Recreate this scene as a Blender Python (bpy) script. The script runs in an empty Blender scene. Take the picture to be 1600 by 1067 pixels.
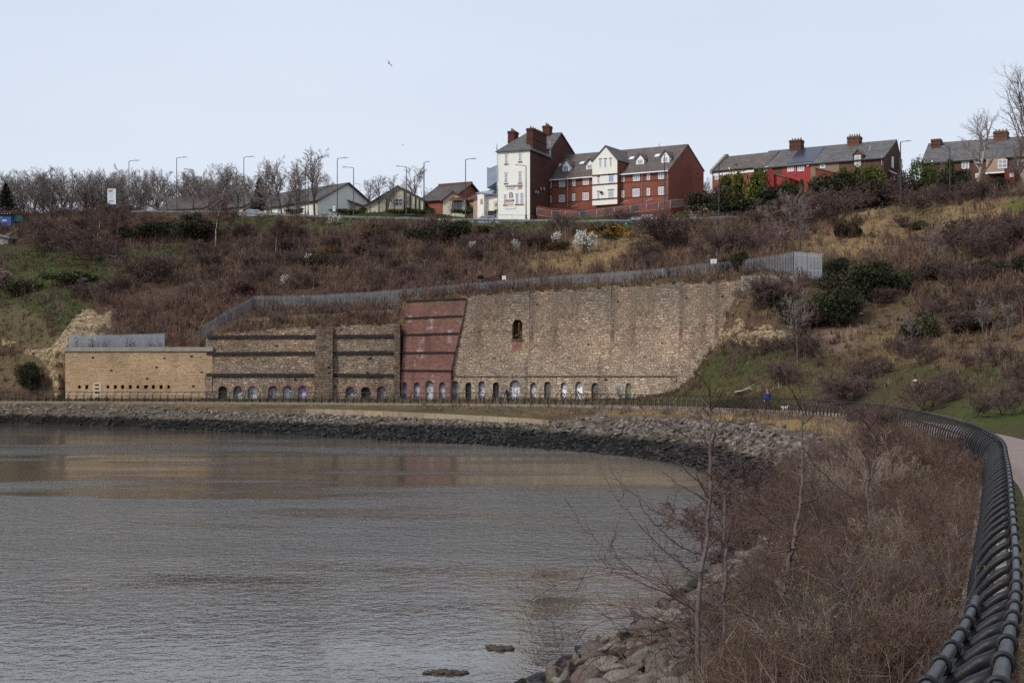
import bpy, bmesh, math, random
import numpy as np
from mathutils import Vector, Matrix, noise as mn
from mathutils.bvhtree import BVHTree

random.seed(7)
RNG = np.random.default_rng(11)
C = bpy.context.scene.collection
SC = bpy.context.scene
FPX, HZ, CZ = 2198.0, 589.0, 5.2          # focal length in photo pixels, horizon row, eye height over the water
R = math.radians

def P(px, py, D):
    return Vector(((px - 800) / FPX * D, D, CZ - (py - HZ) / FPX * D))
def ZY(py, D): return CZ - (py - HZ) / FPX * D
def XP(px, D): return (px - 800) / FPX * D
def proj(x, y, z):
    y = max(y, .1)
    return 800 + FPX * x / y, HZ + FPX * (CZ - z) / y

# ------------------------------------------------------------------ nodes
def nd(t, kind, ins=None, **props):
    n = t.nodes.new(kind)
    for k, v in props.items(): setattr(n, k, v)
    for k, v in (ins or {}).items():
        s = n.inputs[k]
        if isinstance(v, bpy.types.NodeSocket): t.links.new(v, s)
        else: s.default_value = v
    return n
def c4(c): return (c[0], c[1], c[2], 1.0)
def mulc(c, k): return tuple(min(1, x * k) for x in c)
def mix(t, f, a, b, mode='MIX'):
    n = nd(t, 'ShaderNodeMix', data_type='RGBA', blend_type=mode)
    for s, v in (('Factor', f), ('A', a), ('B', b)):
        idx = {'Factor': 0, 'A': 6, 'B': 7}[s]
        if isinstance(v, bpy.types.NodeSocket): t.links.new(v, n.inputs[idx])
        else: n.inputs[idx].default_value = v if s == 'Factor' else c4(v)
    return n.outputs[2]
def mth(t, op, a, b=0.0, clamp=False):
    n = nd(t, 'ShaderNodeMath', operation=op); n.use_clamp = clamp
    for i, v in enumerate((a, b)):
        if isinstance(v, bpy.types.NodeSocket): t.links.new(v, n.inputs[i])
        else: n.inputs[i].default_value = v
    return n.outputs[0]
def ramp(t, f, lo, hi, a=0.0, b=1.0):
    n = nd(t, 'ShaderNodeMapRange', {0: f, 1: lo, 2: hi, 3: a, 4: b}); n.clamp = True
    return n.outputs[0]
def noi(t, vec, scale, detail=4, rough=.55):
    return nd(t, 'ShaderNodeTexNoise', {'Vector': vec, 'Scale': scale, 'Detail': detail, 'Roughness': rough}).outputs[0]
def vscale(t, vec, s):
    return nd(t, 'ShaderNodeVectorMath', {0: vec, 1: s}, operation='MULTIPLY').outputs[0]
def newmat(name):
    m = bpy.data.materials.new(name); m.use_nodes = True
    t = m.node_tree; t.nodes.clear()
    b = nd(t, 'ShaderNodeBsdfPrincipled'); o = nd(t, 'ShaderNodeOutputMaterial', {0: b.outputs[0]})
    return m, t, b
def coords(t, kind='Object'):
    return nd(t, 'ShaderNodeTexCoord').outputs[kind]
def setb(t, b, col=None, rough=None, bump=None, bstr=.5, bdist=.1, metal=None, spec=None):
    for k, v in (('Base Color', col), ('Roughness', rough), ('Metallic', metal), ('Specular IOR Level', spec)):
        if v is None: continue
        if isinstance(v, bpy.types.NodeSocket): t.links.new(v, b.inputs[k])
        else: b.inputs[k].default_value = c4(v) if k == 'Base Color' else v
    if bump is not None:
        n = nd(t, 'ShaderNodeBump', {'Height': bump, 'Strength': bstr, 'Distance': bdist})
        t.links.new(n.outputs[0], b.inputs['Normal'])

def m_plain(name, col, rough=.7, var=.25, scale=3.0, bstr=.2, metal=0, spec=.3):
    m, t, b = newmat(name); v = coords(t)
    n = noi(t, v, scale, 6); n2 = noi(t, v, scale * 7, 3)
    k = mth(t, 'ADD', mth(t, 'MULTIPLY', n, .7), mth(t, 'MULTIPLY', n2, .3))
    c = mix(t, ramp(t, k, .3, .7), mulc(col, 1 - var), mulc(col, 1 + var))
    setb(t, b, c, rough, n2, bstr, .03, metal, spec)
    return m
def m_vcol(name, rough=.85, var=.2, scale=4.0, spec=.15, trans=0.0):
    m, t, b = newmat(name); v = coords(t)
    a = nd(t, 'ShaderNodeAttribute', attribute_name='Col').outputs[0]
    n = noi(t, v, scale, 4)
    c = mix(t, 1.0, a, mix(t, ramp(t, n, .3, .7), (1 - var,) * 3, (1 + var,) * 3), 'MULTIPLY')
    setb(t, b, c, rough, spec=spec)
    return m
def m_masonry(name, cols, bw, bh, mortar, stain=.5, hole=0.0, jitter=.10, bump=.8, white=0.0, hue=None, topstain=0.0):
    """coursed stone or brick read from the wall's own x / z axes"""
    m, t, b = newmat(name); v = coords(t)
    s = nd(t, 'ShaderNodeSeparateXYZ', {0: v})
    xz = nd(t, 'ShaderNodeCombineXYZ', {0: s.outputs[0], 1: s.outputs[2], 2: s.outputs[1]}).outputs[0]
    wob = nd(t, 'ShaderNodeTexNoise', {'Vector': xz, 'Scale': 1.3, 'Detail': 3}).outputs[1]
    wob2 = nd(t, 'ShaderNodeTexNoise', {'Vector': xz, 'Scale': .25, 'Detail': 2}).outputs[1]
    off = nd(t, 'ShaderNodeVectorMath', {0: wob, 1: (.5, .5, .5)}, operation='SUBTRACT').outputs[0]
    off2 = nd(t, 'ShaderNodeVectorMath', {0: wob2, 1: (.5, .5, .5)}, operation='SUBTRACT').outputs[0]
    xv = nd(t, 'ShaderNodeVectorMath', {0: xz, 1: vscale(t, off, (jitter * 4, jitter * 2.2, 0))}, operation='ADD').outputs[0]
    xv = nd(t, 'ShaderNodeVectorMath', {0: xv, 1: vscale(t, off2, (jitter * 6, jitter * 5, 0))}, operation='ADD').outputs[0]
    br = nd(t, 'ShaderNodeTexBrick', {'Vector': xv, 'Color1': c4((0, 0, 0)), 'Color2': c4((1, 1, 1)), 'Mortar': c4((.5, .5, .5)), 'Scale': 1.0,
            'Mortar Size': mortar, 'Mortar Smooth': .3, 'Bias': 0.0, 'Brick Width': bw, 'Row Height': bh}, offset=.5, squash=.8, squash_frequency=3)
    cell = mth(t, 'ADD', br.outputs[0], 0)
    vor = nd(t, 'ShaderNodeTexVoronoi', {'Vector': vscale(t, xv, (1 / bw, 1 / bh, 1)), 'Scale': .8}, feature='F1')
    vc = nd(t, 'ShaderNodeSeparateColor', {0: vor.outputs[1]})
    k = mth(t, 'ADD', mth(t, 'MULTIPLY', cell, .55), mth(t, 'MULTIPLY', vc.outputs[0], .45))
    rp = nd(t, 'ShaderNodeValToRGB', {0: k}); e = rp.color_ramp.elements
    while len(e) < len(cols): e.new(.5)
    for i, c in enumerate(cols):
        e[i].position = i / (len(cols) - 1); e[i].color = c4(c)
    c = rp.outputs[0]
    big = noi(t, xz, .16, 5, .6)
    c = mix(t, ramp(t, big, .35, .68), c, mix(t, 1.0, c, (.62, .60, .60), 'MULTIPLY'))
    mo = mth(t, 'MULTIPLY', br.outputs[1], .8)
    c = mix(t, mo, c, mulc(cols[0], .55))
    st = noi(t, vscale(t, xz, (.9, .10, 1)), 1.0, 5, .62)
    c = mix(t, mth(t, 'MULTIPLY', ramp(t, st, .52, .70), stain), c, (.055, .048, .042))
    if topstain:        # soot and run-off streaks that start at the broken top
        s2 = noi(t, vscale(t, xz, (.55, .045, 1)), 1.0, 6, .66)
        zt = ramp(t, mth(t, 'ADD', s.outputs[2], mth(t, 'MULTIPLY', mth(t, 'SUBTRACT', s2, .5), 16.0)), 5.5, 13.0)
        c = mix(t, mth(t, 'MULTIPLY', zt, topstain), c, (.075, .062, .055))
        wm = noi(t, xz, .11, 3, .5)
        c = mix(t, mth(t, 'MULTIPLY', ramp(t, wm, .45, .65), .35), c, mix(t, 1.0, c, (1.25, .95, .70), 'MULTIPLY'))
    if white:
        wn = noi(t, xz, .55, 6, .7)
        c = mix(t, mth(t, 'MULTIPLY', ramp(t, wn, .56, .68), white), c, (.46, .42, .40))
    if hole:
        hn = nd(t, 'ShaderNodeTexVoronoi', {'Vector': vscale(t, xv, (.9, 1.5, 1)), 'Scale': 1.0, 'Randomness': 1.0})
        hc = nd(t, 'ShaderNodeSeparateColor', {0: hn.outputs[1]})
        h = mth(t, 'MULTIPLY', mth(t, 'LESS_THAN', hc.outputs[0], hole), mth(t, 'LESS_THAN', hn.outputs[0], .20))
        c = mix(t, h, c, (.028, .018, .014))
    fine = noi(t, xz, 9, 5, .7)
    c = mix(t, 1.0, c, mix(t, ramp(t, fine, .25, .75), (.66, .66, .66), (1.3, 1.28, 1.25)), 'MULTIPLY')
    hgt = mth(t, 'ADD', mth(t, 'MULTIPLY', br.outputs[1], -.6), mth(t, 'ADD', mth(t, 'MULTIPLY', k, .5), mth(t, 'MULTIPLY', fine, .5)))
    setb(t, b, c, .9, hgt, bump, .12, spec=.1)
    return m
def m_roof(name, c1, c2, course=.32, moss=.3):
    m, t, b = newmat(name); v = coords(t)
    s = nd(t, 'ShaderNodeSeparateXYZ', {0: v})
    w = nd(t, 'ShaderNodeTexBrick', {'Vector': nd(t, 'ShaderNodeCombineXYZ', {0: s.outputs[0], 1: s.outputs[2], 2: 0.0}).outputs[0],
           'Color1': c4(c1), 'Color2': c4(c2), 'Mortar': c4(mulc(c1, .45)), 'Scale': 1.0, 'Mortar Size': .02, 'Brick Width': .5, 'Row Height': course})
    n = noi(t, v, .45, 6, .65)
    c = mix(t, 1.0, w.outputs[0], mix(t, ramp(t, n, .3, .7), (.7, .7, .7), (1.3, 1.25, 1.2)), 'MULTIPLY')
    n2 = noi(t, v, 1.3, 5, .7)
    c = mix(t, mth(t, 'MULTIPLY', ramp(t, n2, .55, .72), moss), c, (.14, .10, .05))
    setb(t, b, c, .65, w.outputs[1], .3, .02, spec=.3)
    return m

# ------------------------------------------------------------------ meshes
def link(o, parent=None, label=None, cat=None, group=None, kind=None):
    C.objects.link(o)
    if parent is not None: o.parent = parent
    return tag(o, label, cat, group, kind)
def tag(o, label=None, cat=None, group=None, kind=None):
    for k, v in (('label', label), ('category', cat), ('group', group), ('kind', kind)):
        if v is not None: o[k] = v
    return o
def empty(name, loc, rz=0, label=None, cat=None, group=None):
    o = bpy.data.objects.new(name, None); o.empty_display_size = .3
    o.location = loc; o.rotation_euler = (0, 0, rz)
    return link(o, None, label, cat, group)
def np_mesh(name, V, F, mats, cols=None, smooth=False, mi=None):
    """V (n,3), F (m,k) all faces of k corners"""
    V = np.asarray(V, np.float32); F = np.asarray(F, np.int32)
    me = bpy.data.meshes.new(name)
    me.vertices.add(len(V)); me.vertices.foreach_set('co', V.ravel())
    k = F.shape[1]
    me.loops.add(F.size); me.loops.foreach_set('vertex_index', F.ravel())
    me.polygons.add(len(F)); me.polygons.foreach_set('loop_start', np.arange(0, F.size, k, dtype=np.int32))
    me.polygons.foreach_set('loop_total', np.full(len(F), k, np.int32))
    if smooth: me.polygons.foreach_set('use_smooth', np.ones(len(F), bool))
    for m in (mats if isinstance(mats, (list, tuple)) else [mats]): me.materials.append(m)
    if mi is not None: me.polygons.foreach_set('material_index', np.asarray(mi, np.int32))
    if cols is not None:
        a = me.color_attributes.new('Col', 'FLOAT_COLOR', 'POINT')
        cc = np.ones((len(V), 4), np.float32); cc[:, :3] = cols
        a.data.foreach_set('color', cc.ravel())
    me.update(calc_edges=True); me.validate()
    return me
class MB:
    def __init__(s): s.v = []; s.f = []; s.m = []; s.sm = []
    def add(s, vs, fs, mi=0, smooth=False):
        o = len(s.v); s.v += [tuple(v) for v in vs]
        for f in fs: s.f.append([i + o for i in f]); s.m.append(mi); s.sm.append(smooth)
        return s
    def poly(s, vs, mi=0): return s.add(vs, [list(range(len(vs)))], mi)
    def box(s, x0, x1, y0, y1, z0, z1, mi=0):
        return s.add([(x0,y0,z0),(x1,y0,z0),(x1,y1,z0),(x0,y1,z0),(x0,y0,z1),(x1,y0,z1),(x1,y1,z1),(x0,y1,z1)],
              [(3,2,1,0),(4,5,6,7),(0,1,5,4),(1,2,6,5),(2,3,7,6),(3,0,4,7)], mi)
    def tube(s, pts, rad, n=6, mi=0, cap=True, smooth=True):
        pts = [Vector(p) for p in pts]; k = len(pts)
        if not hasattr(rad, '__len__'): rad = [rad] * k
        vs = []; prev = None
        for i, p in enumerate(pts):
            d = (pts[min(i + 1, k - 1)] - pts[max(i - 1, 0)])
            d = d.normalized() if d.length > 1e-9 else Vector((0, 0, 1))
            if prev is None:
                a = d.cross(Vector((0, 0, 1)) if abs(d.z) < .9 else Vector((1, 0, 0))).normalized()
            else:
                a = prev - d * prev.dot(d)
                a = a.normalized() if a.length > 1e-6 else d.orthogonal().normalized()
            prev = a; b = d.cross(a)
            for j in range(n):
                t = 2 * math.pi * j / n
                vs.append(p + (a * math.cos(t) + b * math.sin(t)) * rad[i])
        fs = [(i*n + j, i*n + (j+1) % n, (i+1)*n + (j+1) % n, (i+1)*n + j) for i in range(k - 1) for j in range(n)]
        if cap: fs += [tuple(reversed(range(n))), tuple(range((k-1)*n, k*n))]
        return s.add(vs, fs, mi, smooth)
    def prism(s, poly, axis, a, b, mi=0):
        """polygon in the two other axes extruded along axis ('x','y','z') from a to b"""
        def mk(q, h):
            return {'x': (h, q[0], q[1]), 'y': (q[0], h, q[1]), 'z': (q[0], q[1], h)}[axis]
        n = len(poly)
        vs = [mk(q, a) for q in poly] + [mk(q, b) for q in poly]
        fs = [tuple(range(n)), tuple(range(2*n - 1, n - 1, -1))] + [(i, i + n, (i+1) % n + n, (i+1) % n) for i in range(n)]
        return s.add(vs, fs, mi)
    def ell(s, c, r, nu=10, nv=6, mi=0):
        vs = []; fs = []
        for i in range(nv + 1):
            a = math.pi * i / nv
            for j in range(nu):
                b = 2 * math.pi * j / nu
                vs.append((c[0] + r[0]*math.sin(a)*math.cos(b), c[1] + r[1]*math.sin(a)*math.sin(b), c[2] + r[2]*math.cos(a)))
        for i in range(nv):
            for j in range(nu): fs.append((i*nu + j, (i+1)*nu + j, (i+1)*nu + (j+1) % nu, i*nu + (j+1) % nu))
        return s.add(vs, fs, mi, True)
    def mesh(s, name, mats):
        me = bpy.data.meshes.new(name)
        me.from_pydata([tuple(map(float, v)) for v in s.v], [], s.f)
        for m in (mats if isinstance(mats, (list, tuple)) else [mats]): me.materials.append(m)
        me.polygons.foreach_set('material_index', s.m); me.polygons.foreach_set('use_smooth', s.sm)
        me.update()
        bm = bmesh.new(); bm.from_mesh(me)
        bmesh.ops.recalc_face_normals(bm, faces=bm.faces); bm.to_mesh(me); bm.free()
        return me
    def build(s, name, mats, parent=None, **kw):
        return link(bpy.data.objects.new(name, s.mesh(name, mats)), parent, **kw)
def seg_mesh(segs, n=3):
    """segs: array (m,8) p0 p1 r0 r1 -> tapered n-sided prisms"""
    S = np.asarray(segs, float)
    p0, p1, r0, r1 = S[:, 0:3], S[:, 3:6], S[:, 6], S[:, 7]
    d = p1 - p0; d /= np.maximum(np.linalg.norm(d, axis=1, keepdims=True), 1e-9)
    h = np.where(np.abs(d[:, 2:3]) < .9, np.array([[0, 0, 1.]]), np.array([[1., 0, 0]]))
    a = np.cross(d, h); a /= np.linalg.norm(a, axis=1, keepdims=True); b = np.cross(d, a)
    m = len(S); V = np.zeros((m, 2 * n, 3))
    for j in range(n):
        t = 2 * math.pi * j / n; o = a * math.cos(t) + b * math.sin(t)
        V[:, j] = p0 + o * r0[:, None]; V[:, n + j] = p1 + o * r1[:, None]
    base = np.arange(m)[:, None] * 2 * n
    F = np.concatenate([base + np.array([[j, (j+1) % n, n + (j+1) % n, n + j]]) for j in range(n)], 1).reshape(-1, 4)
    return V.reshape(-1, 3), F
def catmull(pts, t):
    n = len(pts); i = int(max(0, min(n - 2, math.floor(t)))); u = t - i
    g = lambda k: np.asarray(pts[max(0, min(n - 1, k))], float)
    p0, p1, p2, p3 = g(i-1), g(i), g(i+1), g(i+2)
    return .5 * ((2*p1) + (p2 - p0)*u + (2*p0 - 5*p1 + 4*p2 - p3)*u*u + (3*p1 - p0 - 3*p2 + p3)*u**3)
def fbm(x, y, z=0.0, o=4): return mn.fractal(Vector((x, y, z)), 1.0, 2.0, o)
# ------------------------------------------------------------------ materials
MT = {}
MT['tan_stone'] = m_masonry('tan_stone', [(.41,.275,.155),(.52,.365,.22),(.60,.44,.285),(.45,.30,.17),(.63,.48,.325)], .62, .20, .012, stain=.22, hole=.30, jitter=.05, bump=.8)
MT['kiln_stone'] = m_masonry('kiln_stone', [(.12,.095,.08),(.255,.19,.14),(.42,.32,.225),(.24,.19,.155),(.54,.44,.325),(.33,.22,.15)], .58, .27, .03, stain=.42, hole=.14, jitter=.24, bump=1.0, topstain=.35)
MT['kiln_dark'] = m_masonry('kiln_dark', [(.10,.075,.06),(.18,.135,.10),(.27,.20,.145),(.15,.115,.09),(.34,.26,.18)], .62, .30, .03, stain=.6, hole=.10, jitter=.13, bump=1.0)
MT['big_stone'] = m_masonry('big_stone', [(.175,.14,.112),(.36,.275,.20),(.53,.415,.30),(.31,.25,.20),(.64,.525,.40),(.45,.32,.215)], .60, .27, .028, stain=.50, hole=.14, jitter=.24, bump=1.0, white=.12, topstain=.62)
MT['kiln_brick'] = m_masonry('kiln_brick', [(.18,.095,.082),(.275,.135,.112),(.33,.185,.158),(.22,.118,.10)], .34, .15, .012, stain=.6, hole=0, jitter=.05, bump=.5, white=.75, topstain=.35)
MT['rubble'] = m_masonry('rubble', [(.10,.075,.06),(.30,.23,.16),(.46,.38,.28),(.18,.13,.10),(.55,.46,.35)], .8, .36, .05, stain=.25, hole=.3, jitter=.16, bump=1.0)
MT['house_brick'] = m_masonry('house_brick', [(.23,.082,.056),(.28,.10,.069),(.32,.115,.08),(.25,.09,.062)], .24, .09, .008, stain=.05, jitter=.0, bump=.1)
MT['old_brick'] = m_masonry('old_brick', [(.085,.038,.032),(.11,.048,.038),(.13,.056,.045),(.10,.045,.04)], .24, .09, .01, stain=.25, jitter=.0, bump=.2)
MT['terrace_brick'] = m_masonry('terrace_brick', [(.11,.06,.046),(.15,.08,.06),(.18,.10,.075),(.13,.07,.055)], .24, .09, .01, stain=.18, jitter=.0, bump=.2)
MT['garden_brick'] = m_masonry('garden_brick', [(.17,.05,.036),(.21,.062,.045),(.24,.075,.055),(.19,.056,.04)], .24, .09, .01, stain=.15, jitter=.0, bump=.1)
MT['white_render'] = m_plain('white_render', (.74,.73,.66), .8, .06, .8, .1)
MT['cream_render'] = m_plain('cream_render', (.60,.54,.42), .8, .08, .8, .1)
MT['pink_stone'] = m_plain('pink_stone', (.36,.25,.19), .85, .12, 1.2, .1)
MT['red_paint'] = m_plain('red_paint', (.29,.026,.028), .6, .1, 1, .05)
MT['slate'] = m_roof('slate', (.085,.082,.085), (.12,.115,.115), .3, .25)
MT['brown_tile'] = m_roof('brown_tile', (.085,.068,.06), (.12,.098,.085), .42, .35)
MT['dark_tile'] = m_roof('dark_tile', (.06,.05,.046), (.085,.072,.064), .36, .25)
MT['red_tile'] = m_roof('red_tile', (.13,.05,.038), (.17,.065,.048), .36, .2)
MT['glass'] = m_plain('glass', (.10,.12,.15), .06, .5, 1.7, .0, spec=.8)
MT['net_glass'] = m_plain('net_glass', (.34,.36,.42), .15, .3, 1.5, .0, spec=.6)
MT['pink_blind'] = m_plain('pink_blind', (.50,.28,.36), .4, .15, 2, .0)
MT['blue_blind'] = m_plain('blue_blind', (.20,.20,.45), .4, .15, 2, .0)
MT['white_frame'] = m_plain('white_frame', (.80,.80,.79), .45, .04, 3, .05)
MT['grey_lead'] = m_plain('grey_lead', (.36,.37,.38), .55, .15, 2, .1)
MT['dark_wood'] = m_plain('dark_wood', (.035,.028,.024), .8, .3, 4, .3)
MT['timber'] = m_plain('timber', (.028,.025,.023), .9, .4, 3, .4)
MT['pale_timber'] = m_masonry('pale_timber', [(.29,.23,.15),(.36,.29,.20),(.41,.33,.23)], 1.0, 1.2, .02, stain=.6, jitter=.0, bump=.2)
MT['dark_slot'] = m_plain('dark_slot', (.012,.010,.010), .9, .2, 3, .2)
MT['chimney_pot'] = m_plain('chimney_pot', (.42,.30,.20), .8, .2, 3, .1)
MT['black_metal'] = m_plain('black_metal', (.011,.0115,.013), .5, .35, 5, .12, metal=.0, spec=.3)
MT['rail_metal'] = m_plain('rail_metal', (.032,.034,.040), .36, .6, 7, .15, metal=.2, spec=.45)
MT['lamp_black'] = m_plain('lamp_black', (.022,.022,.025), .5, .2, 3, .05)
MT['lamp_grey'] = m_plain('lamp_grey', (.30,.31,.33), .5, .1, 3, .05)
MT['galv'] = m_plain('galv', (.19,.20,.21), .6, .3, 1.2, .1, metal=.2)
MT['galv_bright'] = m_plain('galv_bright', (.33,.355,.39), .42, .15, 1.0, .1, metal=.35)
MT['concrete'] = m_plain('concrete', (.25,.235,.20), .9, .3, 1.6, .3)
MT['coping'] = m_plain('coping', (.21,.185,.16), .9, .35, 2.2, .35)
MT['tarmac'] = m_plain('tarmac', (.05,.05,.052), .9, .2, 2, .2)
MT['path'] = m_plain('path', (.205,.150,.132), .9, .16, 1.1, .25)
MT['kerb'] = m_plain('kerb', (.20,.17,.13), .9, .25, 1.5, .2)
MT['sign_white'] = m_plain('sign_white', (.62,.64,.68), .5, .06, 2, .02)
MT['sign_dark'] = m_plain('sign_dark', (.10,.10,.09), .6, .1, 2, .02)
MT['sign_yellow'] = m_plain('sign_yellow', (.20,.17,.02), .6, .2, 2, .02)
MT['sign_grey'] = m_plain('sign_grey', (.36,.38,.42), .6, .1, 2, .02)
MT['solar'] = m_plain('solar', (.028,.028,.05), .25, .2, 1, .0, spec=.5)
MT['solar_pale'] = m_plain('solar_pale', (.22,.25,.34), .3, .2, 1, .0, spec=.5)
MT['bark'] = m_plain('bark', (.085,.068,.06), .9, .3, 6, .4)
MT['pale_bark'] = m_plain('pale_bark', (.30,.26,.22), .85, .3, 4, .3)
MT['birch_bark'] = m_plain('birch_bark', (.34,.29,.26), .8, .35, 3, .2)
MT['twig'] = m_plain('twig', (.225,.185,.165), .9, .3, 3, 0)
MT['twig_pale'] = m_plain('twig_pale', (.20,.165,.145), .9, .25, 3, 0)
MT['thicket_brown'] = m_plain('thicket_brown', (.125,.078,.057), .85, .35, 9, 0)
MT['thicket_red'] = m_plain('thicket_red', (.10,.054,.042), .85, .35, 9, 0)
MT['thicket_grey'] = m_plain('thicket_grey', (.26,.20,.155), .85, .35, 9, 0)
MT['twig_brown'] = m_plain('twig_brown', (.125,.082,.07), .9, .3, 3, 0)
MT['twig_red'] = m_plain('twig_red', (.10,.055,.048), .9, .3, 3, 0)
MT['sapling_bark'] = m_plain('sapling_bark', (.115,.09,.082), .75, .4, 14, .3)
MT['sapling_twig'] = m_plain('sapling_twig', (.075,.038,.035), .7, .4, 9, .1)
MT['bud'] = m_plain('bud', (.14,.15,.03), .8, .3, 9, 0)
MT['blossom'] = m_plain('blossom', (.74,.72,.66), .8, .12, 3, 0)
MT['blonde'] = m_plain('blonde', (.30,.22,.18), .8, .2, 3, 0)
MT['veg'] = m_vcol('veg', .9, .28, 1.1)
MT['rock'] = m_vcol('rock', .9, .45, 1.7, .2)
MT['skin'] = m_plain('skin', (.45,.25,.19), .6, .08, 5, 0)
MT['navy'] = m_plain('navy', (.012,.030,.15), .8, .2, 5, .1)
MT['cloth_black'] = m_plain('cloth_black', (.010,.010,.014), .85, .3, 5, .1)
MT['cloth_dark'] = m_plain('cloth_dark', (.022,.024,.035), .85, .3, 5, .1)
MT['hat_pink'] = m_plain('hat_pink', (.42,.09,.12), .85, .2, 8, .1)
MT['shoe_teal'] = m_plain('shoe_teal', (.16,.34,.30), .7, .2, 8, .1)
MT['fur_white'] = m_plain('fur_white', (.62,.57,.52), .9, .15, 8, .2)
MT['gull_grey'] = m_plain('gull_grey', (.10,.10,.11), .8, .2, 8, 0)
MT['gull_white'] = m_plain('gull_white', (.62,.63,.66), .8, .1, 8, 0)
MT['blue_board'] = m_plain('blue_board', (.035,.085,.28), .7, .25, 2, .1)
MT['green_board'] = m_plain('green_board', (.06,.22,.16), .7, .2, 2, .1)
MT['corrugated'] = m_plain('corrugated', (.30,.30,.30), .7, .2, 1, .1)
MT['car_silver'] = m_plain('car_silver', (.42,.45,.48), .25, .05, 2, 0, metal=.6)
MT['car_dark'] = m_plain('car_dark', (.05,.055,.07), .22, .05, 2, 0, metal=.3)
MT['tyre'] = m_plain('tyre', (.015,.015,.015), .9, .2, 6, .2)
MT['litter'] = m_plain('litter', (.70,.70,.70), .6, .1, 6, .1)

def graffiti(name, ground, paint, paint2, amount, seed):
    m, t, b = newmat(name); v = coords(t)
    s = nd(t, 'ShaderNodeSeparateXYZ', {0: v})
    xz = nd(t, 'ShaderNodeCombineXYZ', {0: s.outputs[0], 1: s.outputs[2], 2: float(seed)}).outputs[0]
    br = nd(t, 'ShaderNodeTexBrick', {'Vector': xz, 'Color1': c4(mulc(ground, .85)), 'Color2': c4(mulc(ground, 1.15)), 'Mortar': c4(mulc(ground, .6)), 'Scale': 1.0, 'Mortar Size': .02, 'Brick Width': .45, 'Row Height': .22})
    n = noi(t, xz, 1.1, 2); w = nd(t, 'ShaderNodeTexWave', {'Vector': xz, 'Scale': 1.3, 'Distortion': 9.0, 'Detail': 2.0, 'Detail Scale': 1.6}, wave_type='RINGS')
    blob = ramp(t, n, .62 - amount * .3, .66 - amount * .3)
    line = mth(t, 'LESS_THAN', w.outputs[1], .25)
    pc = mix(t, line, paint, paint2); blob = mth(t, 'MULTIPLY', blob, ramp(t, mth(t, 'ADD', s.outputs[2], mth(t, 'MULTIPLY', n, .8)), 2.25, 1.95))  # paint stops at reach height; the darker head also imitates the recess shadow
    c = mix(t, blob, br.outputs[0], pc)
    setb(t, b, c, .8, br.outputs[1], .2, .02, spec=.2)
    return m
GR = [graffiti('infill_grey', (.13,.13,.14), (.34,.35,.38), (.10,.10,.11), .4, 1), graffiti('infill_white', (.20,.20,.21), (.62,.63,.66), (.24,.24,.26), 1.0, 2),
      graffiti('infill_purple', (.16,.14,.17), (.40,.26,.46), (.55,.50,.58), .9, 3), graffiti('infill_green', (.11,.11,.10), (.15,.17,.085), (.09,.09,.08), .5, 4),
      graffiti('infill_whitest', (.30,.30,.31), (.78,.78,.80), (.05,.05,.06), 1.3, 5), graffiti('infill_pale', (.16,.165,.18), (.42,.44,.52), (.20,.20,.22), .9, 8),
      graffiti('arch_dark', (.035,.034,.033), (.06,.06,.06), (.03,.03,.03), .3, 7)]

# terrain: painted ground-cover colour per vertex, broken up by noise
def m_terrain():
    m, t, b = newmat('hillside'); v = coords(t)
    a = nd(t, 'ShaderNodeAttribute', attribute_name='Col').outputs[0]
    n1 = noi(t, v, .35, 6, .65); n2 = noi(t, v, 2.2, 5, .7); n3 = noi(t, vscale(t, v, (9, 9, 3)), 1.0, 3, .7)
    c = mix(t, 1.0, a, mix(t, ramp(t, n2, .3, .7), (.55, .56, .58), (1.45, 1.4, 1.3)), 'MULTIPLY')
    c = mix(t, mth(t, 'MULTIPLY', ramp(t, n1, .5, .68), .45), c, (.055, .040, .032))
    c = mix(t, 1.0, c, mix(t, ramp(t, n3, .3, .7), (.7, .7, .7), (1.3, 1.3, 1.25)), 'MULTIPLY')
    setb(t, b, c, .95, mth(t, 'ADD', mth(t, 'MULTIPLY', n2, 1.0), mth(t, 'MULTIPLY', n3, .4)), .9, .3, spec=.05)
    return m
MT['hill'] = m_terrain()
def m_rocklike(name, c1, c2, c3):
    m, t, b = newmat(name); v = coords(t)
    n = noi(t, vscale(t, v, (1, 1, 2.2)), .8, 8, .68); n2 = noi(t, v, 3.0, 6, .7)
    c = mix(t, ramp(t, n, .36, .62), c1, c2); c = mix(t, ramp(t, n2, .52, .66), c, c3)
    cr = nd(t, 'ShaderNodeTexVoronoi', {'Vector': nd(t, 'ShaderNodeVectorMath', {0: vscale(t, v, (.9, .9, 1.5)), 1: vscale(t, nd(t, 'ShaderNodeTexNoise', {'Vector': v, 'Scale': 1.2}).outputs[1], (.7, .7, .7))}, operation='ADD').outputs[0], 'Scale': .9}, feature='DISTANCE_TO_EDGE').outputs[0]
    c = mix(t, ramp(t, cr, .07, .0), c, (.035, .027, .020))
    setb(t, b, c, .95, mth(t, 'ADD', n, mth(t, 'MULTIPLY', n2, .5)), 1.0, .5, spec=.1)
    return m
MT['cliff'] = m_rocklike('cliff', (.19,.135,.08), (.45,.34,.20), (.06,.045,.032))
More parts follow.
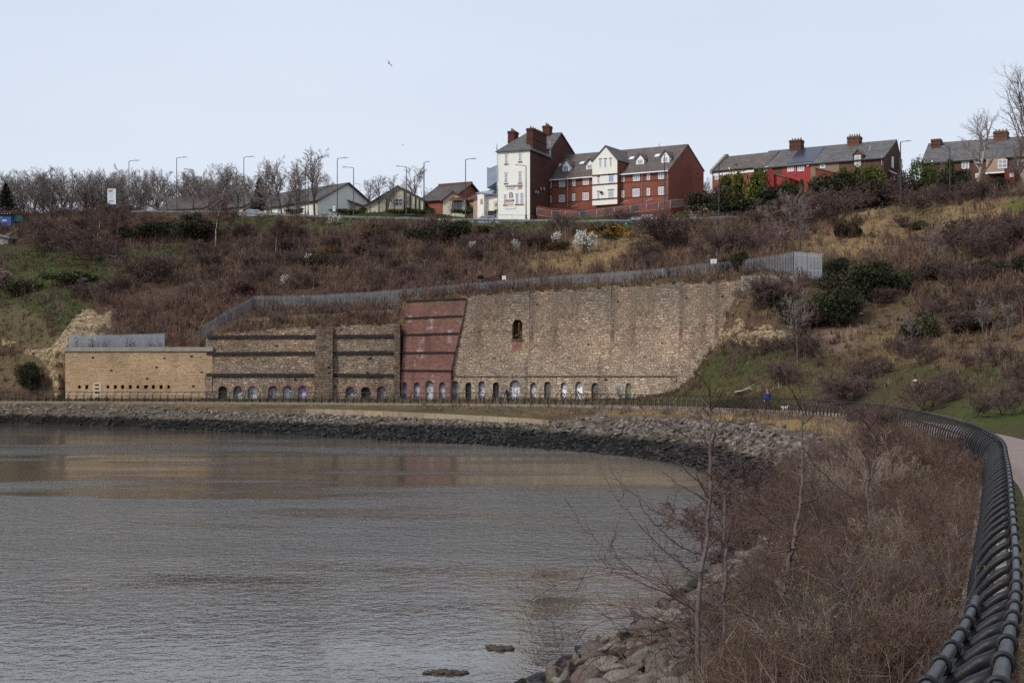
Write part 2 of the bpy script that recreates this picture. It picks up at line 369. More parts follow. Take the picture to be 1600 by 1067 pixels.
def m_shore():
    """rock armour: pale and dry above the tide line, black with weed below it"""
    m, t, b = newmat('shore_rock'); v = coords(t)
    a = nd(t, 'ShaderNodeAttribute', attribute_name='Col').outputs[0]
    z = nd(t, 'ShaderNodeSeparateXYZ', {0: nd(t, 'ShaderNodeNewGeometry').outputs[0]}).outputs[2]
    n = noi(t, v, .5, 4); n2 = noi(t, v, 6, 5, .7)
    zz = mth(t, 'ADD', z, mth(t, 'MULTIPLY', mth(t, 'SUBTRACT', n, .5), .55))
    c = mix(t, 1.0, a, mix(t, ramp(t, n2, .3, .7), (.6, .6, .6), (1.35, 1.33, 1.3)), 'MULTIPLY')
    algae = mix(t, ramp(t, n2, .4, .6), (.055, .06, .025), (.12, .115, .07))
    c = mix(t, mth(t, 'MULTIPLY', mth(t, 'MULTIPLY', ramp(t, zz, 1.25, .95), ramp(t, n, .38, .6)), .8), c, algae)
    weed = mix(t, ramp(t, n2, .35, .7), (.006, .006, .0055), (.022, .021, .018))
    c = mix(t, ramp(t, zz, 1.02, .86), c, weed)
    setb(t, b, c, ramp(t, zz, .85, 1.0, .55, .9), n2, .9, .06, spec=.3)
    return m
MT['shore'] = m_shore()

# ------------------------------------------------------------------ world, sun, camera
w = bpy.data.worlds.new('World'); SC.world = w; w.use_nodes = True
t = w.node_tree; t.nodes.clear()
SUN_EL, SUN_AZ = R(42), R(232)           # azimuth from +Y towards +X: behind and left of the camera
sky = nd(t, 'ShaderNodeTexSky', sky_type='NISHITA', sun_disc=False, sun_elevation=SUN_EL, sun_rotation=SUN_AZ, air_density=1.0, dust_density=4.0, ozone_density=1.5)
g = nd(t, 'ShaderNodeNewGeometry')
tc = nd(t, 'ShaderNodeTexCoord').outputs['Generated']
zs = nd(t, 'ShaderNodeSeparateXYZ', {0: tc}).outputs[2]
cl = noi(t, vscale(t, tc, (1.0, 1.0, 4.0)), 1.6, 4, .5)
# a thin even layer of high cloud in front of the blue
lay = mix(t, ramp(t, zs, .0, .45), (6.1, 6.55, 7.35), (5.45, 6.2, 7.5))
lay = mix(t, 1.0, lay, mix(t, ramp(t, cl, .3, .7), (.93, .94, .955), (1.05, 1.045, 1.03)), 'MULTIPLY')
veil = mix(t, .86, sky.outputs[0], lay)
bg = nd(t, 'ShaderNodeBackground', {0: veil, 1: .10})
nd(t, 'ShaderNodeOutputWorld', {0: bg.outputs[0]})

sl = bpy.data.lights.new('sun', 'SUN'); sl.energy = 2.1; sl.angle = R(11); sl.color = (1, .95, .87)
so = bpy.data.objects.new('sun', sl); C.objects.link(so)
sd = Vector((math.sin(SUN_AZ) * math.cos(SUN_EL), math.cos(SUN_AZ) * math.cos(SUN_EL), math.sin(SUN_EL)))
so.rotation_euler = (-sd).to_track_quat('-Z', 'Y').to_euler(); so.location = sd * 300

SC.cycles.use_denoising = False
cam = bpy.data.cameras.new('camera'); co = bpy.data.objects.new('camera', cam); C.objects.link(co)
cam.sensor_width = 36; cam.lens = FPX / 1600 * 36; cam.shift_y = (HZ - 533.5) / 1600
cam.clip_start = .1; cam.clip_end = 6000
co.location = (0, 0, CZ); co.rotation_euler = (R(90), 0, 0); SC.camera = co
vs = SC.view_settings; vs.view_transform = 'Standard'; vs.look = 'None'; vs.gamma = 1; vs.exposure = .38; vs.use_curve_mapping = False

# ------------------------------------------------------------------ the shore: curves W (waterline), M (top of rock), R (railing), B (back of path)
RC = [(-1.2,-6,3.9),(-.03,.2,3.36),(1.8,5.2,2.86),(4.05,11.3,2.32),(5.95,16.7,2.3),(10.2,29,2.3),(13.7,39.7,2.3),(17.2,53.5,2.3),(20.3,70,2.3),(22.4,86,2.3),(22.6,101,2.3),(20.6,116,2.3),(12.3,136,2.3),(0,147,2.3),(-21,155,2.3),(-36.6,160,2.3),(-60,165,2.3),(-86,169,2.3),(-130,175,2.3)]
WC = [(-14,-10),(-9,.5),(-6,6),(-3.8,12),(-1.8,18),(2.2,28),(4.9,36),(8,49.5),(10.6,63),(10.7,77),(9.8,85),(6,96),(-.5,106),(-8,114),(-23,130),(-38,144),(-58,159.5),(-85,165.5),(-130,172)]
MC = [(-8,-8),(-4,.5),(-1.5,5.5),(.6,12),(2.6,17),(6.4,28.5),(9.8,39),(13,52),(15.8,66),(17,82),(16.5,95),(13.5,108),(5,122),(-2,129),(-20,138.5),(-37,150),(-60,162.3),(-86,167.2),(-130,173.5)]
NK = len(RC)
BC = []
for i in range(NK):
    a, b2 = RC[max(0, i-1)], RC[min(NK-1, i+1)]
    d = Vector((b2[0]-a[0], b2[1]-a[1])).normalized()
    BC.append((RC[i][0] + d.y * 4.2, RC[i][1] - d.x * 4.2, RC[i][2] + .03))
def cur(c, t): return Vector(catmull(c, t))
def curW(t): q = catmull(WC, t); return Vector((q[0], q[1], 0))
MZT = [0, 11.7, 12.25, 13, 14, 14.4, 14.8, 18]
def curM(t, top=False):
    q = catmull(MC, t); return Vector((q[0], q[1], float(np.interp(t, MZT, [1.9, 1.9, 1.3, 1.5, 2.0, 2.0, 1.9, 1.9] if top else [1.9, 1.9, .95, 1.08, 1.62, 1.65, 1.9, 1.9]))))
TS = []
for i in range(NK - 1):
    L = (Vector(RC[i+1]) - Vector(RC[i])).length
    n = max(6, int(L / .7)); TS += [i + j / n for j in range(n)]
TS.append(NK - 1)

ELL = [ # ground cover painted over the slope: centre, radii in the photo, kind, strength
 (90,425,130,45,'g',.9),(60,480,95,60,'g',.85),(30,560,50,45,'g',.6),(260,392,90,20,'g',.9),(230,430,70,18,'g',.7),(420,350,280,11,'g',.9),(640,337,120,13,'g',1),
 (170,365,130,28,'s',1),(330,470,150,60,'s',1),(700,352,150,8,'d',.35),(620,400,150,45,'s',1),(900,352,150,13,'g',.9),(950,398,115,24,'d',.75),(1040,385,70,22,'d',.7),
 (900,412,90,14,'d',.6),(1010,400,40,18,'s',.7),(1100,372,70,18,'s',.7),(960,352,90,10,'g',1),(1230,385,60,22,'d',.6),(1330,385,80,40,'d',.85),(1420,343,90,22,'d',.9),(1540,322,75,22,'d',.9),
 (1450,340,50,12,'g',.45),(1592,318,28,12,'b',.7),(1400,392,70,24,'d',.85),(1160,350,70,8,'g',.5),(1520,400,120,45,'s',.9),(1340,455,130,50,'o',.8),
 (1120,590,95,38,'g',.9),(1190,560,70,35,'g',.8),(1300,545,120,40,'o',.6),(1330,525,40,22,'e',.9),(1420,530,80,25,'d',.45),(1500,585,140,14,'g',.85),(1560,565,60,10,'g',.9),(1390,585,60,14,'g',.6), (1200,600,60,14,'s',.6), (1260,585,50,20,'d',.45), (1130,560,40,14,'o',.6), (1420,560,90,10,'d',.5), (1180,615,70,8,'d',.4), (1480,560,60,10,'s',.6),
 (1330,600,110,25,'s',.7),(1510,615,100,18,'s',.5),(1460,635,60,12,'g',.7),(1570,650,60,26,'b',1),(1560,545,60,14,'d',.5),(1500,490,130,40,'o',.5)]
KC = {'g': (.052,.065,.024), 'd': (.24,.165,.085), 's': (.088,.056,.043), 'b': (.062,.098,.022), 'o': (.050,.043,.026), 'e': (.20,.14,.115)}
def zone(x, y, z):
    px, py = proj(x, y, z)
    q = .35 + .65 * 0
    wx = fbm(x * .06, y * .06, z * .06) * 45; wy = fbm(x * .06 + 31, y * .06, z * .06) * 16
    wt = {'s': 1.0}
    for cx, cy, rx, ry, k, s in ELL:
        d = ((px + wx - cx) / rx) ** 2 + ((py + wy - cy) / ry) ** 2
        if d < 1.6:
            f = s * max(0., min(1., (1.5 - d) / .9))
            for kk in wt: wt[kk] *= 1 - f
            wt[k] = wt.get(k, 0) + f
    return wt
def zcol(wt):
    c = np.zeros(3)
    for k, f in wt.items(): c += np.array(KC[k]) * f
    return c

# riverbank sheet
rows = []
for t in TS:
    W, M, Rr, B = curW(t), curM(t), cur(RC, t), cur(BC, t)
    out = (W - M); out.z = 0; out = out.normalized() if out.length > .01 else Vector((-1, 0, 0))
    L = [W + out * 9 + Vector((0, 0, -3.0))] + [W.lerp(M, f) + Vector((0, 0, .25 * math.sin(math.pi * f))) for f in np.linspace(-.12, 1, 12)]
    K = Rr + Vector((0, 0, -.12))
    L += [curM(t, True).lerp(K, f) for f in np.linspace(.03, 1, 14)]
    L += [Rr.lerp(B, f) + Vector((0, 0, -.02)) for f in (.06, .5, 1.0)]
    L += [B + (B - Rr) * .12 + Vector((0, 0, -.05))]
    rows.append(L)
V = []; cols = []
nr = len(rows[0])
for L in rows:
    for j, p in enumerate(L):
        a = .16 if 2 <= j <= 24 else 0
        p = p + Vector((0, 0, a * fbm(p.x * .5, p.y * .5, 3)))
        V.append(p)
        if j <= 12: c = (.10, .085, .07) if p.z > .95 else (.012, .011, .010)
        elif j <= 26:
            k = max(0., min(1., .5 + 1.3 * fbm(p.x * .16, p.y * .16, 8)))
            c = np.array((.095, .066, .048)) * (1 - k) + np.array((.20, .14, .075)) * k
            if p.y > 125 and p.x < 8:
                k2 = .5; c = c * (1 - k2) + np.array((.075, .065, .030)) * k2
        else: c = (.06, .06, .03)
        cols.append(c)
F = [(i*nr + j, i*nr + j + 1, (i+1)*nr + j + 1, (i+1)*nr + j) for i in range(len(rows) - 1) for j in range(nr - 1)]
BANKV, BANKF = V, F
link(bpy.data.objects.new('riverbank', np_mesh('riverbank', [tuple(p) for p in V], F, MT['hill'], cols, True)), kind='structure')
# path sheet and its kerb under the railing
V = []; F = []
for i, t in enumerate(TS):
    Rr, B = cur(RC, t), cur(BC, t)
    V += [Rr.lerp(B, .10) + Vector((0, 0, .012)), Rr.lerp(B, .5) + Vector((0, 0, .03)), Rr.lerp(B, .95) + Vector((0, 0, .012))]
    if i: F += [(3*i - 3, 3*i - 2, 3*i + 1, 3*i), (3*i - 2, 3*i - 1, 3*i + 2, 3*i + 1)]
link(bpy.data.objects.new('path', np_mesh('path', [tuple(p) for p in V], F, MT['path'], None, True)), kind='structure')
def strip(name, mat, lo, hi, z0, z1, ts=None, **kw):
    """a low kerb following the railing line, from offset lo to hi towards the land"""
    mb = MB(); ts = ts or TS; vs = []
    for t in ts:
        Rr, B = cur(RC, t), cur(BC, t); d = (B - Rr); d.z = 0; d.normalize()
        for o, z in ((lo, z0), (lo, z1), (hi, z1), (hi, z0)): vs.append(Rr + d * o + Vector((0, 0, z)))
    fs = [(4*i + a, 4*i + b, 4*i + 4 + b, 4*i + 4 + a) for i in range(len(ts) - 1) for a, b in ((0, 1), (1, 2), (2, 3))]
    mb.add(vs, fs)
    return mb.build(name, mat, **kw)
strip('kerb', MT['coping'], -.62, -.06, -.75, .06, kind='structure')

# ------------------------------------------------------------------ the hill: knots left to right, rows from the path up to the plateau and beyond
HK = [
 (-800,18,[(178,624),(180,623),(181,612),(186,570),(197,500),(214,420),(240,338)],(275,331)),
 (-300,17,[(174,625),(176,624),(177,612),(182,565),(196,495),(213,420),(240,342)],(275,334)),
 (0,16,[(169.6,626),(173,624),(175,606),(180,560),(198,470),(215,415),(240,345)],(270,333)),
 (60,None,[(169,626),(172,624),(174,600),(178,545),(190,490),(212,415),(238,345)],(268,333)),
 (98,None,[(168,626),(172,624.5),(173,600),(175,545),(180,520),(205,430),(235,340)],(265,333)),
 (106,None,[(168,626),(172.1,624.5),(172.7,624.5),(173.6,549),(179,522),(205,430),(235,340)],(265,333)),
 (200,None,[(168,626),(172,624.5),(172.6,624.5),(173.5,548),(177,541),(203,430),(233,336)],(265,331)),
 (318,None,[(167,626),(171.3,624.5),(172,624.5),(173.2,546),(176,530),(200,430),(230,336)],(262,330)),
 (326,None,[(167,626),(171.2,624.5),(171.9,624.5),(173.3,526),(176,521),(200,430),(230,336)],(262,330)),
 (400,None,[(166,627),(170.4,624.5),(171.1,624.5),(172.4,516),(180,484),(203,410),(226,339)],(258,331)),
 (500,None,[(165,627),(169.8,624.6),(170.5,624.6),(171.8,511),(179,481),(201,405),(220,343)],(255,329)),
 (621,None,[(162,628),(169,625),(169.7,625),(171.1,506),(178,476),(197,402),(216,346)],(250,327)),
 (630,None,[(162,628),(168.9,625),(169.6,625),(171.1,472),(178,469),(197,402),(216,346)],(250,327)),
 (720,None,[(159,629),(168,625),(168.7,625),(170.3,465),(175,459),(192,400),(204,349)],(232,339)),
 (800,None,[(156,630),(166.3,625),(167,625),(168.5,457),(172,452),(187,398),(203,350)],(216,345.5)),
 (950,None,[(150,632),(160,625),(160.7,625),(162.1,449),(166,443),(181,400),(197,351)],(213,334)),
 (1060,None,[(140,630),(152.6,609),(153.3,609),(154.7,442),(158,433),(174,398),(195.5,349)],(212,323)),
 (1115,None,[(132,625),(149.4,546),(150.2,545),(151.7,440),(155,428),(170,392),(195,347)],(216,318)),
 (1165,None,[(126,618),(143,545),(146,480),(148.5,443),(152,427),(168,390),(198,346)],(220,310)),
 (1210,None,[(122,608),(137,545),(143,490),(147.5,447),(151,425),(169,385),(196,345)],(218,305)),
 (1280,None,[(120,605),(133,550),(142,495),(148,450),(151.5,426),(172,372),(192,341)],(216,302)),
 (1400,None,[(112,605),(125,560),(135,510),(143,465),(152,420),(172,358),(188,324)],(214,301)),
 (1500,None,[(100,610),(113,570),(125,520),(135,470),(146,420),(160,360),(178,313)],(208,300)),
 (1600,8.15,[(86,648),(97,600),(110,550),(123,497),(136,440),(150,370),(166,300)],(205,292)),
]
BPX = [(800 + FPX * BC[k][0] / BC[k][1], k) for k in range(8, NK)]
def t_of_px(px):
    for (a, ka), (b, kb) in zip(BPX, BPX[1:]):
        if b <= px <= a: return ka + (a - px) / (a - b)
    return 8.15
KN = []
for px, t, rw, r9 in HK:
    t = t_of_px(px) if t is None else t
    b = cur(BC, t); r0 = Vector((b.x, b.y, b.z - .03))
    L = [r0] + [P(px, y, D) for D, y in rw]
    e = L[-1]
    L.append(Vector((XP(px, e.y + 7.5), e.y + 7.5, e.z + .3)))
    q = P(px, r9[1], r9[0]); L.append(q)
    L.append(Vector((q.x * 1.7, 430, q.z + 2))); L.append(Vector((q.x * 4.5, 1200, q.z + 8)))
    KN.append(L)
for t, pts in ((6, [(25,43,2.9),(34,47,5.4),(42,52,8.5),(50,57,12),(62,64,17.5),(76,72,22),(92,80,26),(101,84,26.4),(126,96,29),(230,140,31),(800,300,36)]),
               (3, [(14,8,2.5),(22,6,4),(30,5,7),(40,4,11),(55,4,17),(72,4,22),(90,4,26),(100,4,26.4),(125,4,29),(240,0,31),(900,-20,36)]),
               (0, [(10,-9,4.0),(16,-11,5),(26,-13,8),(38,-16,12),(54,-18,17),(70,-22,22),(88,-26,26),(98,-28,26.4),(120,-34,29),(230,-60,31),(800,-200,36)])):
    b = cur(BC, t); KN.append([Vector((b.x, b.y, b.z - .03))] + [Vector(p) for p in pts])
A = np.array([[tuple(p) for p in L] for L in KN])       # knots x rows x 3
def pchip(A, n_per):
    d = A[1:] - A[:-1]
    m = np.zeros_like(A); m[0] = d[0]; m[-1] = d[-1]
    pos = (d[1:] * d[:-1]) > 0
    with np.errstate(divide='ignore', invalid='ignore'):
        hm = 2 * d[1:] * d[:-1] / (d[1:] + d[:-1])
    m[1:-1] = np.where(pos, hm, 0)
    out = []
    for i in range(len(A) - 1):
        for j in range(n_per[i]):
            u = j / n_per[i]; h00 = 2*u**3 - 3*u*u + 1; h10 = u**3 - 2*u*u + u; h01 = -2*u**3 + 3*u*u; h11 = u**3 - u*u
            out.append(h00*A[i] + h10*m[i] + h01*A[i+1] + h11*m[i+1])
    out.append(A[-1]); return np.array(out)
nper = [max(2, int(np.linalg.norm(A[i+1, 5] - A[i, 5]) / 1.1)) for i in range(len(A) - 1)]
G = pchip(A, nper)                                      # columns x rows x 3
nsub = [5, 5, 2, 3, 6, 18, 22, 7, 14, 12, 6]
cols3 = []
for Lr in G:
    o = []
    for j in range(len(Lr) - 1):
        for k in range(nsub[j]): o.append(Lr[j] + (Lr[j+1] - Lr[j]) * k / nsub[j])
    o.append(Lr[-1]); cols3.append(o)
H = np.array(cols3); nc, nrow = H.shape[:2]
rr = np.repeat(np.arange(len(nsub)), nsub); rr = np.append(rr, len(nsub))
for i in range(nc):
    for j in range(nrow):
        k = rr[j]; x, y, z = H[i, j]
        amp = 0.05 if k == 0 else (.08 if k in (1, 2, 3) else (.30 if k in (4, 5, 6) else .08))
        if k == 4: amp = .15
        if j > nrow - 10: amp = .4
        H[i, j, 2] += amp * fbm(x * .22, y * .22, z * .1) + (.5 * amp * fbm(x * .9, y * .9, 5.0) if k in (5, 6) else 0)
HV = H.reshape(-1, 3)
HC = np.zeros_like(HV)
for i in range(nc):
    for j in range(nrow):
        p = H[i, j]; k = rr[j]
        if k >= 8: c = np.array((.052, .066, .022)) if k < 10 else np.array((.06, .06, .035))
        elif p[1] < 55: c = zcol({'g': .5, 's': .5})
        else:
            wt = zone(*p); c = zcol(wt)
            if k <= 1 and p[1] > 60: c = c * .35 + np.array((.060, .062, .024)) * .65
            if k in (3, 4): c = c * .5 + np.array((.15, .105, .065)) * .5
        HC[i * nrow + j] = c
HF = [(i*nrow + j, i*nrow + j + 1, (i+1)*nrow + j + 1, (i+1)*nrow + j) for i in range(nc - 1) for j in range(nrow - 1)]
link(bpy.data.objects.new('hillside', np_mesh('hillside', HV, HF, MT['hill'], HC, True)), kind='structure')
BVH = BVHTree.FromPolygons([tuple(p) for p in HV] + [tuple(p) for p in BANKV], [list(f) for f in HF] + [[a + len(HV) for a in f] for f in BANKF])
def ground(x, y, default=2.3):
    h = BVH.ray_cast(Vector((x, y, 200)), Vector((0, 0, -1)))
    return h[0].z if h[0] is not None else default
def hit(px, py):
    d = P(px, py, 1.0) - Vector((0, 0, CZ))
    h = BVH.ray_cast(Vector((0, 0, CZ)), d.normalized())
    return h[0]
def gp(px, D):
    x = XP(px, D); return Vector((x, D, ground(x, D)))

# the river
def m_water():
    m, t, b = newmat('river'); v = nd(t, 'ShaderNodeNewGeometry').outputs[0]
    big = noi(t, vscale(t, v, (.05, .16, 0)), 1.0, 5, .62)
    # wind-ruffled bands and glassy slicks lying along the shore
    yy = mth(t, 'ADD', nd(t, 'ShaderNodeSeparateXYZ', {0: v}).outputs[1], mth(t, 'MULTIPLY', mth(t, 'SUBTRACT', noi(t, vscale(t, v, (.035, .11, 0)), 1.0, 4, .60), .5), 52.0))
    rp = nd(t, 'ShaderNodeValToRGB', {0: mth(t, 'DIVIDE', yy, 200.0)}); e = rp.color_ramp.elements
    K = [(.0, .10), (.16, .14), (.19, .55), (.215, .95), (.295, 1.0), (.325, .55), (.352, .11), (.45, .08), (.475, .75), (.55, .65), (.575, .10), (.72, .06), (1.0, .1)]
    while len(e) < len(K): e.new(.5)
    for q, (po, va) in zip(e, K): q.position = po; q.color = (va, va, va, 1)
    cat = mth(t, 'MULTIPLY', rp.outputs[0], ramp(t, big, .36, .62, .25, 1.35))
    n1 = noi(t, vscale(t, v, (2.5, 2.3, 0)), 1.0, 3, .62)
    n2 = noi(t, vscale(t, v, (8.5, 8.5, 0)), 1.0, 2, .6)
    n3 = noi(t, vscale(t, v, (.45, .6, 0)), 1.0, 2, .5)
    h = mth(t, 'ADD', mth(t, 'MULTIPLY', n1, .62), mth(t, 'ADD', mth(t, 'MULTIPLY', n2, .16), mth(t, 'MULTIPLY', n3, .38)))
    h = mth(t, 'SUBTRACT', h, .58)
    amp = mth(t, 'ADD', .02, mth(t, 'MULTIPLY', cat, .98))
    setb(t, b, mix(t, big, (.066, .056, .043), (.080, .070, .056)), .035, spec=.5)
    b.inputs['IOR'].default_value = 1.45
    bp = nd(t, 'ShaderNodeBump', {'Height': mth(t, 'MULTIPLY', h, amp), 'Strength': 1.0, 'Distance': .20})
    t.links.new(bp.outputs[0], b.inputs['Normal'])
    return m
mb = MB(); mb.add([(-2500,-400,0),(60,-400,0),(60,400,0),(-2500,400,0)], [(0,1,2,3)])
mb.build('river', m_water(), kind='structure')
mb = MB(); mb.add([(-4000,-1500,-3.5),(4000,-1500,-3.5),(4000,5000,-3.5),(-4000,5000,-3.5)], [(0,1,2,3)])
mb.build('river_bed', MT['tarmac'], kind='structure')
# ------------------------------------------------------------------ walls of the old lime kilns
class Fr:
    """a facade: origin A on the ground, x along it, y into it, z up; finds the local spot under a photo pixel"""
    def __init__(s, pxa, Da, pxb, Db, z0):
        s.A = Vector((XP(pxa, Da), Da, z0)); B = Vector((XP(pxb, Db), Db, z0))
        d = B - s.A; s.L = d.length; s.u = d / s.L; s.v = Vector((-s.u.y, s.u.x, 0)); s.rz = math.atan2(d.y, d.x)
    def at(s, px, py, depth=0.0):
        k = (px - 800) / FPX                        # X = k Y on this pixel column
        O = s.A + s.v * depth
        a = (k * O.y - O.x) / (s.u.x - k * s.u.y)
        p = O + s.u * a
        return a, ZY(py, p.y) - s.A.z
    def x(s, px): return s.at(px, HZ)[0]
    def empty(s, name, **kw): return empty(name, s.A, s.rz, **kw)
def arch_pts(xc, w, zt, z0=0.0, n=8, point=0.0):
    r = w / 2; zs = zt - r * (1 + point)
    return [(xc - r, z0)] + [(xc - r * math.cos(math.pi * i / n), zs + r * (1 + point) * math.sin(math.pi * i / n)) for i in range(n + 1)] + [(xc + r, z0)]
def arch_band(mb, x0, x1, z1, arches, batter, depth=.75):
    """lower wall strip from z=0 to z1 pierced by arches [(xc, w, ztop)] -> front + reveals"""
    arches = sorted(arches); Y = lambda z: batter * z
    edges = [x0] + [(a[0] + a[1] / 2 + b[0] - b[1] / 2) / 2 for a, b in zip(arches, arches[1:])] + [x1]
    for i, a in enumerate(arches):
        l, r = edges[i], edges[i+1]; o = arch_pts(*a)
        pts = [(l, 0)] + o + [(r, 0), (r, z1)] + [(p[0], z1) for p in ()] + [(l, z1)]
        mb.poly([(x, Y(z), z) for x, z in pts])
        for p, q in zip(o, o[1:]):
            mb.poly([(p[0], Y(p[1]), p[1]), (q[0], Y(q[1]), q[1]), (q[0], depth, q[1]), (p[0], depth, p[1])])
def infill(parent, a, mat, depth, label=None):
    o = arch_pts(*a); mb = MB()
    mb.poly([(x, depth - .02, z) for x, z in o])
    return mb.build('arch_infill', mat, parent, label=label)
def rough_top(mb, x0, x1, z0, tops, batter, thick=1.3, jag=.18, step=.8, y0=None):
    """front face from z0 up to a broken top line, with a top surface; tops = [(x, z)] """
    n = max(2, int(abs(x1 - x0) / step)); xs = np.linspace(x0, x1, n + 1)
    tz = np.interp(xs, [q[0] for q in tops], [q[1] for q in tops])
    tz = tz + np.array([jag * (random.random() - .5) * 2 for _ in xs])
    tz = np.repeat(tz[:-1], 2) if jag > .05 else None
    for i in range(n):
        a, b = xs[i], xs[i+1]
        za = zb = tz[2*i] if tz is not None else None
        if za is None: za, zb = np.interp([a, b], [q[0] for q in tops], [q[1] for q in tops])
        ya, yb, yl = batter * za, batter * zb, batter * z0
        mb.poly([(a, yl, z0), (b, yl, z0), (b, yb, zb), (a, ya, za)])
        mb.poly([(a, ya, za), (b, yb, zb), (b, yb + thick, zb), (a, ya + thick, za)])
        if tz is not None and i < n - 1:
            zn = tz[2*i + 2]
            mb.poly([(b, batter * zb, zb), (b, batter * zn, zn), (b, batter * zn + thick, zn), (b, yb + thick, zb)])
    for xx, zz in ((x0, tz[0] if tz is not None else tops[0][1]), (x1, tz[-1] if tz is not None else tops[-1][1])):
        mb.poly([(xx, batter * z0, z0), (xx, batter * zz, zz), (xx, batter * zz + thick, zz), (xx, batter * z0 + thick + .4, z0)])

# --- the restored tan wall
f = Fr(102, 171.6, 332, 170.6, 2.25)
r = f.empty('kiln_block', label='restored tan sandstone wall with grey coping and a row of small round and square openings', cat='wall')
za = f.at(102, 549)[1]; Lw = f.L
slots = []
for px, kind in ((124,'o'),(135.5,'s'),(168.5,'o'),(180,'s'),(191.5,'s'),(203.5,'s'),(215.5,'o'),(227.5,'s'),(239.5,'s'),(251.5,'s'),(263.5,'o')):
    x, z = f.at(px, 604.5); slots.append((x, z, kind))
mb = MB(); zl = slots[0][1]; hw, hh = .20, .23
xs = [0] + [q for s in slots for q in (s[0] - hw, s[0] + hw)] + [Lw]
mb.poly([(0,0,-.4),(Lw,0,-.4),(Lw,0,zl-hh),(0,0,zl-hh)]); mb.poly([(0,0,zl+hh),(Lw,0,zl+hh),(Lw,0,za),(0,0,za)])
for i in range(0, len(xs), 2): mb.poly([(xs[i],0,zl-hh),(xs[i+1],0,zl-hh),(xs[i+1],0,zl+hh),(xs[i],0,zl+hh)])
mb.poly([(0,0,-.4),(0,0,za),(0,3,za),(0,3,-.4)]); mb.poly([(Lw,0,-.4),(Lw,0,za),(Lw,3,za),(Lw,3,-.4)]); mb.poly([(0,0,za),(Lw,0,za),(Lw,3,za),(0,3,za)])
for x, z, k in slots:
    if k == 's': ring = [(x-hw,zl-hh),(x+hw,zl-hh),(x+hw,zl+hh),(x-hw,zl+hh)]
    else:
        ring = [(x + hw*.98*math.cos(a), zl + hh*.98*math.sin(a)) for a in np.linspace(0, 2*math.pi, 15)[:-1]]
        sq = [(x + hw*max(-1,min(1,1.5*math.cos(a))), zl + hh*max(-1,min(1,1.5*math.sin(a)))) for a in np.linspace(0, 2*math.pi, 15)[:-1]]
        for j in range(14): mb.poly([(sq[j][0],-.004,sq[j][1]),(sq[(j+1)%14][0],-.004,sq[(j+1)%14][1]),(ring[(j+1)%14][0],-.004,ring[(j+1)%14][1]),(ring[j][0],-.004,ring[j][1])])
    for a, b in zip(ring, ring[1:] + ring[:1]): mb.poly([(a[0],0,a[1]),(b[0],0,b[1]),(b[0],.4,b[1]),(a[0],.4,a[1])])
mb.build('wall_face', MT['tan_stone'], r)
for x, z, k in slots:
    mb = MB(); mb.box(x - hw - .03, x + hw + .03, .3, .36, zl - hh - .03, zl + hh + .03)
    mb.build('vent_back', MT['dark_slot'], r)
mb = MB(); mb.box(-.35, Lw + .1, -.16, 1.1, za + .003, f.at(102, 542.5)[1]); mb.build('coping', MT['concrete'], r)
xd, zd = f.at(151.5, 601)
mb = MB(); mb.box(xd - .52, xd + .52, -.03, .1, -.1, zd + .3); dr = mb.build('door', m_plain('pale_door', (.50,.40,.28), .8, .1, 2), r)
for dz in (-.05, -.5, -1.0):
    mb = MB(); mb.box(xd - .26, xd + .26, -.05, -.028, zd - .06 + dz, zd + .10 + dz); mb.build('vent_slot', MT['dark_slot'], dr)
mb = MB(); mb.box(xd - .2, xd + .22, -.05, -.028, -.05, .5); mb.build('hatch', m_plain('rust_hatch', (.16,.05,.03), .8, .2, 3), dr)

# --- the left kiln block: stone tiers, black timber ledges, red brick arches, one pilaster
f = Fr(331, 170.4, 622, 168.6, 2.25); bt = .055
r = f.empty('lime_kiln', label='stepped stone kiln wall with black ledges, a pilaster and nine red brick arches', cat='wall')
arA = []
for px, yt in ((347.5,603.5),(371,603.5),(394,603.5),(426,603),(449,603),(472.5,603),(547,604.5),(571,604.5),(595.5,604)):
    x, z = f.at(px, yt); arA.append((x, 1.12, z + .02))
zs1 = f.at(420, 585.5)[1]
mb = MB(); x492, x522 = f.x(493), f.x(521)
arch_band(mb, 0, f.L - .35, zs1, [(x, w, z) for x, w, z in arA], bt)
tA = [(0 - .9, f.at(321, 524)[1]), (f.x(407), f.at(407, 515)[1]), (f.x(492), f.at(492, 511)[1]), (f.x(620), f.at(620, 505)[1])]
rough_top(mb, -.85, f.L - .30, zs1, tA, bt, jag=.17, step=.6)
mb.poly([(-.85,0,-.5),(0,0,-.5),(0,0,zs1),(-.85,0,zs1)]); mb.poly([(0,0,-.5),(f.L-.35,0,-.5),(f.L-.35,0,0),(0,0,0)])
mb.build('wall_face', MT['kiln_stone'], r)
mb = MB(); zp = f.at(507, 511.5)[1]
mb.prism([(x492, -.45), (x522, -.45), (x522 - .05, .9), (x492 + .05, .9)], 'z', -.4, zp * .55)
mb.add([(x492+.02,-.45,zp*.55),(x522-.02,-.45,zp*.55),(x522-.1,.18,zp),(x492+.1,.18,zp),(x492+.02,1.2,zp*.55),(x522-.02,1.2,zp*.55),(x522-.1,1.4,zp),(x492+.1,1.4,zp)],
       [(0,1,2,3),(0,3,7,4),(1,5,6,2),(3,2,6,7)])
mb.build('pilaster', MT['kiln_dark'], r)
mb = MB(); xg0, xg1 = f.x(615), f.x(624)
mb.box(f.L - .42, f.L + .25, -.28, 1.4, -.4, f.at(620, 507)[1]); mb.build('recess_shade', MT['kiln_dark'], r)  # dark block imitating the shade of the recess beside the brick front
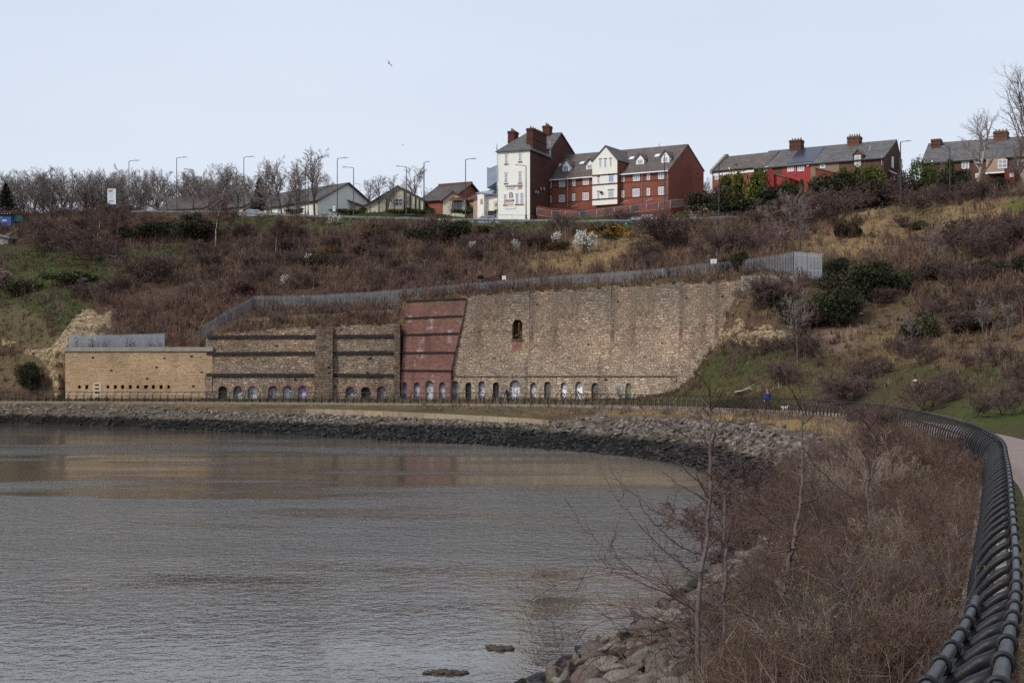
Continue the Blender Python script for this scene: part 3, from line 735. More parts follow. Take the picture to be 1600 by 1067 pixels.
for yl, yr in ((526, 524.5), (552, 550.5), (585.5, 586)):
    for xa, xb in ((-.7, x492 - .02), (x522 + .02, f.L - .44)):
        za_, zb_ = f.at(400, yl)[1], f.at(600, yr)[1]
        za2 = np.interp(xa, [f.x(400), f.x(600)], [za_, zb_]); zb2 = np.interp(xb, [f.x(400), f.x(600)], [za_, zb_])
        mb = MB(); h = .17; y0 = bt * za2 - .20
        n = max(3, int((xb - xa) / 1.6)); prev = None
        for i in range(n):
            a = xa + (xb - xa) * i / n + .012; b = xa + (xb - xa) * (i + 1) / n - .012
            z0_, z1_ = [np.interp(q, [xa, xb], [za2, zb2]) + .02 * (random.random() - .5) for q in (a, b)]
            e = .05 * random.random()
            mb.add([(a,y0-e,z0_-h),(b,y0-e,z1_-h),(b,y0+.6,z1_-h),(a,y0+.6,z0_-h),(a,y0-e,z0_+h),(b,y0-e,z1_+h),(b,y0+.6,z1_+h),(a,y0+.6,z0_+h)],
                   [(3,2,1,0),(4,5,6,7),(0,1,5,4),(1,2,6,5),(2,3,7,6),(3,0,4,7)])
        mb.build('ledge', MT['timber'], r)
kA = [6,0,1,0,5,2,0,6,0]
for a, k in zip(arA, kA):
    infill(r, a, GR[k], .5, 'purple graffiti on the arch infill' if k == 2 else None)
    o = arch_pts(*a); o2 = arch_pts(a[0], a[1] + .44, a[2] + .22)
    if k != 0 or a[0] > 5:
        pass
    mb = MB()
    for i in range(1, len(o) - 2):
        q = [o[i], o[i+1], o2[i+1], o2[i]]
        mb.poly([(x, bt * z - .03, z) for x, z in q]); mb.poly([(x, y, z) for (x, z), y in ((o2[i], bt*o2[i][1] - .03), (o2[i+1], bt*o2[i+1][1] - .03), (o2[i+1], bt*o2[i+1][1] + .1), (o2[i], bt*o2[i][1] + .1))])
    mb.build('arch_surround', MT['kiln_brick'], r)

# --- the red brick kiln front
f = Fr(622, 168.6, 712, 167.6, 2.25); bt = .06
r = f.empty('lime_kiln', label='red brick kiln front with five thin dark ledges and whitish stains', cat='wall')
arB = []
for px, w, yt in ((632,.55,597),(651,.7,597),(670.5,.95,594.5),(690.5,.72,597)):
    x, z = f.at(px, yt); arB.append((x, w, z))
mb = MB(); zb = f.at(660, 579)[1]; xr = f.x(704)
arch_band(mb, .35, xr, zb, arB, bt)
mb.poly([(.35,0,-.5),(xr,0,-.5),(xr,0,0),(.35,0,0)])
# right edge leans outwards as it climbs
xt = f.at(728, 465)[0]; ztl, ztr = f.at(631, 470)[1], f.at(726, 465.5)[1]; n = 12
for i in range(n):
    z0_, z1_ = zb + (ztl - zb) * i / n, zb + (ztl - zb) * (i + 1) / n
    a0, a1 = .35 + .5 * i / n, .35 + .5 * (i + 1) / n
    b0, b1 = xr + (xt - xr) * i / n, xr + (xt - xr) * (i + 1) / n
    z0r, z1r = zb + (ztr - zb) * i / n, zb + (ztr - zb) * (i + 1) / n
    mb.poly([(a0, bt*z0_, z0_), (b0, bt*z0r, z0r), (b1, bt*z1r, z1r), (a1, bt*z1_, z1_)])
mb.poly([(.85, bt*ztl, ztl), (xt, bt*ztr, ztr), (xt, bt*ztr + 1.3, ztr), (.85, bt*ztl + 1.3, ztl)])
mb.poly([(.35,0,-.5),(.85,bt*ztl,ztl),(.85,bt*ztl+1.3,ztl),(.35,1.6,-.5)])
mb.build('wall_face', MT['kiln_brick'], r)
for (xa, ya), (xb, yb) in (((632,470),(726,466)),((629.5,497),(721,493)),((626.5,523),(715,520.5)),((624,551),(710,550.5)),((624,578.5),(707,579))):
    a, za2 = f.at(xa, ya); b, zb2 = f.at(xb, yb); mb = MB(); h = .085
    n = 7
    for i in range(n):
        p, q = a + (b - a) * i / n, a + (b - a) * (i + .985) / n
        zp_, zq = za2 + (zb2 - za2) * i / n + .03 * random.random(), za2 + (zb2 - za2) * (i + 1) / n
        mb.add([(p,bt*zp_-.14,zp_-h),(q,bt*zq-.14,zq-h),(q,bt*zq+.4,zq-h),(p,bt*zp_+.4,zp_-h),(p,bt*zp_-.14,zp_+h),(q,bt*zq-.14,zq+h),(q,bt*zq+.4,zq+h),(p,bt*zp_+.4,zp_+h)],
               [(3,2,1,0),(4,5,6,7),(0,1,5,4),(1,2,6,5),(2,3,7,6),(3,0,4,7)])
    mb.build('ledge', MT['timber'], r)
for a, k in zip(arB, (0, 5, 1, 5)): infill(r, a, GR[k], .45)

# --- the tall stone kiln front: three bays bending towards the viewer
r = None
bays = [(703,168.2,824,165.9),(824,165.9,950,160.6),(950,160.6,1056,153.2),(1056,153.2,1112,149.6),(1112,149.6,1168,146.9)]
tops = {703:466,740:463,780:458,824:455,860:455,905:451,950:448,985:446.5,1030:444,1056:442,1085:443,1112:440,1140:439,1168:437}
arcs = [(711,.85,595,0),(731.5,.75,597.5,6),(752.5,.85,595,5),(774.5,.75,597,6),(804,1.25,593.5,1),(832.5,.85,597.5,5),(855,.95,596,3),(880,.78,597.5,4),(904,.95,596,4),(929,.9,598,0),(981,.92,598.5,3)]  # the later near-black arch is open; its dark sheet imitates the shade inside
bt = .05
f0 = Fr(*bays[0], 2.25)
r = f0.empty('lime_kiln', label='tall bare sandstone kiln wall with one high arched niche and a row of graffitied arches', cat='wall')
inv = Matrix.Translation(f0.A) @ Matrix.Rotation(f0.rz, 4, 'Z'); inv.invert()
for bi, (pa, Da, pb, Db) in enumerate(bays):
    f = Fr(pa, Da, pb, Db, 2.25); mb = MB()
    zs = f.at((pa + pb) / 2, 587.5)[1]
    ar = [(f.at(px, yt)[0], w, f.at(px, yt)[1], k) for px, w, yt, k in arcs if pa <= px < pb]
    f.L += .10
    if ar: arch_band(mb, 0, f.L, zs, [a[:3] for a in ar], bt)
    else: mb.poly([(0,0,0),(f.L,0,0),(f.L,bt*zs,zs),(0,bt*zs,zs)])
    mb.poly([(0,0,-.6),(f.L,0,-.6),(f.L,0,0),(0,0,0)])
    tp = [(f.x(px), f.at(px, y)[1]) for px, y in tops.items() if pa <= px <= pb]
    if bi == 0:     # leave a hole for the niche
        xn, zn = f.at(807, 499); xw = .68; zb_ = f.at(807, 530)[1]
        rough_top(mb, 0, xn - xw, zs, tp, bt, jag=.2, step=.6); rough_top(mb, xn + xw, f.L, zs, tp, bt, jag=.2, step=.6)
        ztop = np.interp(xn, [q[0] for q in tp], [q[1] for q in tp])
        o = arch_pts(xn, 1.25, zn, zb_)
        Yb = lambda z: bt * z
        mb.poly([(xn-xw,Yb(zs),zs),(xn+xw,Yb(zs),zs),(xn+xw,Yb(zb_),zb_),(xn-xw,Yb(zb_),zb_)])
        ring = [(xn-xw, zb_)] + o + [(xn+xw, zb_), (xn+xw, ztop), (xn-xw, ztop)]
        mb.poly([(x, Yb(z), z) for x, z in ring])
        mb.poly([(xn-xw,Yb(ztop),ztop),(xn+xw,Yb(ztop),ztop),(xn+xw,Yb(ztop)+1.3,ztop),(xn-xw,Yb(ztop)+1.3,ztop)])
        for p, q in zip(o, o[1:]): mb.poly([(p[0],Yb(p[1]),p[1]),(q[0],Yb(q[1]),q[1]),(q[0],Yb(q[1])+1.5,q[1]),(p[0],Yb(p[1])+1.5,p[1])])
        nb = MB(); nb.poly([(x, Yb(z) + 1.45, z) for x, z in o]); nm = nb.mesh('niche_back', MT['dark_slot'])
        sb = MB(); sb.box(xn - .72, xn + .72, Yb(zb_) - .12, Yb(zb_) + .5, zb_ - .16, zb_ + .02); sm_ = sb.mesh('niche_sill', MT['kiln_dark'])
        gb = MB(); gb.tube([(xn + .12, Yb(zb_) + .3, zb_), (xn + .12, Yb(zb_) + .35, zn - .35)], .05, 5); gb.tube([(xn - .55, Yb(zb_) + .5, zb_ + .25), (xn + .5, Yb(zb_) + .4, zb_ + .9)], .06, 5)
        pm = gb.mesh('fallen_bar', MT['kiln_dark'])
        kb = MB(); kb.poly([(xn-.6,Yb(zb_-1.3)-.015,zb_-1.35),(xn+.6,Yb(zb_-1.3)-.015,zb_-1.35),(xn+.6,Yb(zb_)-.015,zb_-.17),(xn-.6,Yb(zb_)-.015,zb_-.17)]); km = kb.mesh('brick_patch', MT['kiln_brick'])
    else: rough_top(mb, 0, f.L, zs, tp, bt, jag=.2, step=.6)
    W = Matrix.Translation(f.A) @ Matrix.Rotation(f.rz, 4, 'Z'); L = inv @ W
    def put(me, name, lab=None):
        o = bpy.data.objects.new(name, me); link(o, r, lab); o.matrix_local = L; return o
    mfaces = [MT['big_stone'], MT['big_stone'], MT['big_stone'], MT['big_stone'], MT['kiln_dark']]
    put(mb.mesh('wall_bay', MT['big_stone']), 'wall_bay')
    if bi == 0:
        put(nm, 'niche_back'); put(sm_, 'niche_sill'); put(pm, 'fallen_bar'); put(km, 'brick_patch')
    if bi < 3:
        cb = MB(); n = int(f.L / 1.1)
        for i in range(n):
            a, b = f.L * i / n, f.L * (i + .99) / n; e = .02 * random.random()
            cb.box(a, b, bt * zs - .10 - e, bt * zs + .3, zs - .07, zs + .06)
        put(cb.mesh('string_course', MT['kiln_dark'] if bi else MT['kiln_stone']), 'string_course')
    for x, w, z, k in ar:
        ob = MB(); ob.poly([(q[0], .38 if bi < 2 else .28, q[1]) for q in arch_pts(x, w, z)])
        put(ob.mesh('arch_infill', GR[k]), 'arch_infill', {4: 'white painted arch infill', 3: 'dark arch infill with green paint'}.get(k))

# --- smaller walls on and above the slope
def slab_wall(name, pts, mat, thick, sink, label, jag=.05, step=1.0, cat='wall', coping=None):
    """pts = [(px, ytop, D, height)]"""
    A0 = P(pts[0][0], pts[0][1], pts[0][2]); o = empty(name, A0, 0, label, cat)
    mb = MB(); Q = [P(a, b, c) - A0 for a, b, c, h in pts]
    for (p, q), (a, b) in zip(zip(Q, Q[1:]), zip(pts, pts[1:])):
        n = max(1, int((q - p).length / step)); d = (q - p).normalized(); nrm = Vector((-d.y, d.x, 0)).normalized()
        for i in range(n):
            s, e = p.lerp(q, i / n), p.lerp(q, (i + 1) / n); hh = a[3] + (b[3] - a[3]) * i / n; dz = jag * (random.random() - .5) * 2
            vs = []
            for w_ in (s, e):
                for off in (0, thick):
                    for zz in (-hh - sink, dz): vs.append(w_ + nrm * off + Vector((0, 0, zz)))
            mb.add(vs, [(0,4,5,1),(1,5,7,3),(3,7,6,2),(2,6,4,0),(0,1,3,2),(4,6,7,5)])
    mb.build('wall_face', mat, o)
    if coping:
        cb = MB()
        for p, q in zip(Q, Q[1:]):
            d = (q - p).normalized(); nrm = Vector((-d.y, d.x, 0)).normalized(); vs = []
            for w_ in (p, q):
                for off in (-.08, thick + .08):
                    for zz in (.06, .2): vs.append(w_ + nrm * off + Vector((0, 0, zz)))
            cb.add(vs, [(0,4,5,1),(1,5,7,3),(3,7,6,2),(2,6,4,0),(0,1,3,2),(4,6,7,5)])
        cb.build('coping', coping, o)
    return o
slab_wall('retaining_wall', [(378,501,175.8,1.2),(430,495,175.6,1.4),(470,493,175.4,1.4),(530,489,175,1.6),(575,486,174.8,1.7),(627,483,174.5,1.8)], MT['kiln_stone'], .5, .6, 'low grey rubble retaining wall in the dry grass above the stepped kiln wall', .07)
slab_wall('concrete_wall', [(1160,431,147.8,3.0),(1200,430,148.2,2.8),(1245,431,149,2.2)], MT['concrete'], .5, 1.5, 'plain brownish concrete wall under the right end of the palisade fence', .02, 3)
slab_wall('rubble_wall', [(1076,322,206,2.3),(1120,322.5,204.5,2.3),(1165,322,203,2.3),(1212,321,201.5,2.2)], MT['rubble'], .6, .8, 'broken pale rubble stone wall beside the road at the top of the slope', .10, .9)
slab_wall('timber_edge', [(478,638.5,138.5,.42),(600,642.5,134.3,.48),(720,648,130.8,.58),(800,652.5,126.8,.6),(857,656.5,123.6,.6)], MT['pale_timber'], .4, .5, 'long pale timber edge of the grass terrace above the rock armour', .015, 2.0, 'terrace edge')

# --- rock faces standing out of the slope
def rock_face(name, poly, bulge, label, nx=46, ny=34):
    xs = [p[0] for p in poly]; ys = [p[1] for p in poly]; x0, x1, y0, y1 = min(xs), max(xs), min(ys), max(ys)
    def inside(x, y):
        c = False
        for (ax, ay), (bx, by) in zip(poly, poly[1:] + poly[:1]):
            if (ay > y) != (by > y) and x < (bx - ax) * (y - ay) / (by - ay) + ax: c = not c
        return c
    def edge(x, y):
        d = 1e9
        for (ax, ay), (bx, by) in zip(poly, poly[1:] + poly[:1]):
            L2 = (bx-ax)**2 + (by-ay)**2; tt = max(0, min(1, ((x-ax)*(bx-ax) + (y-ay)*(by-ay)) / L2))
            d = min(d, math.hypot(x - ax - tt*(bx-ax), y - ay - tt*(by-ay)))
        return d
    idx = {}; V = []
    for i in range(nx + 1):
        for j in range(ny + 1):
            x = x0 + (x1 - x0) * i / nx; y = y0 + (y1 - y0) * j / ny
            h = hit(x, y)
            if h is None: continue
            e = edge(x, y) * (1 if inside(x, y) else -1)
            k = max(-.35, min(1, e / 14))
            b = bulge * k * (.75 + .5 * fbm(x * .05, y * .08, 2)) + (.55 * fbm(x * .14, y * .22, 7, 6) + .5 * abs(fbm(x * .03 + 5, y * .26, 1, 3))) * max(0, min(1, e / 5 + .3)) - .25
            V.append(h + Vector((-h.x, -h.y, CZ - h.z)).normalized() * b); idx[i, j] = len(V) - 1
    F = [(idx[i,j], idx[i+1,j], idx[i+1,j+1], idx[i,j+1]) for i in range(nx) for j in range(ny) if all(k in idx for k in ((i,j),(i+1,j),(i+1,j+1),(i,j+1)))]
    c = sum(V, Vector()) / len(V)
    o = bpy.data.objects.new(name, np_mesh(name, [tuple(p - c) for p in V], F, MT['cliff'], None, False)); o.location = c
    return link(o, None, label, 'rock')
rock_face('rock_face', [(176,480),(160,492),(137,478),(118,492),(100,515),(85,535),(62,545),(38,540),(36,553),(60,560),(72,575),(78,600),(84,624),(101,624),(101,560),(104,545),(150,540),(176,512)], 1.9, 'pale yellow rock face with crumbling ledges left of the tan wall')
rock_face('rock_face', [(0,525),(15,527),(27,535),(20,545),(0,543)], .6, 'small pinkish rock patch in the green slope at the far left', 14, 10)
rock_face('rock_face', [(1112,545),(1118,520),(1140,510),(1152,494),(1164,500),(1168,512),(1200,508),(1232,517),(1228,530),(1205,543),(1170,545),(1135,538),(1120,550)], .9, 'pale broken rock outcrop below dark bushes right of the tall kiln wall', 40, 22)
# ------------------------------------------------------------------ fences and railings
def palisade(name, pts, label, mat, hgt=2.4, pale=.165, sink=.3, panel=2.75):
    """pts = [(px, ytop, D)]"""
    A0 = P(*pts[0]); A0.z -= hgt; o = empty(name, A0, 0, label, 'fence')
    Q = [P(*p) - A0 for p in pts]
    for p, q in zip(Q, Q[1:]):
        L = (q - p).length; n = max(1, round(L / panel)); d = (q - p) / L; h2 = Vector((d.x, d.y, 0)).normalized(); nr = Vector((-h2.y, h2.x, 0))
        for i in range(n):
            s, e = p.lerp(q, i / n), p.lerp(q, (i + 1) / n); mb = MB(); l = (e - s).length; k = max(3, int(l / pale))
            for j in range(k):
                c = s.lerp(e, (j + .5) / k); w_ = .046; dz = .03 * (random.random() - .5)
                a, b = c - h2 * w_ - nr * .03, c + h2 * w_ - nr * .03
                B0 = Vector((0, 0, -hgt - sink)); T = Vector((0, 0, -.12 + dz))
                mid = c - nr * .055
                mb.add([a + B0, mid + B0, b + B0, a + T, mid + T, b + T, c - nr * .045 + Vector((0, 0, dz))], [(0,1,4,3),(1,2,5,4),(3,4,6),(4,5,6)])
            for zz in (-.35, -1.9):
                vs = [v + nr * yy + Vector((0, 0, zz + dz2)) for v in (s, e) for yy in (0, .05) for dz2 in (-.04, .04)]
                mb.add(vs, [(0,4,5,1),(1,5,7,3),(3,7,6,2),(2,6,4,0)])
            mb.build('panel', mat, o)
            pb = MB(); pb.box(s.x - .05, s.x + .05, s.y, s.y + .09, s.z - hgt - sink, s.z + .02); pb.build('post', MT['galv'] if i % 3 else MT['dark_wood'], o)
    s = Q[-1]; pb = MB(); pb.box(s.x - .05, s.x + .05, s.y, s.y + .09, s.z - hgt - sink, s.z + .02); pb.build('post', MT['galv'], o)
    return o
fence1 = palisade('palisade_fence', [(314,509,173.5),(340,494,175.8),(370,477,178),(397,462,180),(440,461.5,179.8),(507,459.5,179),(570,456,178.2),(635,451,177.5),(700,445,176),(787,437.5,173.2),(860,431,170.3),(930,426.5,167.3),(1012,421,162),(1060,416,158.5),(1097,411,156.2),(1135,408,154.4),(1170,404,152.8),(1210,398,151.6),(1240,393,151)], 'long grey palisade fence climbing the slope above the kiln walls', MT['galv'])
palisade('palisade_gate', [(1241,392.6,150.9),(1262,394,149.6),(1284,395.5,148.6)], 'bright grey palisade gate folded back at the right end of the long fence', MT['galv_bright'], 2.5, .15)
palisade('palisade_fence', [(107,523,174.3),(182,522.5,174.0),(257,520.5,173.7)], 'short bright grey palisade fence on top of the tan wall', MT['galv_bright'], 1.95, .13, .25, 2.9)

# the railing along the path: bowed balusters, a top rail, a lower rail
def secdir(t):
    Rr, B = cur(RC, t), cur(BC, t); d = B - Rr; d.z = 0
    return Rr, d.normalized()
ra = empty('path_railing', cur(RC, 1), 0, 'long black railing of bowed balusters curving along the riverside path', 'railing')
O0 = cur(RC, 1)
RT = np.arange(0, NK - 1, .004); RP = np.array([cur(RC, t) for t in RT])
CL = np.concatenate([[0], np.cumsum(np.linalg.norm(RP[1:] - RP[:-1], axis=1))])
def t_at(s): return float(np.interp(s, CL, RT))
Ltot = CL[-1]; PITCH = .96
HT = 1.2
def rail_pts(off, z, s0, s1, step):
    out = []
    for s in np.arange(s0, s1 + step * .5, step):
        p, d = secdir(t_at(min(s, s1))); out.append(p + d * off + Vector((0, 0, z)) - O0)
    return out
s_near = 6.0
s12 = float(np.interp(3.05, RT, CL))
top = []
s = 0
mb = MB(); mb.tube(rail_pts(.0, HT, 0, s12 + 60, .9), .034, 10); mb.build('top_rail', MT['rail_metal'], ra)
mb = MB(); mb.tube(rail_pts(.0, HT, s12 + 60, Ltot, 1.6), .036, 5); mb.build('top_rail', MT['black_metal'], ra)
mb = MB(); mb.tube(rail_pts(-.31, 1.075, 0, s12 - .2, .8), .034, 10); mb.build('hand_rail', MT['rail_metal'], ra)
mb = MB(); mb.tube(rail_pts(-.22, .74, s12 + 4, Ltot, 1.3), .022, 5); mb.build('mid_rail', MT['black_metal'], ra)
mb = MB(); mb.tube(rail_pts(-.38, .06, s12 + 30, Ltot, 1.6), .04, 4); mb.build('bottom_rail', MT['black_metal'], ra)
SEC = [(-.44,0),(-.46,.18),(-.47,.36),(-.455,.54),(-.415,.72),(-.345,.88),(-.245,1.01),(-.13,1.10),(-.03,1.15)]
def baluster_mesh(mb, s, n, rad, O, step=1):
    p, d = secdir(t_at(s)); q = SEC[::step] if SEC[::step][-1] == SEC[-1] else SEC[::step] + [SEC[-1]]
    j = .012 * (random.random() - .5)
    mb.tube([p - O + d * (x + j) + Vector((0, 0, z)) for x, z in q], [rad * (1 - .12 * i / len(q)) for i in range(len(q))], n)
    mb.tube([p - O + d * (-.27) + Vector((0, 0, 0)), p - O + d * (-.25) + Vector((0, 0, .4)), p - O + d * (-.23) + Vector((0, 0, .76))], rad * .62, max(4, n - 4))
def ring(mb, c, ax, r0, rt, n=14, k=6):
    ax = ax.normalized(); a = ax.orthogonal().normalized(); b = ax.cross(a); vs = []; fs = []
    for i in range(n):
        t = 2*math.pi*i/n; o = a*math.cos(t) + b*math.sin(t)
        for j in range(k):
            u = 2*math.pi*j/k; vs.append(c + o*(r0 + rt*math.cos(u)) + ax*rt*math.sin(u)*1.15)
    for i in range(n):
        for j in range(k): fs.append((i*k+j, ((i+1) % n)*k+j, ((i+1) % n)*k+(j+1) % k, i*k+(j+1) % k))
    mb.add(vs, fs, 0, True)
ss = np.arange(float(np.interp(1.0, RT, CL)) - 1.5, Ltot, PITCH)
far = MB(); nb_ = 0
for s in ss:
    p, d = secdir(t_at(s)); tang = Vector((d.y * -1, d.x, 0))
    if nb_ < 100:
        near = nb_ < 60; O = p.copy()
        mb = MB(); baluster_mesh(mb, s, 12 if nb_ < 30 else 7, .040 if nb_ < 60 else .038, O)
        b = mb.build('baluster', MT['black_metal'], ra); b.location = O - O0
        if near:
            q0, q1 = cur(RC, t_at(s + .1)), cur(RC, t_at(s - .1)); ax = q0 - q1
            mb = MB(); ring(mb, Vector((0, 0, HT)), ax, .043, .013); mb.build('collar', MT['black_metal'], b)
            if s < s12 - .3: mb = MB(); ring(mb, d * -.31 + Vector((0, 0, 1.075)), ax, .043, .013); mb.build('collar', MT['black_metal'], b)
        nb_ += 1
    else: baluster_mesh(far, s, 5, .040, O0, 2)
fb = far.build('baluster', MT['black_metal'], ra, kind='stuff')
# white rag tied to the rail
pz, dz_ = secdir(t_at(float(np.interp(3.6, RT, CL)) ))
mb = MB(); c = pz + dz_ * -.05 + Vector((0, 0, 1.17))
for i in range(7): mb.poly([c + Vector((.02 * random.uniform(-1, 1), .03 * random.uniform(-1, 1), .035 * random.uniform(-1, 1))) for _ in range(4)])
mb.build('rag', MT['litter'], None, label='scrap of pale cloth tied to the black railing', cat='rag')

# crash barrier along the road on the plateau edge
def road_edge(px): 
    k = [(-300,240),(0,240),(98,235),(200,233),(320,230),(400,226),(500,220),(625,216),(720,204),(800,203),(950,197),(1060,195.5),(1115,195),(1212,196)]
    return float(np.interp(px, [q[0] for q in k], [q[1] for q in k]))
mb = MB(); pb = []; o = None; L = []
for px in np.arange(205, 1216, 9):
    D = road_edge(px) + 1.6; p = gp(px, D); L.append(p)
o = empty('crash_barrier', L[0], 0, 'long low grey crash barrier along the road at the top of the slope', 'barrier')
rb = MB()
for z, hw in ((.62, .16),):
    vs = [];
    for p in L:
        for yy, zz in ((0, -hw), (-.07, -hw * .5), (0, 0), (-.07, hw * .5), (0, hw)): vs.append(p - L[0] + Vector((0, yy, z + zz)))
    rb.add(vs, [(5*i+a, 5*i+5+a, 5*i+6+a, 5*i+1+a) for i in range(len(L) - 1) for a in range(4)])
rb.build('rail', MT['galv'], o)
for p in L[::2][:60]:
    q = p - L[0]; m2 = MB(); m2.box(q.x - .06, q.x + .06, q.y + .02, q.y + .12, q.z - .3, q.z + .74); m2.build('post', MT['galv'], o)
# the road itself
V = []; F = []
pxs = list(np.arange(-250, 1230, 8))
for i, px in enumerate(pxs):
    D = road_edge(px)
    for dd in (2.6, 4.8, 7.2): q = gp(px, D + dd); V.append((q.x, q.y, q.z + .05))
    if i: F += [(3*i-3, 3*i, 3*i+1, 3*i-2), (3*i-2, 3*i+1, 3*i+2, 3*i-1)]
link(bpy.data.objects.new('road', np_mesh('road', V, F, MT['tarmac'], None, True)), kind='structure')

def bar_rail(name, pts, h, label, mat=MT['lamp_grey'], gap=.13, posts=2.4):
    A0 = pts[0].copy(); o = empty(name, A0, 0, label, 'railing')
    for p, q in zip(pts, pts[1:]):
        p, q = p - A0, q - A0; L = (q - p).length; n = max(1, round(L / posts))
        for i in range(n):
            s, e = p.lerp(q, i / n), p.lerp(q, (i + 1) / n); mb = MB()
            for z in (.1, h): mb.tube([s + Vector((0, 0, z)), e + Vector((0, 0, z))], .028, 4)
            k = max(2, int((e - s).length / gap))
            for j in range(k): c = s.lerp(e, j / k); mb.tube([c + Vector((0, 0, .1)), c + Vector((0, 0, h))], .011, 3, cap=False)
            mb.build('panel', mat, o)
            mb = MB(); mb.tube([s + Vector((0, 0, -.2)), s + Vector((0, 0, h + .06))], .04, 4); mb.build('post', mat, o)
    return o

# ------------------------------------------------------------------ street lamps
def lamp(px, ytop, D, arm, length, label, mat='lamp_black', base_y=None, rad=.10):
    p = gp(px, D); h = ZY(ytop, D) - p.z
    o = empty('street_lamp', p, 0, label, 'street lamp', 'street lamps along the hilltop road')
    mb = MB(); mb.tube([(0,0,-.3),(0,0,1.6),(0,0,1.65),(0,0,h)], [rad*1.25,rad*1.25,rad*.85,rad*.55], 7); mb.build('pole', MT[mat], o)
    if arm:
        a = math.copysign(length, arm)
        mb = MB(); mb.tube([(0,0,h - .05),(a*.3,0,h + .06),(a*.8,0,h + .12)], [.05,.045,.04], 5); mb.build('arm', MT[mat], o)
        mb = MB(); x0, x1 = sorted((a * .72, a * 1.25)); zz = h + .12
        mb.add([(x0,-.14,zz-.05),(x1,-.10,zz-.02),(x1,.10,zz-.02),(x0,.14,zz-.05),(x0,-.12,zz+.10),(x1,-.06,zz+.05),(x1,.06,zz+.05),(x0,.12,zz+.10)],
               [(3,2,1,0),(4,5,6,7),(0,1,5,4),(1,2,6,5),(2,3,7,6),(3,0,4,7)])
        mb.build('lantern', MT['lamp_grey'], o)
    else:
        mb = MB(); mb.ell((0, 0, h + .05), (.16, .16, .10), 8, 5); mb.build('lantern', MT['lamp_grey'], o)
    return o
LAMPS = [
 (31,279,262,0,0,'slim lamp post among bare trees above the blue hut at the far left'),
 (79.5,265,258,0,0,'slim dark lamp post without an arm, left of the white information board'),
 (201.5,252,246,1,1.5,'tall dark street lamp just right of the white information board'),
 (206.5,271,262,0,0,'short thin lamp post close behind the lamp beside the information board'),
 (276,247,243,1,1.5,'tall dark street lamp with its arm to the right, beside the dense dark round tree'),
 (302,265.5,262,-1,1.4,'dark street lamp with its arm to the left, behind the dark roofed bungalow'),
 (370,263,254,-1,1.4,'dark street lamp with its arm to the left, close left of a taller lamp'),
 (381,246,238,1,1.5,'tall dark street lamp with its arm to the right, close right of a shorter lamp'),
 (477,262,232,0,0,'left one of a close pair of plain dark poles before the long bungalow'),
 (481.5,262.5,231,0,0,'right one of a close pair of plain dark poles before the long bungalow'),
 (527,248,224,1,1.4,'tall dark street lamp with its arm to the right, beside the white budded tree'),
 (552.5,262.5,228,-1,1.4,'street lamp with its arm to the left, above the small gabled bungalow'),
 (562.5,288,300,-1,.9,'small distant pale street lamp left of the big gabled house'),
 (635,261,226,-1,1.3,'street lamp with its arm to the left, in front of the big gabled house'),
 (662.5,254,240,1,.8,'thick dark street lamp with short arm above the dark hall roof'),
 (727.5,249.5,206.5,1,1.3,'tall street lamp with its arm to the right, left of the white pub'),
 (822,259.5,206,-1,1.25,'street lamp with its arm to the left, in front of the white pub'),
 (1038.5,243,204,0,0,'dark lamp post in front of the right end of the red brick flats'),
 (1082,267.5,226,0,0,'short lamp post against the brick gable end of the flats'),
 (1123.5,255,200.5,0,0,'black lamp post standing before the broken rubble wall'),
 (1407,222,194,1,1.2,'black street lamp with its arm to the right, at the gable of the brick terrace'),
 (1484,231,188,-1,.9,'black street lamp with its arm to the left, before the far right terrace')]
for px, yt, D, a, l, lab in LAMPS:
    lamp(px, yt, D, a, l, lab, 'lamp_grey' if px == 562.5 else 'lamp_black', rad=.13 if px in (662.5, 1123.5, 1407) else .10)

# ------------------------------------------------------------------ signs
def board(name, px, y0, y1, D, wpx, posts, label, lines):
    x = XP(px, D); zt, zb = ZY(y0, D), ZY(y1, D); gz = ground(x, D); wd = wpx / FPX * D
    o = empty(name, Vector((x, D, gz)), 0, label, 'sign')
    mb = MB(); mb.box(-wd/2, wd/2, -.04, .04, zb - gz, zt - gz); mb.build('panel', MT['sign_white'], o)
    for i in posts: mb = MB(); mb.box(i*wd - .06, i*wd + .06, .05, .16, -.3, zt - gz - .1); mb.build('post', MT['lamp_black'], o)
    for u0, u1, v0, v1, m in lines:
        mb = MB(); mb.box(-wd/2 + wd*u0, -wd/2 + wd*u1, -.05, -.041, zt - gz - (zt-zb)*v1, zt - gz - (zt-zb)*v0); mb.build('printed_line', MT[m], o)
    return o
board('information_board', 174.5, 295, 319.5, 246, 13, (-.42, .42), 'tall white information board with a yellow strip and lines of small print', 
      [(.05,.80,.03,.075,'sign_grey'),(.12,.62,.12,.20,'sign_dark'),(.10,.14,.12,.20,'sign_yellow'),(.1,.85,.27,.30,'sign_grey'),(.25,.7,.35,.38,'sign_grey'),(.25,.6,.46,.49,'sign_grey'),(.1,.7,.55,.575,'sign_grey'),(.14,.72,.74,.785,'sign_dark'),(.14,.9,.83,.855,'sign_grey'),(.3,.65,.91,.935,'sign_grey')])
board('small_sign', 522, 322, 330.5, 226, 4.2, (0,), 'small pale sign on a post beside the crash barrier and white blossom', [(.2,.8,.3,.45,'sign_grey')])
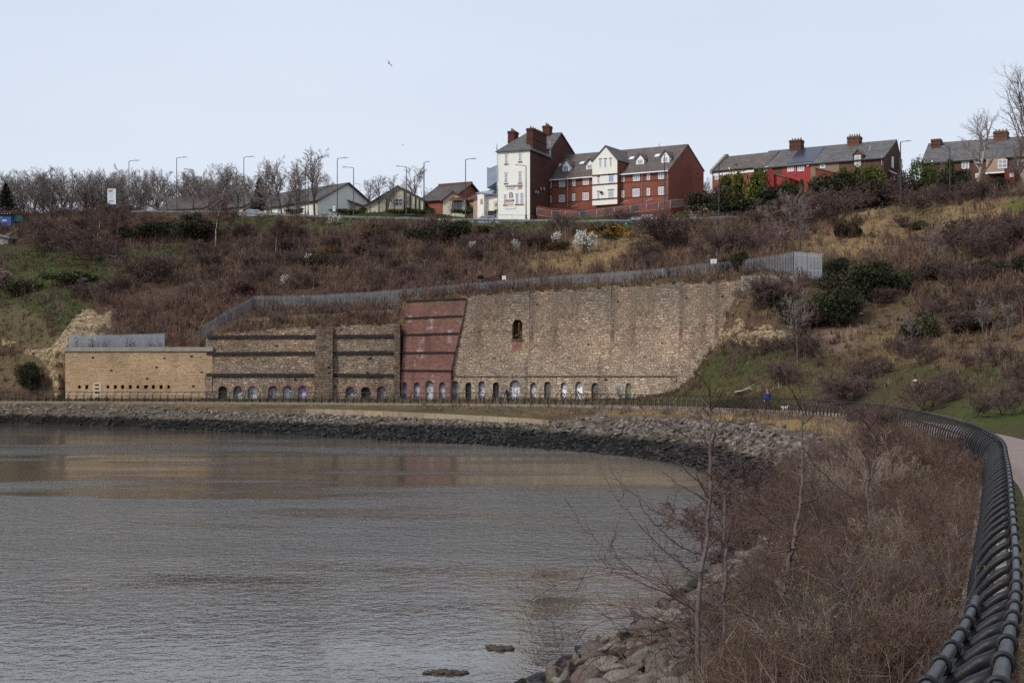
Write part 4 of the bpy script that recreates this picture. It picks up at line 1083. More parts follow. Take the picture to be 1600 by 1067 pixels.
for px, y0, y1, D, wp, lab, ln in ((787.5,431,437,173.0,6,'small white notice fixed to the top of the palisade fence, left one of two',[(.35,.65,.15,.75,'sign_grey')]),(1115,405,412,155.0,9.5,'wider white notice fixed to the palisade fence beside a dark bush, right one of two',[(.1,.9,.2,.3,'sign_grey'),(.1,.9,.45,.55,'sign_grey'),(.1,.7,.7,.8,'sign_grey')])):
    x = XP(px, D); wd = wp / FPX * D; h = (y1 - y0) / FPX * D
    o = empty('fence_notice', Vector((x, D - .06, ZY(y1, D))), 0, lab, 'sign', 'notices on the palisade fence')
    mb = MB(); mb.box(-wd/2, wd/2, -.03, 0, 0, h); mb.build('panel', MT['white_frame'], o)
    for u0, u1, v0, v1, m in ln: mb = MB(); mb.box(-wd/2 + wd*u0, -wd/2 + wd*u1, -.036, -.031, h*(1-v1), h*(1-v0)); mb.build('printed_line', MT[m], o)
# ------------------------------------------------------------------ houses
def text_mesh(s, size, mat, name, parent, loc, rot=(math.pi/2, 0, 0), wscale=1.0):
    cu = bpy.data.curves.new(name, 'FONT'); cu.body = s; cu.size = size; cu.extrude = .008; cu.align_x = 'CENTER'
    tmp = bpy.data.objects.new('tmp', cu); C.objects.link(tmp)
    me = bpy.data.meshes.new_from_object(tmp.evaluated_get(bpy.context.evaluated_depsgraph_get()))
    bpy.data.objects.remove(tmp); me.materials.clear(); me.materials.append(mat)
    o = bpy.data.objects.new(name, me); o.location = loc; o.rotation_euler = rot; o.scale = (wscale, 1, 1)
    return link(o, parent)
def window(parent, x, z, w, h, y=0.0, glass='net_glass', frame='white_frame', bars=(1, 1), fr=.07, sill=None, side=False, label=None, head=None):
    """window on a y-plane (or, side=True, on an x-plane at x = y); frame part with a pane sub-part"""
    def B(mb, a, b, c, d, e, f):
        if side: mb.box(y - d, y - c, a, b, e, f) if side > 0 else mb.box(y + c, y + d, a, b, e, f)
        else: mb.box(a, b, y + c, y + d, e, f)
    mb = MB()
    B(mb, x-w/2, x-w/2+fr, -.05, .02, z, z+h); B(mb, x+w/2-fr, x+w/2, -.05, .02, z, z+h)
    B(mb, x-w/2+fr, x+w/2-fr, -.05, .02, z, z+fr); B(mb, x-w/2+fr, x+w/2-fr, -.05, .02, z+h-fr, z+h)
    nx, nz = bars
    for i in range(1, nx): B(mb, x-w/2 + w*i/nx - fr*.4, x-w/2 + w*i/nx + fr*.4, -.042, .02, z+fr, z+h-fr)
    for i in range(1, nz): B(mb, x-w/2+fr, x+w/2-fr, -.047, .02, z + h*i/nz - fr*.4, z + h*i/nz + fr*.4)
    o = mb.build('window', MT[frame], parent, label=label)
    mb = MB(); B(mb, x-w/2+fr*.9, x+w/2-fr*.9, -.02, -.004, z+fr*.9, z+h-fr*.9); mb.build('pane', MT[glass], o)
    if sill: mb = MB(); B(mb, x-w/2-.08, x+w/2+.08, -.12, .0, z-.13, z-.004); mb.build('sill', MT[sill], o)
    if head: mb = MB(); B(mb, x-w/2-.06, x+w/2+.06, -.035, .0, z+h+.004, z+h+.16); mb.build('lintel', MT[head], o)
    return o
def chimney(parent, x0, x1, y0, y1, z0, z1, mat, pots=4, cap=True):
    mb = MB(); mb.box(x0, x1, y0, y1, z0, z1 - .35)
    mb.box(x0 - .08, x1 + .08, y0 - .08, y1 + .08, z1 - .35, z1 - .18); mb.box(x0 - .03, x1 + .03, y0 - .03, y1 + .03, z1 - .18, z1)
    mb.box(x0 - .05, x1 + .05, y0 - .05, y1 + .05, z0 + (z1 - z0) * .55, z0 + (z1 - z0) * .55 + .12)
    o = mb.build('chimney', mat, parent)
    L = (x1 - x0) >= (y1 - y0)
    for i in range(pots):
        k = (i + .5) / pots; c = (x0 + (x1 - x0) * k, (y0 + y1) / 2) if L else ((x0 + x1) / 2, y0 + (y1 - y0) * k)
        mb = MB(); hh = .36 + .12 * random.random(); mb.tube([(c[0], c[1], z1 - .02), (c[0], c[1], z1 + hh * .8), (c[0], c[1], z1 + hh)], [.15, .12, .15], 7); mb.build('chimney_pot', MT['chimney_pot'], o)
    return o
def slab(mb, a, b, c, d, th=.14):
    """a roof plane given by four corners (eave left, eave right, ridge right, ridge left), thickened downwards"""
    a, b, c, d = map(Vector, (a, b, c, d)); n = (b - a).cross(d - a).normalized() * th
    if n.z < 0: n = -n
    vs = [a, b, c, d, a - n, b - n, c - n, d - n]
    mb.add(vs, [(0,1,2,3),(7,6,5,4),(0,4,5,1),(1,5,6,2),(2,6,7,3),(3,7,4,0)])

# --- the white pub
f = Fr(778, 217.6, 828, 215.6, ZY(346, 215.6)); EM = f
pub = f.empty('pub', label='tall white rendered pub with dark brick side, slate hipped roof and three chimneys', cat='pub')
Wd = f.L; z_e = f.at(828, 233.7)[1]; D1 = 11.0; D2 = 20.0
def vdepth(px):         # depth along the right hand side wall at a photo column
    k = (px - 800) / FPX; o = f.A + f.u * Wd
    return (k * o.y - o.x) / (f.v.x - k * f.v.y)
D1 = vdepth(860); D2 = vdepth(897)
def zside(px, py): return ZY(py, (f.A + f.u * Wd + f.v * vdepth(px)).y) - f.A.z
mb = MB(); mb.poly([(0,0,-2),(Wd,0,-2),(Wd,0,z_e),(0,0,z_e)]); mb.poly([(0,0,-2),(0,0,z_e),(0,D1,z_e),(0,D1,-2)])
mb.poly([(0,.02,z_e),(Wd,.02,z_e),(Wd,D1,z_e),(0,D1,z_e)])
mb.build('white_wall', MT['white_render'], pub)
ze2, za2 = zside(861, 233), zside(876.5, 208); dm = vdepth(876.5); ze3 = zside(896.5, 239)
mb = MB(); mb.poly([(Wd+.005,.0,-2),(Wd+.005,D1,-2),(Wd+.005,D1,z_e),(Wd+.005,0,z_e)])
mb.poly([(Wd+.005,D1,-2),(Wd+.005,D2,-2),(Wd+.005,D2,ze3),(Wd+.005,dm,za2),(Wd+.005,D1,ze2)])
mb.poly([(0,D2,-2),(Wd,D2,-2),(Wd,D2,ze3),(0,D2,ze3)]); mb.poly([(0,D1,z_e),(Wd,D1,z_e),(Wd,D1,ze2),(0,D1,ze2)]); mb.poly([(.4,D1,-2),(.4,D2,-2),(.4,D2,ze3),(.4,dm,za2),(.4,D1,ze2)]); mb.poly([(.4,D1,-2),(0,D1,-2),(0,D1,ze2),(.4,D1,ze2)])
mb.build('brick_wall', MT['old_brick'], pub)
mb = MB(); za1 = f.at(822, 208, 5)[1]; xr = Wd * .55; yr0 = 4.8; ov = .3
mb.poly([(-ov,-ov,z_e),(Wd+ov,-ov,z_e),(xr,yr0,za1)]); mb.poly([(Wd+ov,-ov,z_e),(Wd+ov,D1,z_e),(xr,D1+1.2,za1),(xr,yr0,za1)]); mb.poly([(-ov,-ov,z_e),(xr,yr0,za1),(xr,D1+1.2,za1),(-ov,D1,z_e)])
mb.poly([(-ov,-ov,z_e-.14),(Wd+ov,-ov,z_e-.14),(Wd+ov,-ov,z_e),(-ov,-ov,z_e)]); mb.poly([(Wd+ov,-ov,z_e-.14),(Wd+ov,D1,z_e-.14),(Wd+ov,D1,z_e),(Wd+ov,-ov,z_e)]); mb.poly([(-ov,-ov,z_e-.14),(-ov,D1,z_e-.14),(Wd+ov,D1,z_e-.14),(Wd+ov,-ov,z_e-.14)])
mb.build('front_roof', MT['slate'], pub)
mb = MB(); slab(mb, (.4,D1-.2,ze2-.05), (Wd+.15,D1-.2,ze2-.05), (Wd+.15,dm,za2+.1), (.4,dm,za2+.1)); slab(mb, (Wd+.15,D2+.2,ze3-.1), (.4,D2+.2,ze3-.1), (.4,dm,za2+.1), (Wd+.15,dm,za2+.1))
mb.build('rear_roof', MT['slate'], pub)
mb = MB(); mb.box(Wd-.05, Wd+.12, D1-.35, D1-.05, z_e-.2, ze2 + 1.2); mb.build('parapet', MT['grey_lead'], pub)
b0, b1 = vdepth(832), vdepth(853.5)
chimney(pub, Wd-1.0, Wd+.06, b0, b1, z_e - .3, zside(842, 204.5), MT['old_brick'], 6)
chimney(pub, .25, 1.35, 3.4, 5.2, z_e - .1, f.at(796, 206, 4)[1], MT['old_brick'], 3)
x_, z_ = f.at(861, 199.5, dm + 1); chimney(pub, x_ - .75, x_ + .45, dm - 1.0, dm + .4, z_e + 1, z_, MT['old_brick'], 4)
for px, y0, y1, wpx, bars in ((791,241.5,256,5.2,(1,2)),(812.7,239.5,252.5,5.2,(1,2)),(790.6,270.8,286.5,5.2,(1,2)),(812.5,269.3,285.5,5.2,(1,2)),(789.3,303,319.8,5.4,(1,2)),(808,301.5,319,5.4,(1,2)),(815.3,301,318.8,5.2,(1,2))):
    x, z = f.at(px, y1); zt = f.at(px, y0)[1]; window(pub, x, z, wpx / FPX * 216 * 1.04, zt - z, bars=bars, frame='white_frame', fr=.06, sill='red_paint', head='grey_lead' if y0 < 290 else None)
x, z = f.at(798.5, 309.5); zt = f.at(798.5, 301.5)[1]
mb = MB(); mb.poly([(q[0], -.02, q[1]) for q in arch_pts(x, .46, zt, z)]); aw = mb.build('arched_window', MT['net_glass'], pub)
mb = MB(); o_, o2 = arch_pts(x, .46, zt, z), arch_pts(x, .62, zt + .09, z - .06)
for i in range(len(o_) - 1): mb.poly([(q[0], -.03, q[1]) for q in (o_[i], o_[i+1], o2[i+1], o2[i])])
mb.build('frame', MT['dark_wood'], aw)
x0, z0 = f.at(789.5, 291); x1, z1 = f.at(816, 290.6)
mb = MB(); mb.box(x0, x1, -.16, .0, z0 - .07, z0 + .12); mb.build('fascia_light', MT['grey_lead'], pub)
x, z = f.at(798.2, 296.7); text_mesh("A  F'WAY", .42, MT['red_paint'], 'lettering', pub, (x, -.02, z), wscale=.75)
x, z = f.at(812.5, 295.4); mb = MB(); mb.box(x-.26, x+.30, -.03, -.005, z, z+.34); em = mb.build('emblem', MT['red_paint'], pub); mb = MB(); mb.box(x-.12, x+.14, -.04, -.031, z+.08, z+.24); mb.build('emblem_centre', MT['cream_render'], em)
x, z = f.at(809, 297.5); mb = MB(); mb.box(x-.06, x+.06, -.03, -.005, z-.02, z+.2); mb.build('emblem', MT['grey_lead'], pub)
x0, z0 = f.at(791.3, 315.3); x1, z1 = f.at(803, 311.8); mb = MB(); mb.box(x0, x1, -.07, -.005, z0, z1); bn = mb.build('banner', MT['red_paint'], pub)
text_mesh('LOUNGE', .22, MT['white_frame'], 'lettering', bn, ((x0+x1)/2, -.08, (z0+z1)/2 - .07))
x0, z0 = f.at(792, 321); x1, z1 = f.at(802, 316.5); mb = MB(); mb.box(x0, x1, -.06, -.005, z0, z1); bn = mb.build('notice', MT['cream_render'], pub)
for i in range(3): mb = MB(); mb.box(x0 + .1, x1 - .1, -.07, -.061, z0 + .08 + .13*i, z0 + .12 + .13*i); mb.build('printed_line', MT['sign_grey'], bn)
x0, z0 = f.at(789.5, 327.5); x1, z1 = f.at(806, 323); mb = MB(); mb.box(x0, x1, -.03, -.005, z0, z1); pn = mb.build('panel', MT['grey_lead'], pub); mb = MB(); mb.box(x0+.06, x1-.06, -.036, -.031, z0+.06, z1-.06); mb.build('panel_face', MT['white_render'], pn)
for px, py in ((838,298),(842.5,292.5),(847.5,292.8),(834.5,297.5)):   # satellite dishes on the dark side wall
    y_ = vdepth(px); z_ = zside(px, py + 3); mb = MB(); mb.ell((Wd + .32, y_, z_), (.07, .30, .30), 8, 6); mb.tube([(Wd, y_, z_ - .1), (Wd + .3, y_, z_)], .03, 4); mb.build('satellite_dish', MT['lamp_grey'], pub)
# billboard on the pub's left side wall
mb = MB(); p0 = f.at(770, 297, 2.2); p1 = f.at(770, 268, 2.2); mb.box(p0[0], p0[0] + .1, -.1, 3.6, p0[1], p1[1] + .3); mb.box(p0[0], 0, 1.4, 1.5, p0[1] + .3, p0[1] + .4); mb.box(p0[0], 0, 1.4, 1.5, p1[1] - .4, p1[1] - .3)
bb = mb.build('billboard', MT['solar_pale'], pub)
mb = MB(); mb.add([(p0[0], -.14, p0[1]), (0, -.14, p0[1] + 1.0), (0, -.14, p1[1] + .6), (p0[0], -.14, p1[1])], [(0,1,2,3)]); mb.add([(p0[0], -.1, p0[1]), (0, -.1, p0[1] + 1.0), (0, -.1, p1[1] + .6), (p0[0], -.1, p1[1])], [(0,1,2,3)]); mb.build('board_face', MT['solar_pale'], bb)
x_, z_ = f.at(777, 235); mb = MB(); mb.tube([(-.12, -.15, z_), (-.12, -.15, z_ + 1.0)], .08, 5); mb.tube([(-.08, -.1, 0), (-.08, -.1, z_)], .05, 5); mb.build('drainpipe', MT['grey_lead'], pub)

# --- pub annex with a slanted pale roof
f = Fr(746, 219.5, 779, 217.8, ZY(346, 218))
ax = f.empty('pub_annex', label='low white annex with blue grey panelled roof joined to the white pub', cat='annex')
mb = MB(); x1, x2, x3 = f.x(756), f.x(768), f.L
zl, zr = f.at(747, 301.5)[1], f.at(757, 304)[1]
mb.add([(0,0,-2),(x1,0,-2),(x1,0,zr),(0,0,zl),(0,6,-2),(x1,6,-2),(x1,6,zr),(0,6,zl)], [(0,1,2,3),(1,5,6,2),(4,0,3,7),(3,2,6,7),(5,4,7,6)])
mb.poly([(x1,.9,-2),(x3,.9,-2),(x3,.9,f.at(778,307)[1]),(x1,.9,zr-.1)])
mb.build('wall_face', MT['white_render'], ax)
z0 = f.at(768, 306)[1]; z1 = f.at(768, 292)[1]
mb = MB(); slab(mb, (-.2,-.25,zl+.05), (x3,.6,z0+.15), (x3,5.5,z1+.35), (2.3,5.5,z1+.25)); rf = mb.build('roof', MT['solar_pale'], ax)
mb = MB(); slab(mb, (-3.2,3,zl-.5), (-.1,3,zl+.3), (2.3,6.5,z1+.7), (-.8,6.5,z1+.7)); mb.build('tiled_roof', MT['brown_tile'], ax)
mb = MB(); mb.box(-2.6, -.05, 3.4, 6, -2, zl - .45); mb.build('rear_wall', MT['pink_stone'], ax)
window(ax, f.x(752.5), f.at(752, 319)[1], .34, .75, frame='red_paint', fr=.05, bars=(1, 2))
gx0, gx1 = f.x(758.5), f.x(771.5); mb = MB(); mb.box(gx0, gx1, .80, .86, -.4, f.at(765, 328.5)[1]); mb.build('gate', MT['cloth_dark'], ax)
mb = MB(); bx0, bx1 = f.x(769), x3 - .1; mb.box(bx0, bx1, .3, .95, f.at(773, 327)[1], f.at(773, 313)[1]); bx = mb.build('bay', MT['cream_render'], ax)
window(bx, (bx0+bx1)/2, f.at(773, 322)[1], .22, .5, y=.3, frame='dark_wood', fr=.04)
mb = MB(); mb.box(x3 - 1.7, x3 - 1.15, 3.6, 4.2, z0, f.at(769, 284, 4)[1]); mb.build('vent_stack', MT['dark_wood'], ax)

# --- the red brick flats
f = Fr(847.5, 224.5, 1045, 213.6, ZY(329, 219)); Lf = f.L
fl = f.empty('brick_flats', label='long red brick flats with white dormers and a white gabled bay in the middle', cat='flats')
ze = (f.at(848, 281)[1] + f.at(1044, 265.3)[1]) / 2
yr = None; dpt = 13.0
xg, zg = f.at(1074.5, 226.5, 0), 0
# ridge depth from the gable apex, rear corner from the far eave
def depth_at(px, x):
    k = (px - 800) / FPX; o = f.A + f.u * x
    return (k * o.y - o.x) / (f.v.x - k * f.v.y)
yr = depth_at(1074.5, Lf); dpt = depth_at(1099.5, Lf)
zr = ZY(226.5, (f.A + f.u*Lf + f.v*yr).y) - f.A.z; zb = ZY(267.5, (f.A + f.u*Lf + f.v*dpt).y) - f.A.z
mb = MB(); mb.poly([(0,0,-3),(Lf,0,-3),(Lf,0,ze),(0,0,ze)]); mb.poly([(Lf,0,-3),(Lf,dpt,-3),(Lf,dpt,zb),(Lf,yr,zr),(Lf,0,ze)]); mb.poly([(0,0,-3),(0,dpt,-3),(0,dpt,zb),(0,yr,zr),(0,0,ze)]); mb.poly([(0,dpt,-3),(Lf,dpt,-3),(Lf,dpt,zb),(0,dpt,zb)])
mb.build('wall', MT['house_brick'], fl)
mb = MB(); ov = .35; k_ = (zr - ze) / yr
slab(mb, (-.1,-ov,ze - ov*k_ + .12), (Lf+.1,-ov,ze - ov*k_ + .12), (Lf+.1,yr,zr+.12), (-.1,yr,zr+.12))
slab(mb, (Lf+.1,dpt+.25,zb+.05), (-.1,dpt+.25,zb+.05), (-.1,yr,zr+.12), (Lf+.1,yr,zr+.12))
mb.build('roof', MT['brown_tile'], fl)
mb = MB(); xg0, xg1 = f.at(925.5, 300, -1.2)[0], f.at(964.5, 300, -1.2)[0]
mb.box(-.05, xg0 - .02, -ov - .12, -ov + .02, ze - ov*k_ - .08, ze - ov*k_ + .08); mb.build('gutter', MT['white_frame'], fl); mb = MB(); mb.box(xg1 + .02, Lf + .05, -ov - .12, -ov + .02, ze - ov*k_ - .08, ze - ov*k_ + .08); mb.build('gutter', MT['white_frame'], fl)
# white gabled bay
yb = -1.2; xm = f.at(946.5, 229, yb)[0]; zga = f.at(946.5, 228.5, yb)[1]; zl_ = f.at(926.5, 252, yb)[1]; zr_ = f.at(964, 250, yb)[1]
mb = MB(); zbt = f.at(945, 320, yb)[1]
mb.add([(xg0,yb,zbt),(xg1,yb,zbt),(xg1,yb,zr_),(xm,yb,zga),(xg0,yb,zl_)], [(0,1,2,3,4)]); mb.add([(xg0,yb,zbt),(xg0,.0,zbt),(xg0,.0,zl_),(xg0,yb,zl_)], [(0,1,2,3)])
mb.poly([(xg0,yb,zbt),(xg1,yb,zbt),(xg1,0,zbt),(xg0,0,zbt)])
bay = mb.build('gabled_bay', MT['cream_render'] if False else MT['white_render'], fl)
mb = MB(); mb.poly([(xg1+.004,yb,zbt),(xg1+.004,2.5,zbt),(xg1+.004,2.5,zr_),(xg1+.004,yb,zr_)]); mb.build('bay_side', MT['house_brick'], bay)
mb = MB(); yk = (zga + .1 - ze) / k_
slab(mb, (xg0-.18,yb-.15,zl_-.05), (xm,yb-.15,zga+.14), (xm,yk+.3,zga+.14), (xg0-.18,2.2,zl_-.05)); slab(mb, (xg1+.18,yb-.15,zr_-.05), (xm,yb-.15,zga+.14), (xm,yk+.3,zga+.14), (xg1+.18,3.0,zr_-.05)); mb.build('bay_roof', MT['brown_tile'], bay)
for yy in (273.2, 288, 311): 
    z = f.at(945, yy, yb)[1]; mb = MB(); mb.box(xg0 - .02, xg1 + .02, yb - .07, yb - .003, z - .09, z + .09); mb.build('band', MT['old_brick'], bay)
for px, y0, y1, wpx, gl, bars in ((938,249.5,261.5,3.8,'net_glass',(1,1)),(945.8,249,261,4.6,'net_glass',(1,1)),(954,248.5,260.5,3.8,'net_glass',(1,1)),(935,277,286.5,4.2,'net_glass',(1,1)),(955,274.5,285,9,'blue_blind',(3,1)),(934.8,300,310,4,'net_glass',(1,1)),(954.5,297.5,309,9.5,'net_glass',(3,1))):
    x, z = f.at(px, y1, yb); zt = f.at(px, y0, yb)[1]; window(bay, x, z, wpx/FPX*219, zt - z, y=yb - .004, glass=gl, bars=bars, fr=.07, head='dark_wood')
x, z = f.at(940.5, 301, yb); mb = MB(); mb.ell((x, yb - .25, z), (.28, .08, .22), 8, 6); mb.tube([(x, yb, z), (x, yb - .25, z)], .03, 4); mb.build('satellite_dish', MT['dark_wood'], bay)
# brick facade windows
for px, y0, y1, wpx, gl, bars in ((859.5,283.5,294,4.6,'glass',(1,1)),(859.3,306,317,4.6,'glass',(1,1)),(878.3,281,292.5,10,'net_glass',(3,1)),(878,304.5,316,10,'net_glass',(3,1)),(897,280,291,4.6,'net_glass',(1,1)),(896.6,302.5,314,4.6,'net_glass',(1,1)),
   (915.5,278,289,10,'pink_blind',(3,1)),(915.3,301,313,10,'pink_blind',(3,1)),(973.5,273.5,284.5,4.8,'net_glass',(1,1)),(973.3,297.5,309,4.8,'cream_render',(1,1)),(994.5,271,283,11,'net_glass',(3,1)),(994,295,307.5,11,'net_glass',(3,1)),
   (1013.3,270.2,281.5,5,'net_glass',(1,1)),(1013.2,294,305.5,5,'net_glass',(1,1)),(1034,268,280,10.8,'net_glass',(3,1)),(1034,292,304.5,10.8,'net_glass',(3,1))):
    x, z = f.at(px, y1); zt = f.at(px, y0)[1]; window(fl, x, z, wpx/FPX*219*1.05, zt - z, glass=gl, bars=bars, fr=.085, head='old_brick')
for yy0, yy1 in ((290.5, 284.5), (314, 309)):       # dark brick bands
    for xa, xb in ((0, xg0 - .02), (xg1 + .02, Lf)):
        mb = MB(); z = f.at(950, (yy0 + yy1) / 2)[1]; mb.box(xa, xb, -.024, -.004, z - .07, z + .07); mb.build('brick_band', MT['old_brick'], fl)
for px, y0, y1 in ((849.5,281,327),(887.3,279,325),(1003.8,271.5,316),(1043.2,266,316)):
    x, z = f.at(px, y1); zt = f.at(px, y0)[1]; mb = MB(); mb.tube([(x, -.09, z), (x, -.09, zt), (x, -ov, zt + .25)], .065, 5); mb.build('drainpipe', MT['cream_render'], fl)
for px, yt, yb_ in ((884.5,249.5,269),(921.7,248.5,266),(1000,240.5,258.5),(1039.5,235.5,255.5)):     # dormers
    # the window stands on the roof plane: walk up the slope until the sill height fits
    best = min(((abs(f.at(px, yb_, y)[1] - (ze + k_ * y)), y) for y in np.linspace(0, yr, 60)))[1]
    x, z = f.at(px, yb_, best); zt = f.at(px, yt, best)[1]; w2 = 6.2 / FPX * 219 * 1.05; h = zt - z; zh = z + h * .58
    yk2 = (zh - ze) / k_; yk3 = (zt - ze) / k_
    mb = MB(); mb.poly([(x-w2,best,z-.1),(x+w2,best,z-.1),(x+w2,best,zh),(x,best,zt),(x-w2,best,zh)])
    for s in (-1, 1): mb.poly([(x+s*w2,best,z-.1),(x+s*w2,best,zh),(x+s*w2,yk2,zh)])
    dm_ = mb.build('dormer', MT['white_frame'], fl)
    mb = MB(); slab(mb, (x-w2-.2,best-.25,zh-.12), (x,best-.25,zt+.1), (x,yk3+.1,zt+.1), (x-w2-.2,yk2,zh-.12), .08); slab(mb, (x+w2+.2,best-.25,zh-.12), (x,best-.25,zt+.1), (x,yk3+.1,zt+.1), (x+w2+.2,yk2,zh-.12), .08); mb.build('dormer_roof', MT['brown_tile'], dm_)
    window(dm_, x, z + .15, w2 * 1.35, h * .42, y=best - .01, glass='net_glass', bars=(2, 1), fr=.07)
for px, py in ((873,260),(909.5,256.5),(987,249),(1027,245)):          # rooflights
    best = min(((abs(f.at(px, py, y)[1] - (ze + k_ * y)), y) for y in np.linspace(0, yr, 60)))[1]; x, z = f.at(px, py, best)
    mb = MB(); s = .38
    slab(mb, (x-s,best-s,z-s*k_+.22), (x+s,best-s,z-s*k_+.22), (x+s,best+s,z+s*k_+.22), (x-s,best+s,z+s*k_+.22), .06); mb.build('rooflight', MT['sign_white'], fl)
mb = MB(); x, z = f.at(1030, 233, yr - .5); mb.tube([(x, yr - .6, zr - .6), (x, yr - .6, zr + .5)], .07, 5); mb.build('vent_pipe', MT['lamp_grey'], fl)
for px, py in ((896,322),(937,318),(975,315.5),(1013.5,312.5)):         # stair handrails
    x, z = f.at(px, py, -1); mb = MB(); mb.tube([(x-.55,-1,z-.28),(x+.1,-1,z),(x+.7,-1,z+.12)], .06, 5); mb.build('handrail', MT['lamp_grey'], fl)

# garden wall of the flats with its dark doors, and railings
gwp = [(839,321,216.5,3.2),(862,325.5,216.2,2.6),(905,327.5,214,2.6),(960,322,211.5,2.4),(1010,317,209.5,2.2),(1048,312,208.5,2.0),(1070,310,210,2.0)]
gw = slab_wall('garden_wall', gwp, MT['garden_brick'], .25, 1.6, 'red brick garden wall with dark doors along the grass bank below the flats', .0, 4)
for px, wpx in ((870,7.5),(910.5,8),(951.5,6.5),(993,6)):
    D = float(np.interp(px, [q[0] for q in gwp], [q[2] for q in gwp])) - .14; yt = float(np.interp(px, [q[0] for q in gwp], [q[1] for q in gwp])) + 1.5
    p = P(px, yt, D) - gw.location; hw = wpx / FPX * D; mb = MB(); mb.box(p.x - hw, p.x + hw, p.y - .06, p.y, p.z - 1.75, p.z); mb.build('door', MT['cloth_dark'] if px in (910.5,) else MT['old_brick'], gw)
bar_rail('garden_railing', [P(q[0], q[1] + 16 - (q[0] - 839) * .012, q[2] - 1.2) for q in gwp], 1.15, 'grey metal railing in front of the red garden wall of the flats')
bar_rail('pavement_railing', [P(772, 347, 212.2), P(800, 347.5, 212), P(826, 348, 211.8)], 1.1, 'low grey railing on the pavement before the white pub', gap=.3)

# --- terraces on the right
def terrace(name, pxa, Da, pxb, Db, yea, yeb, yra, yrb, depth_r, depth, label, wall, roof, ybase=302):
    f = Fr(pxa, Da, pxb, Db, ZY(ybase, (Da + Db) / 2) - 1.0); o = f.empty(name, label=label, cat='terraced house')
    zl, zr_ = f.at(pxa, yea)[1], f.at(pxb, yeb)[1]; ze = (zl + zr_) / 2
    rl, rr_ = f.at(pxa, yra, depth_r)[1], f.at(pxb, yrb, depth_r)[1]; zr = (rl + rr_) / 2
    L = f.L; zb = ze
    mb = MB(); mb.poly([(0,0,-3),(L,0,-3),(L,0,ze),(0,0,ze)])
    for x in (0, L): mb.poly([(x,0,-3),(x,depth,-3),(x,depth,zb),(x,depth_r,zr),(x,0,ze)])
    mb.poly([(0,depth,-3),(L,depth,-3),(L,depth,zb),(0,depth,zb)]); mb.build('wall', wall, o)
    k = (zr - ze) / depth_r; k2 = (zr - zb) / (depth - depth_r); mb = MB(); ov = .22
    slab(mb, (-.1,-ov,ze-ov*k+.12), (L+.06,-ov,ze-ov*k+.12), (L+.06,depth_r,zr+.12), (-.1,depth_r,zr+.12)); slab(mb, (L+.06,depth+ov,zb-ov*k2+.12), (-.1,depth+ov,zb-ov*k2+.12), (-.1,depth_r,zr+.12), (L+.06,depth_r,zr+.12)); rf = mb.build('roof', roof, o)
    mb = MB(); mb.box(0, L, -ov - .1, -ov + .02, ze - ov*k - .06, ze - ov*k + .06); mb.build('gutter', MT['dark_wood'], o)
    return f, o, ze, zr, rf, k
def on_roof(f, px, py, ze, k, dr):
    best = min(((abs(f.at(px, py, y)[1] - (ze + k * y)), y) for y in np.linspace(0, dr, 80)))[1]
    x, z = f.at(px, py, best); return x, best, z
# main terrace
f, o, ze, zr, rf, k = terrace('brick_terrace', 1178, 224, 1381, 213, 260.5, 250.3, 236.5, 223.8, 6.6, 9.6, 'brown brick terrace with slate roof, red painted back gable end of three windows', MT['terrace_brick'], MT['slate'])
for px, y0, y1, n in ((1246,220,237,4),(1336.5,214.5,231,5)):
    x, z = f.at(px, y0, 6.6); chimney(o, x-1.0, x+.9, 5.6, 7.2, zr - 1.0, z, MT['terrace_brick'], n)
x0 = on_roof(f, 1232, 255, ze, k, 6.6); x1 = on_roof(f, 1283, 233.5, ze, k, 6.6)
xa, xb = f.at(1232, 255, x0[1])[0], f.at(1270, 253, .5)[0]
mb = MB(); q = lambda x, y: (x, y, ze + k * y + .19)
slab(mb, q(xa, .5), q(xb, .5), q(xb, 6.2), q(xa, 6.2), .05); so_ = mb.build('solar_panel', MT['solar'], o)
# red painted house back, standing a little proud
xr0, xr1 = f.x(1222.5), f.x(1266.5); mb = MB(); mb.box(xr0, xr1, -.03, -.004, -2, ze - .16); mb.build('red_back', MT['red_paint'], o)
xt0, xt1 = xr1 + .01, f.x(1311); mb = MB(); mb.box(xt0, xt1, -.03, -.004, -2, ze - .16); mb.build('rendered_back', m_plain('tan_render', (.22,.155,.105), .85, .12, 1), o)
for px, y0, y1, wpx, bars in ((1196,260.8,268.5,7.5,(2,1)),(1235.6,258.8,268.2,10.5,(3,1)),(1251.5,258,267.6,10.5,(3,1)),(1285.5,256.5,263,8,(1,1))):
    x, z = f.at(px, y1); zt = f.at(px, y0)[1]; window(o, x, z, wpx/FPX*219*1.03, zt - z, y=-.034, bars=bars, fr=.10)
x, z = f.at(1262.5, 259.3); mb = MB(); mb.box(x-.2, x+.2, -.2, -.035, z-.1, z+.1); mb.build('alarm_box', MT['white_frame'], o)
for px in (1243.5,): x, z = f.at(px, 276); mb = MB(); mb.tube([(x, -.1, z), (x, -.1, ze - .2)], .06, 5); mb.build('drainpipe', MT['lamp_grey'], o)
x, z = f.at(1378, 272); mb = MB(); mb.tube([(x, -.1, z), (x, -.1, f.at(1378, 243)[1])], .06, 5); mb.build('drainpipe', MT['lamp_grey'], o)
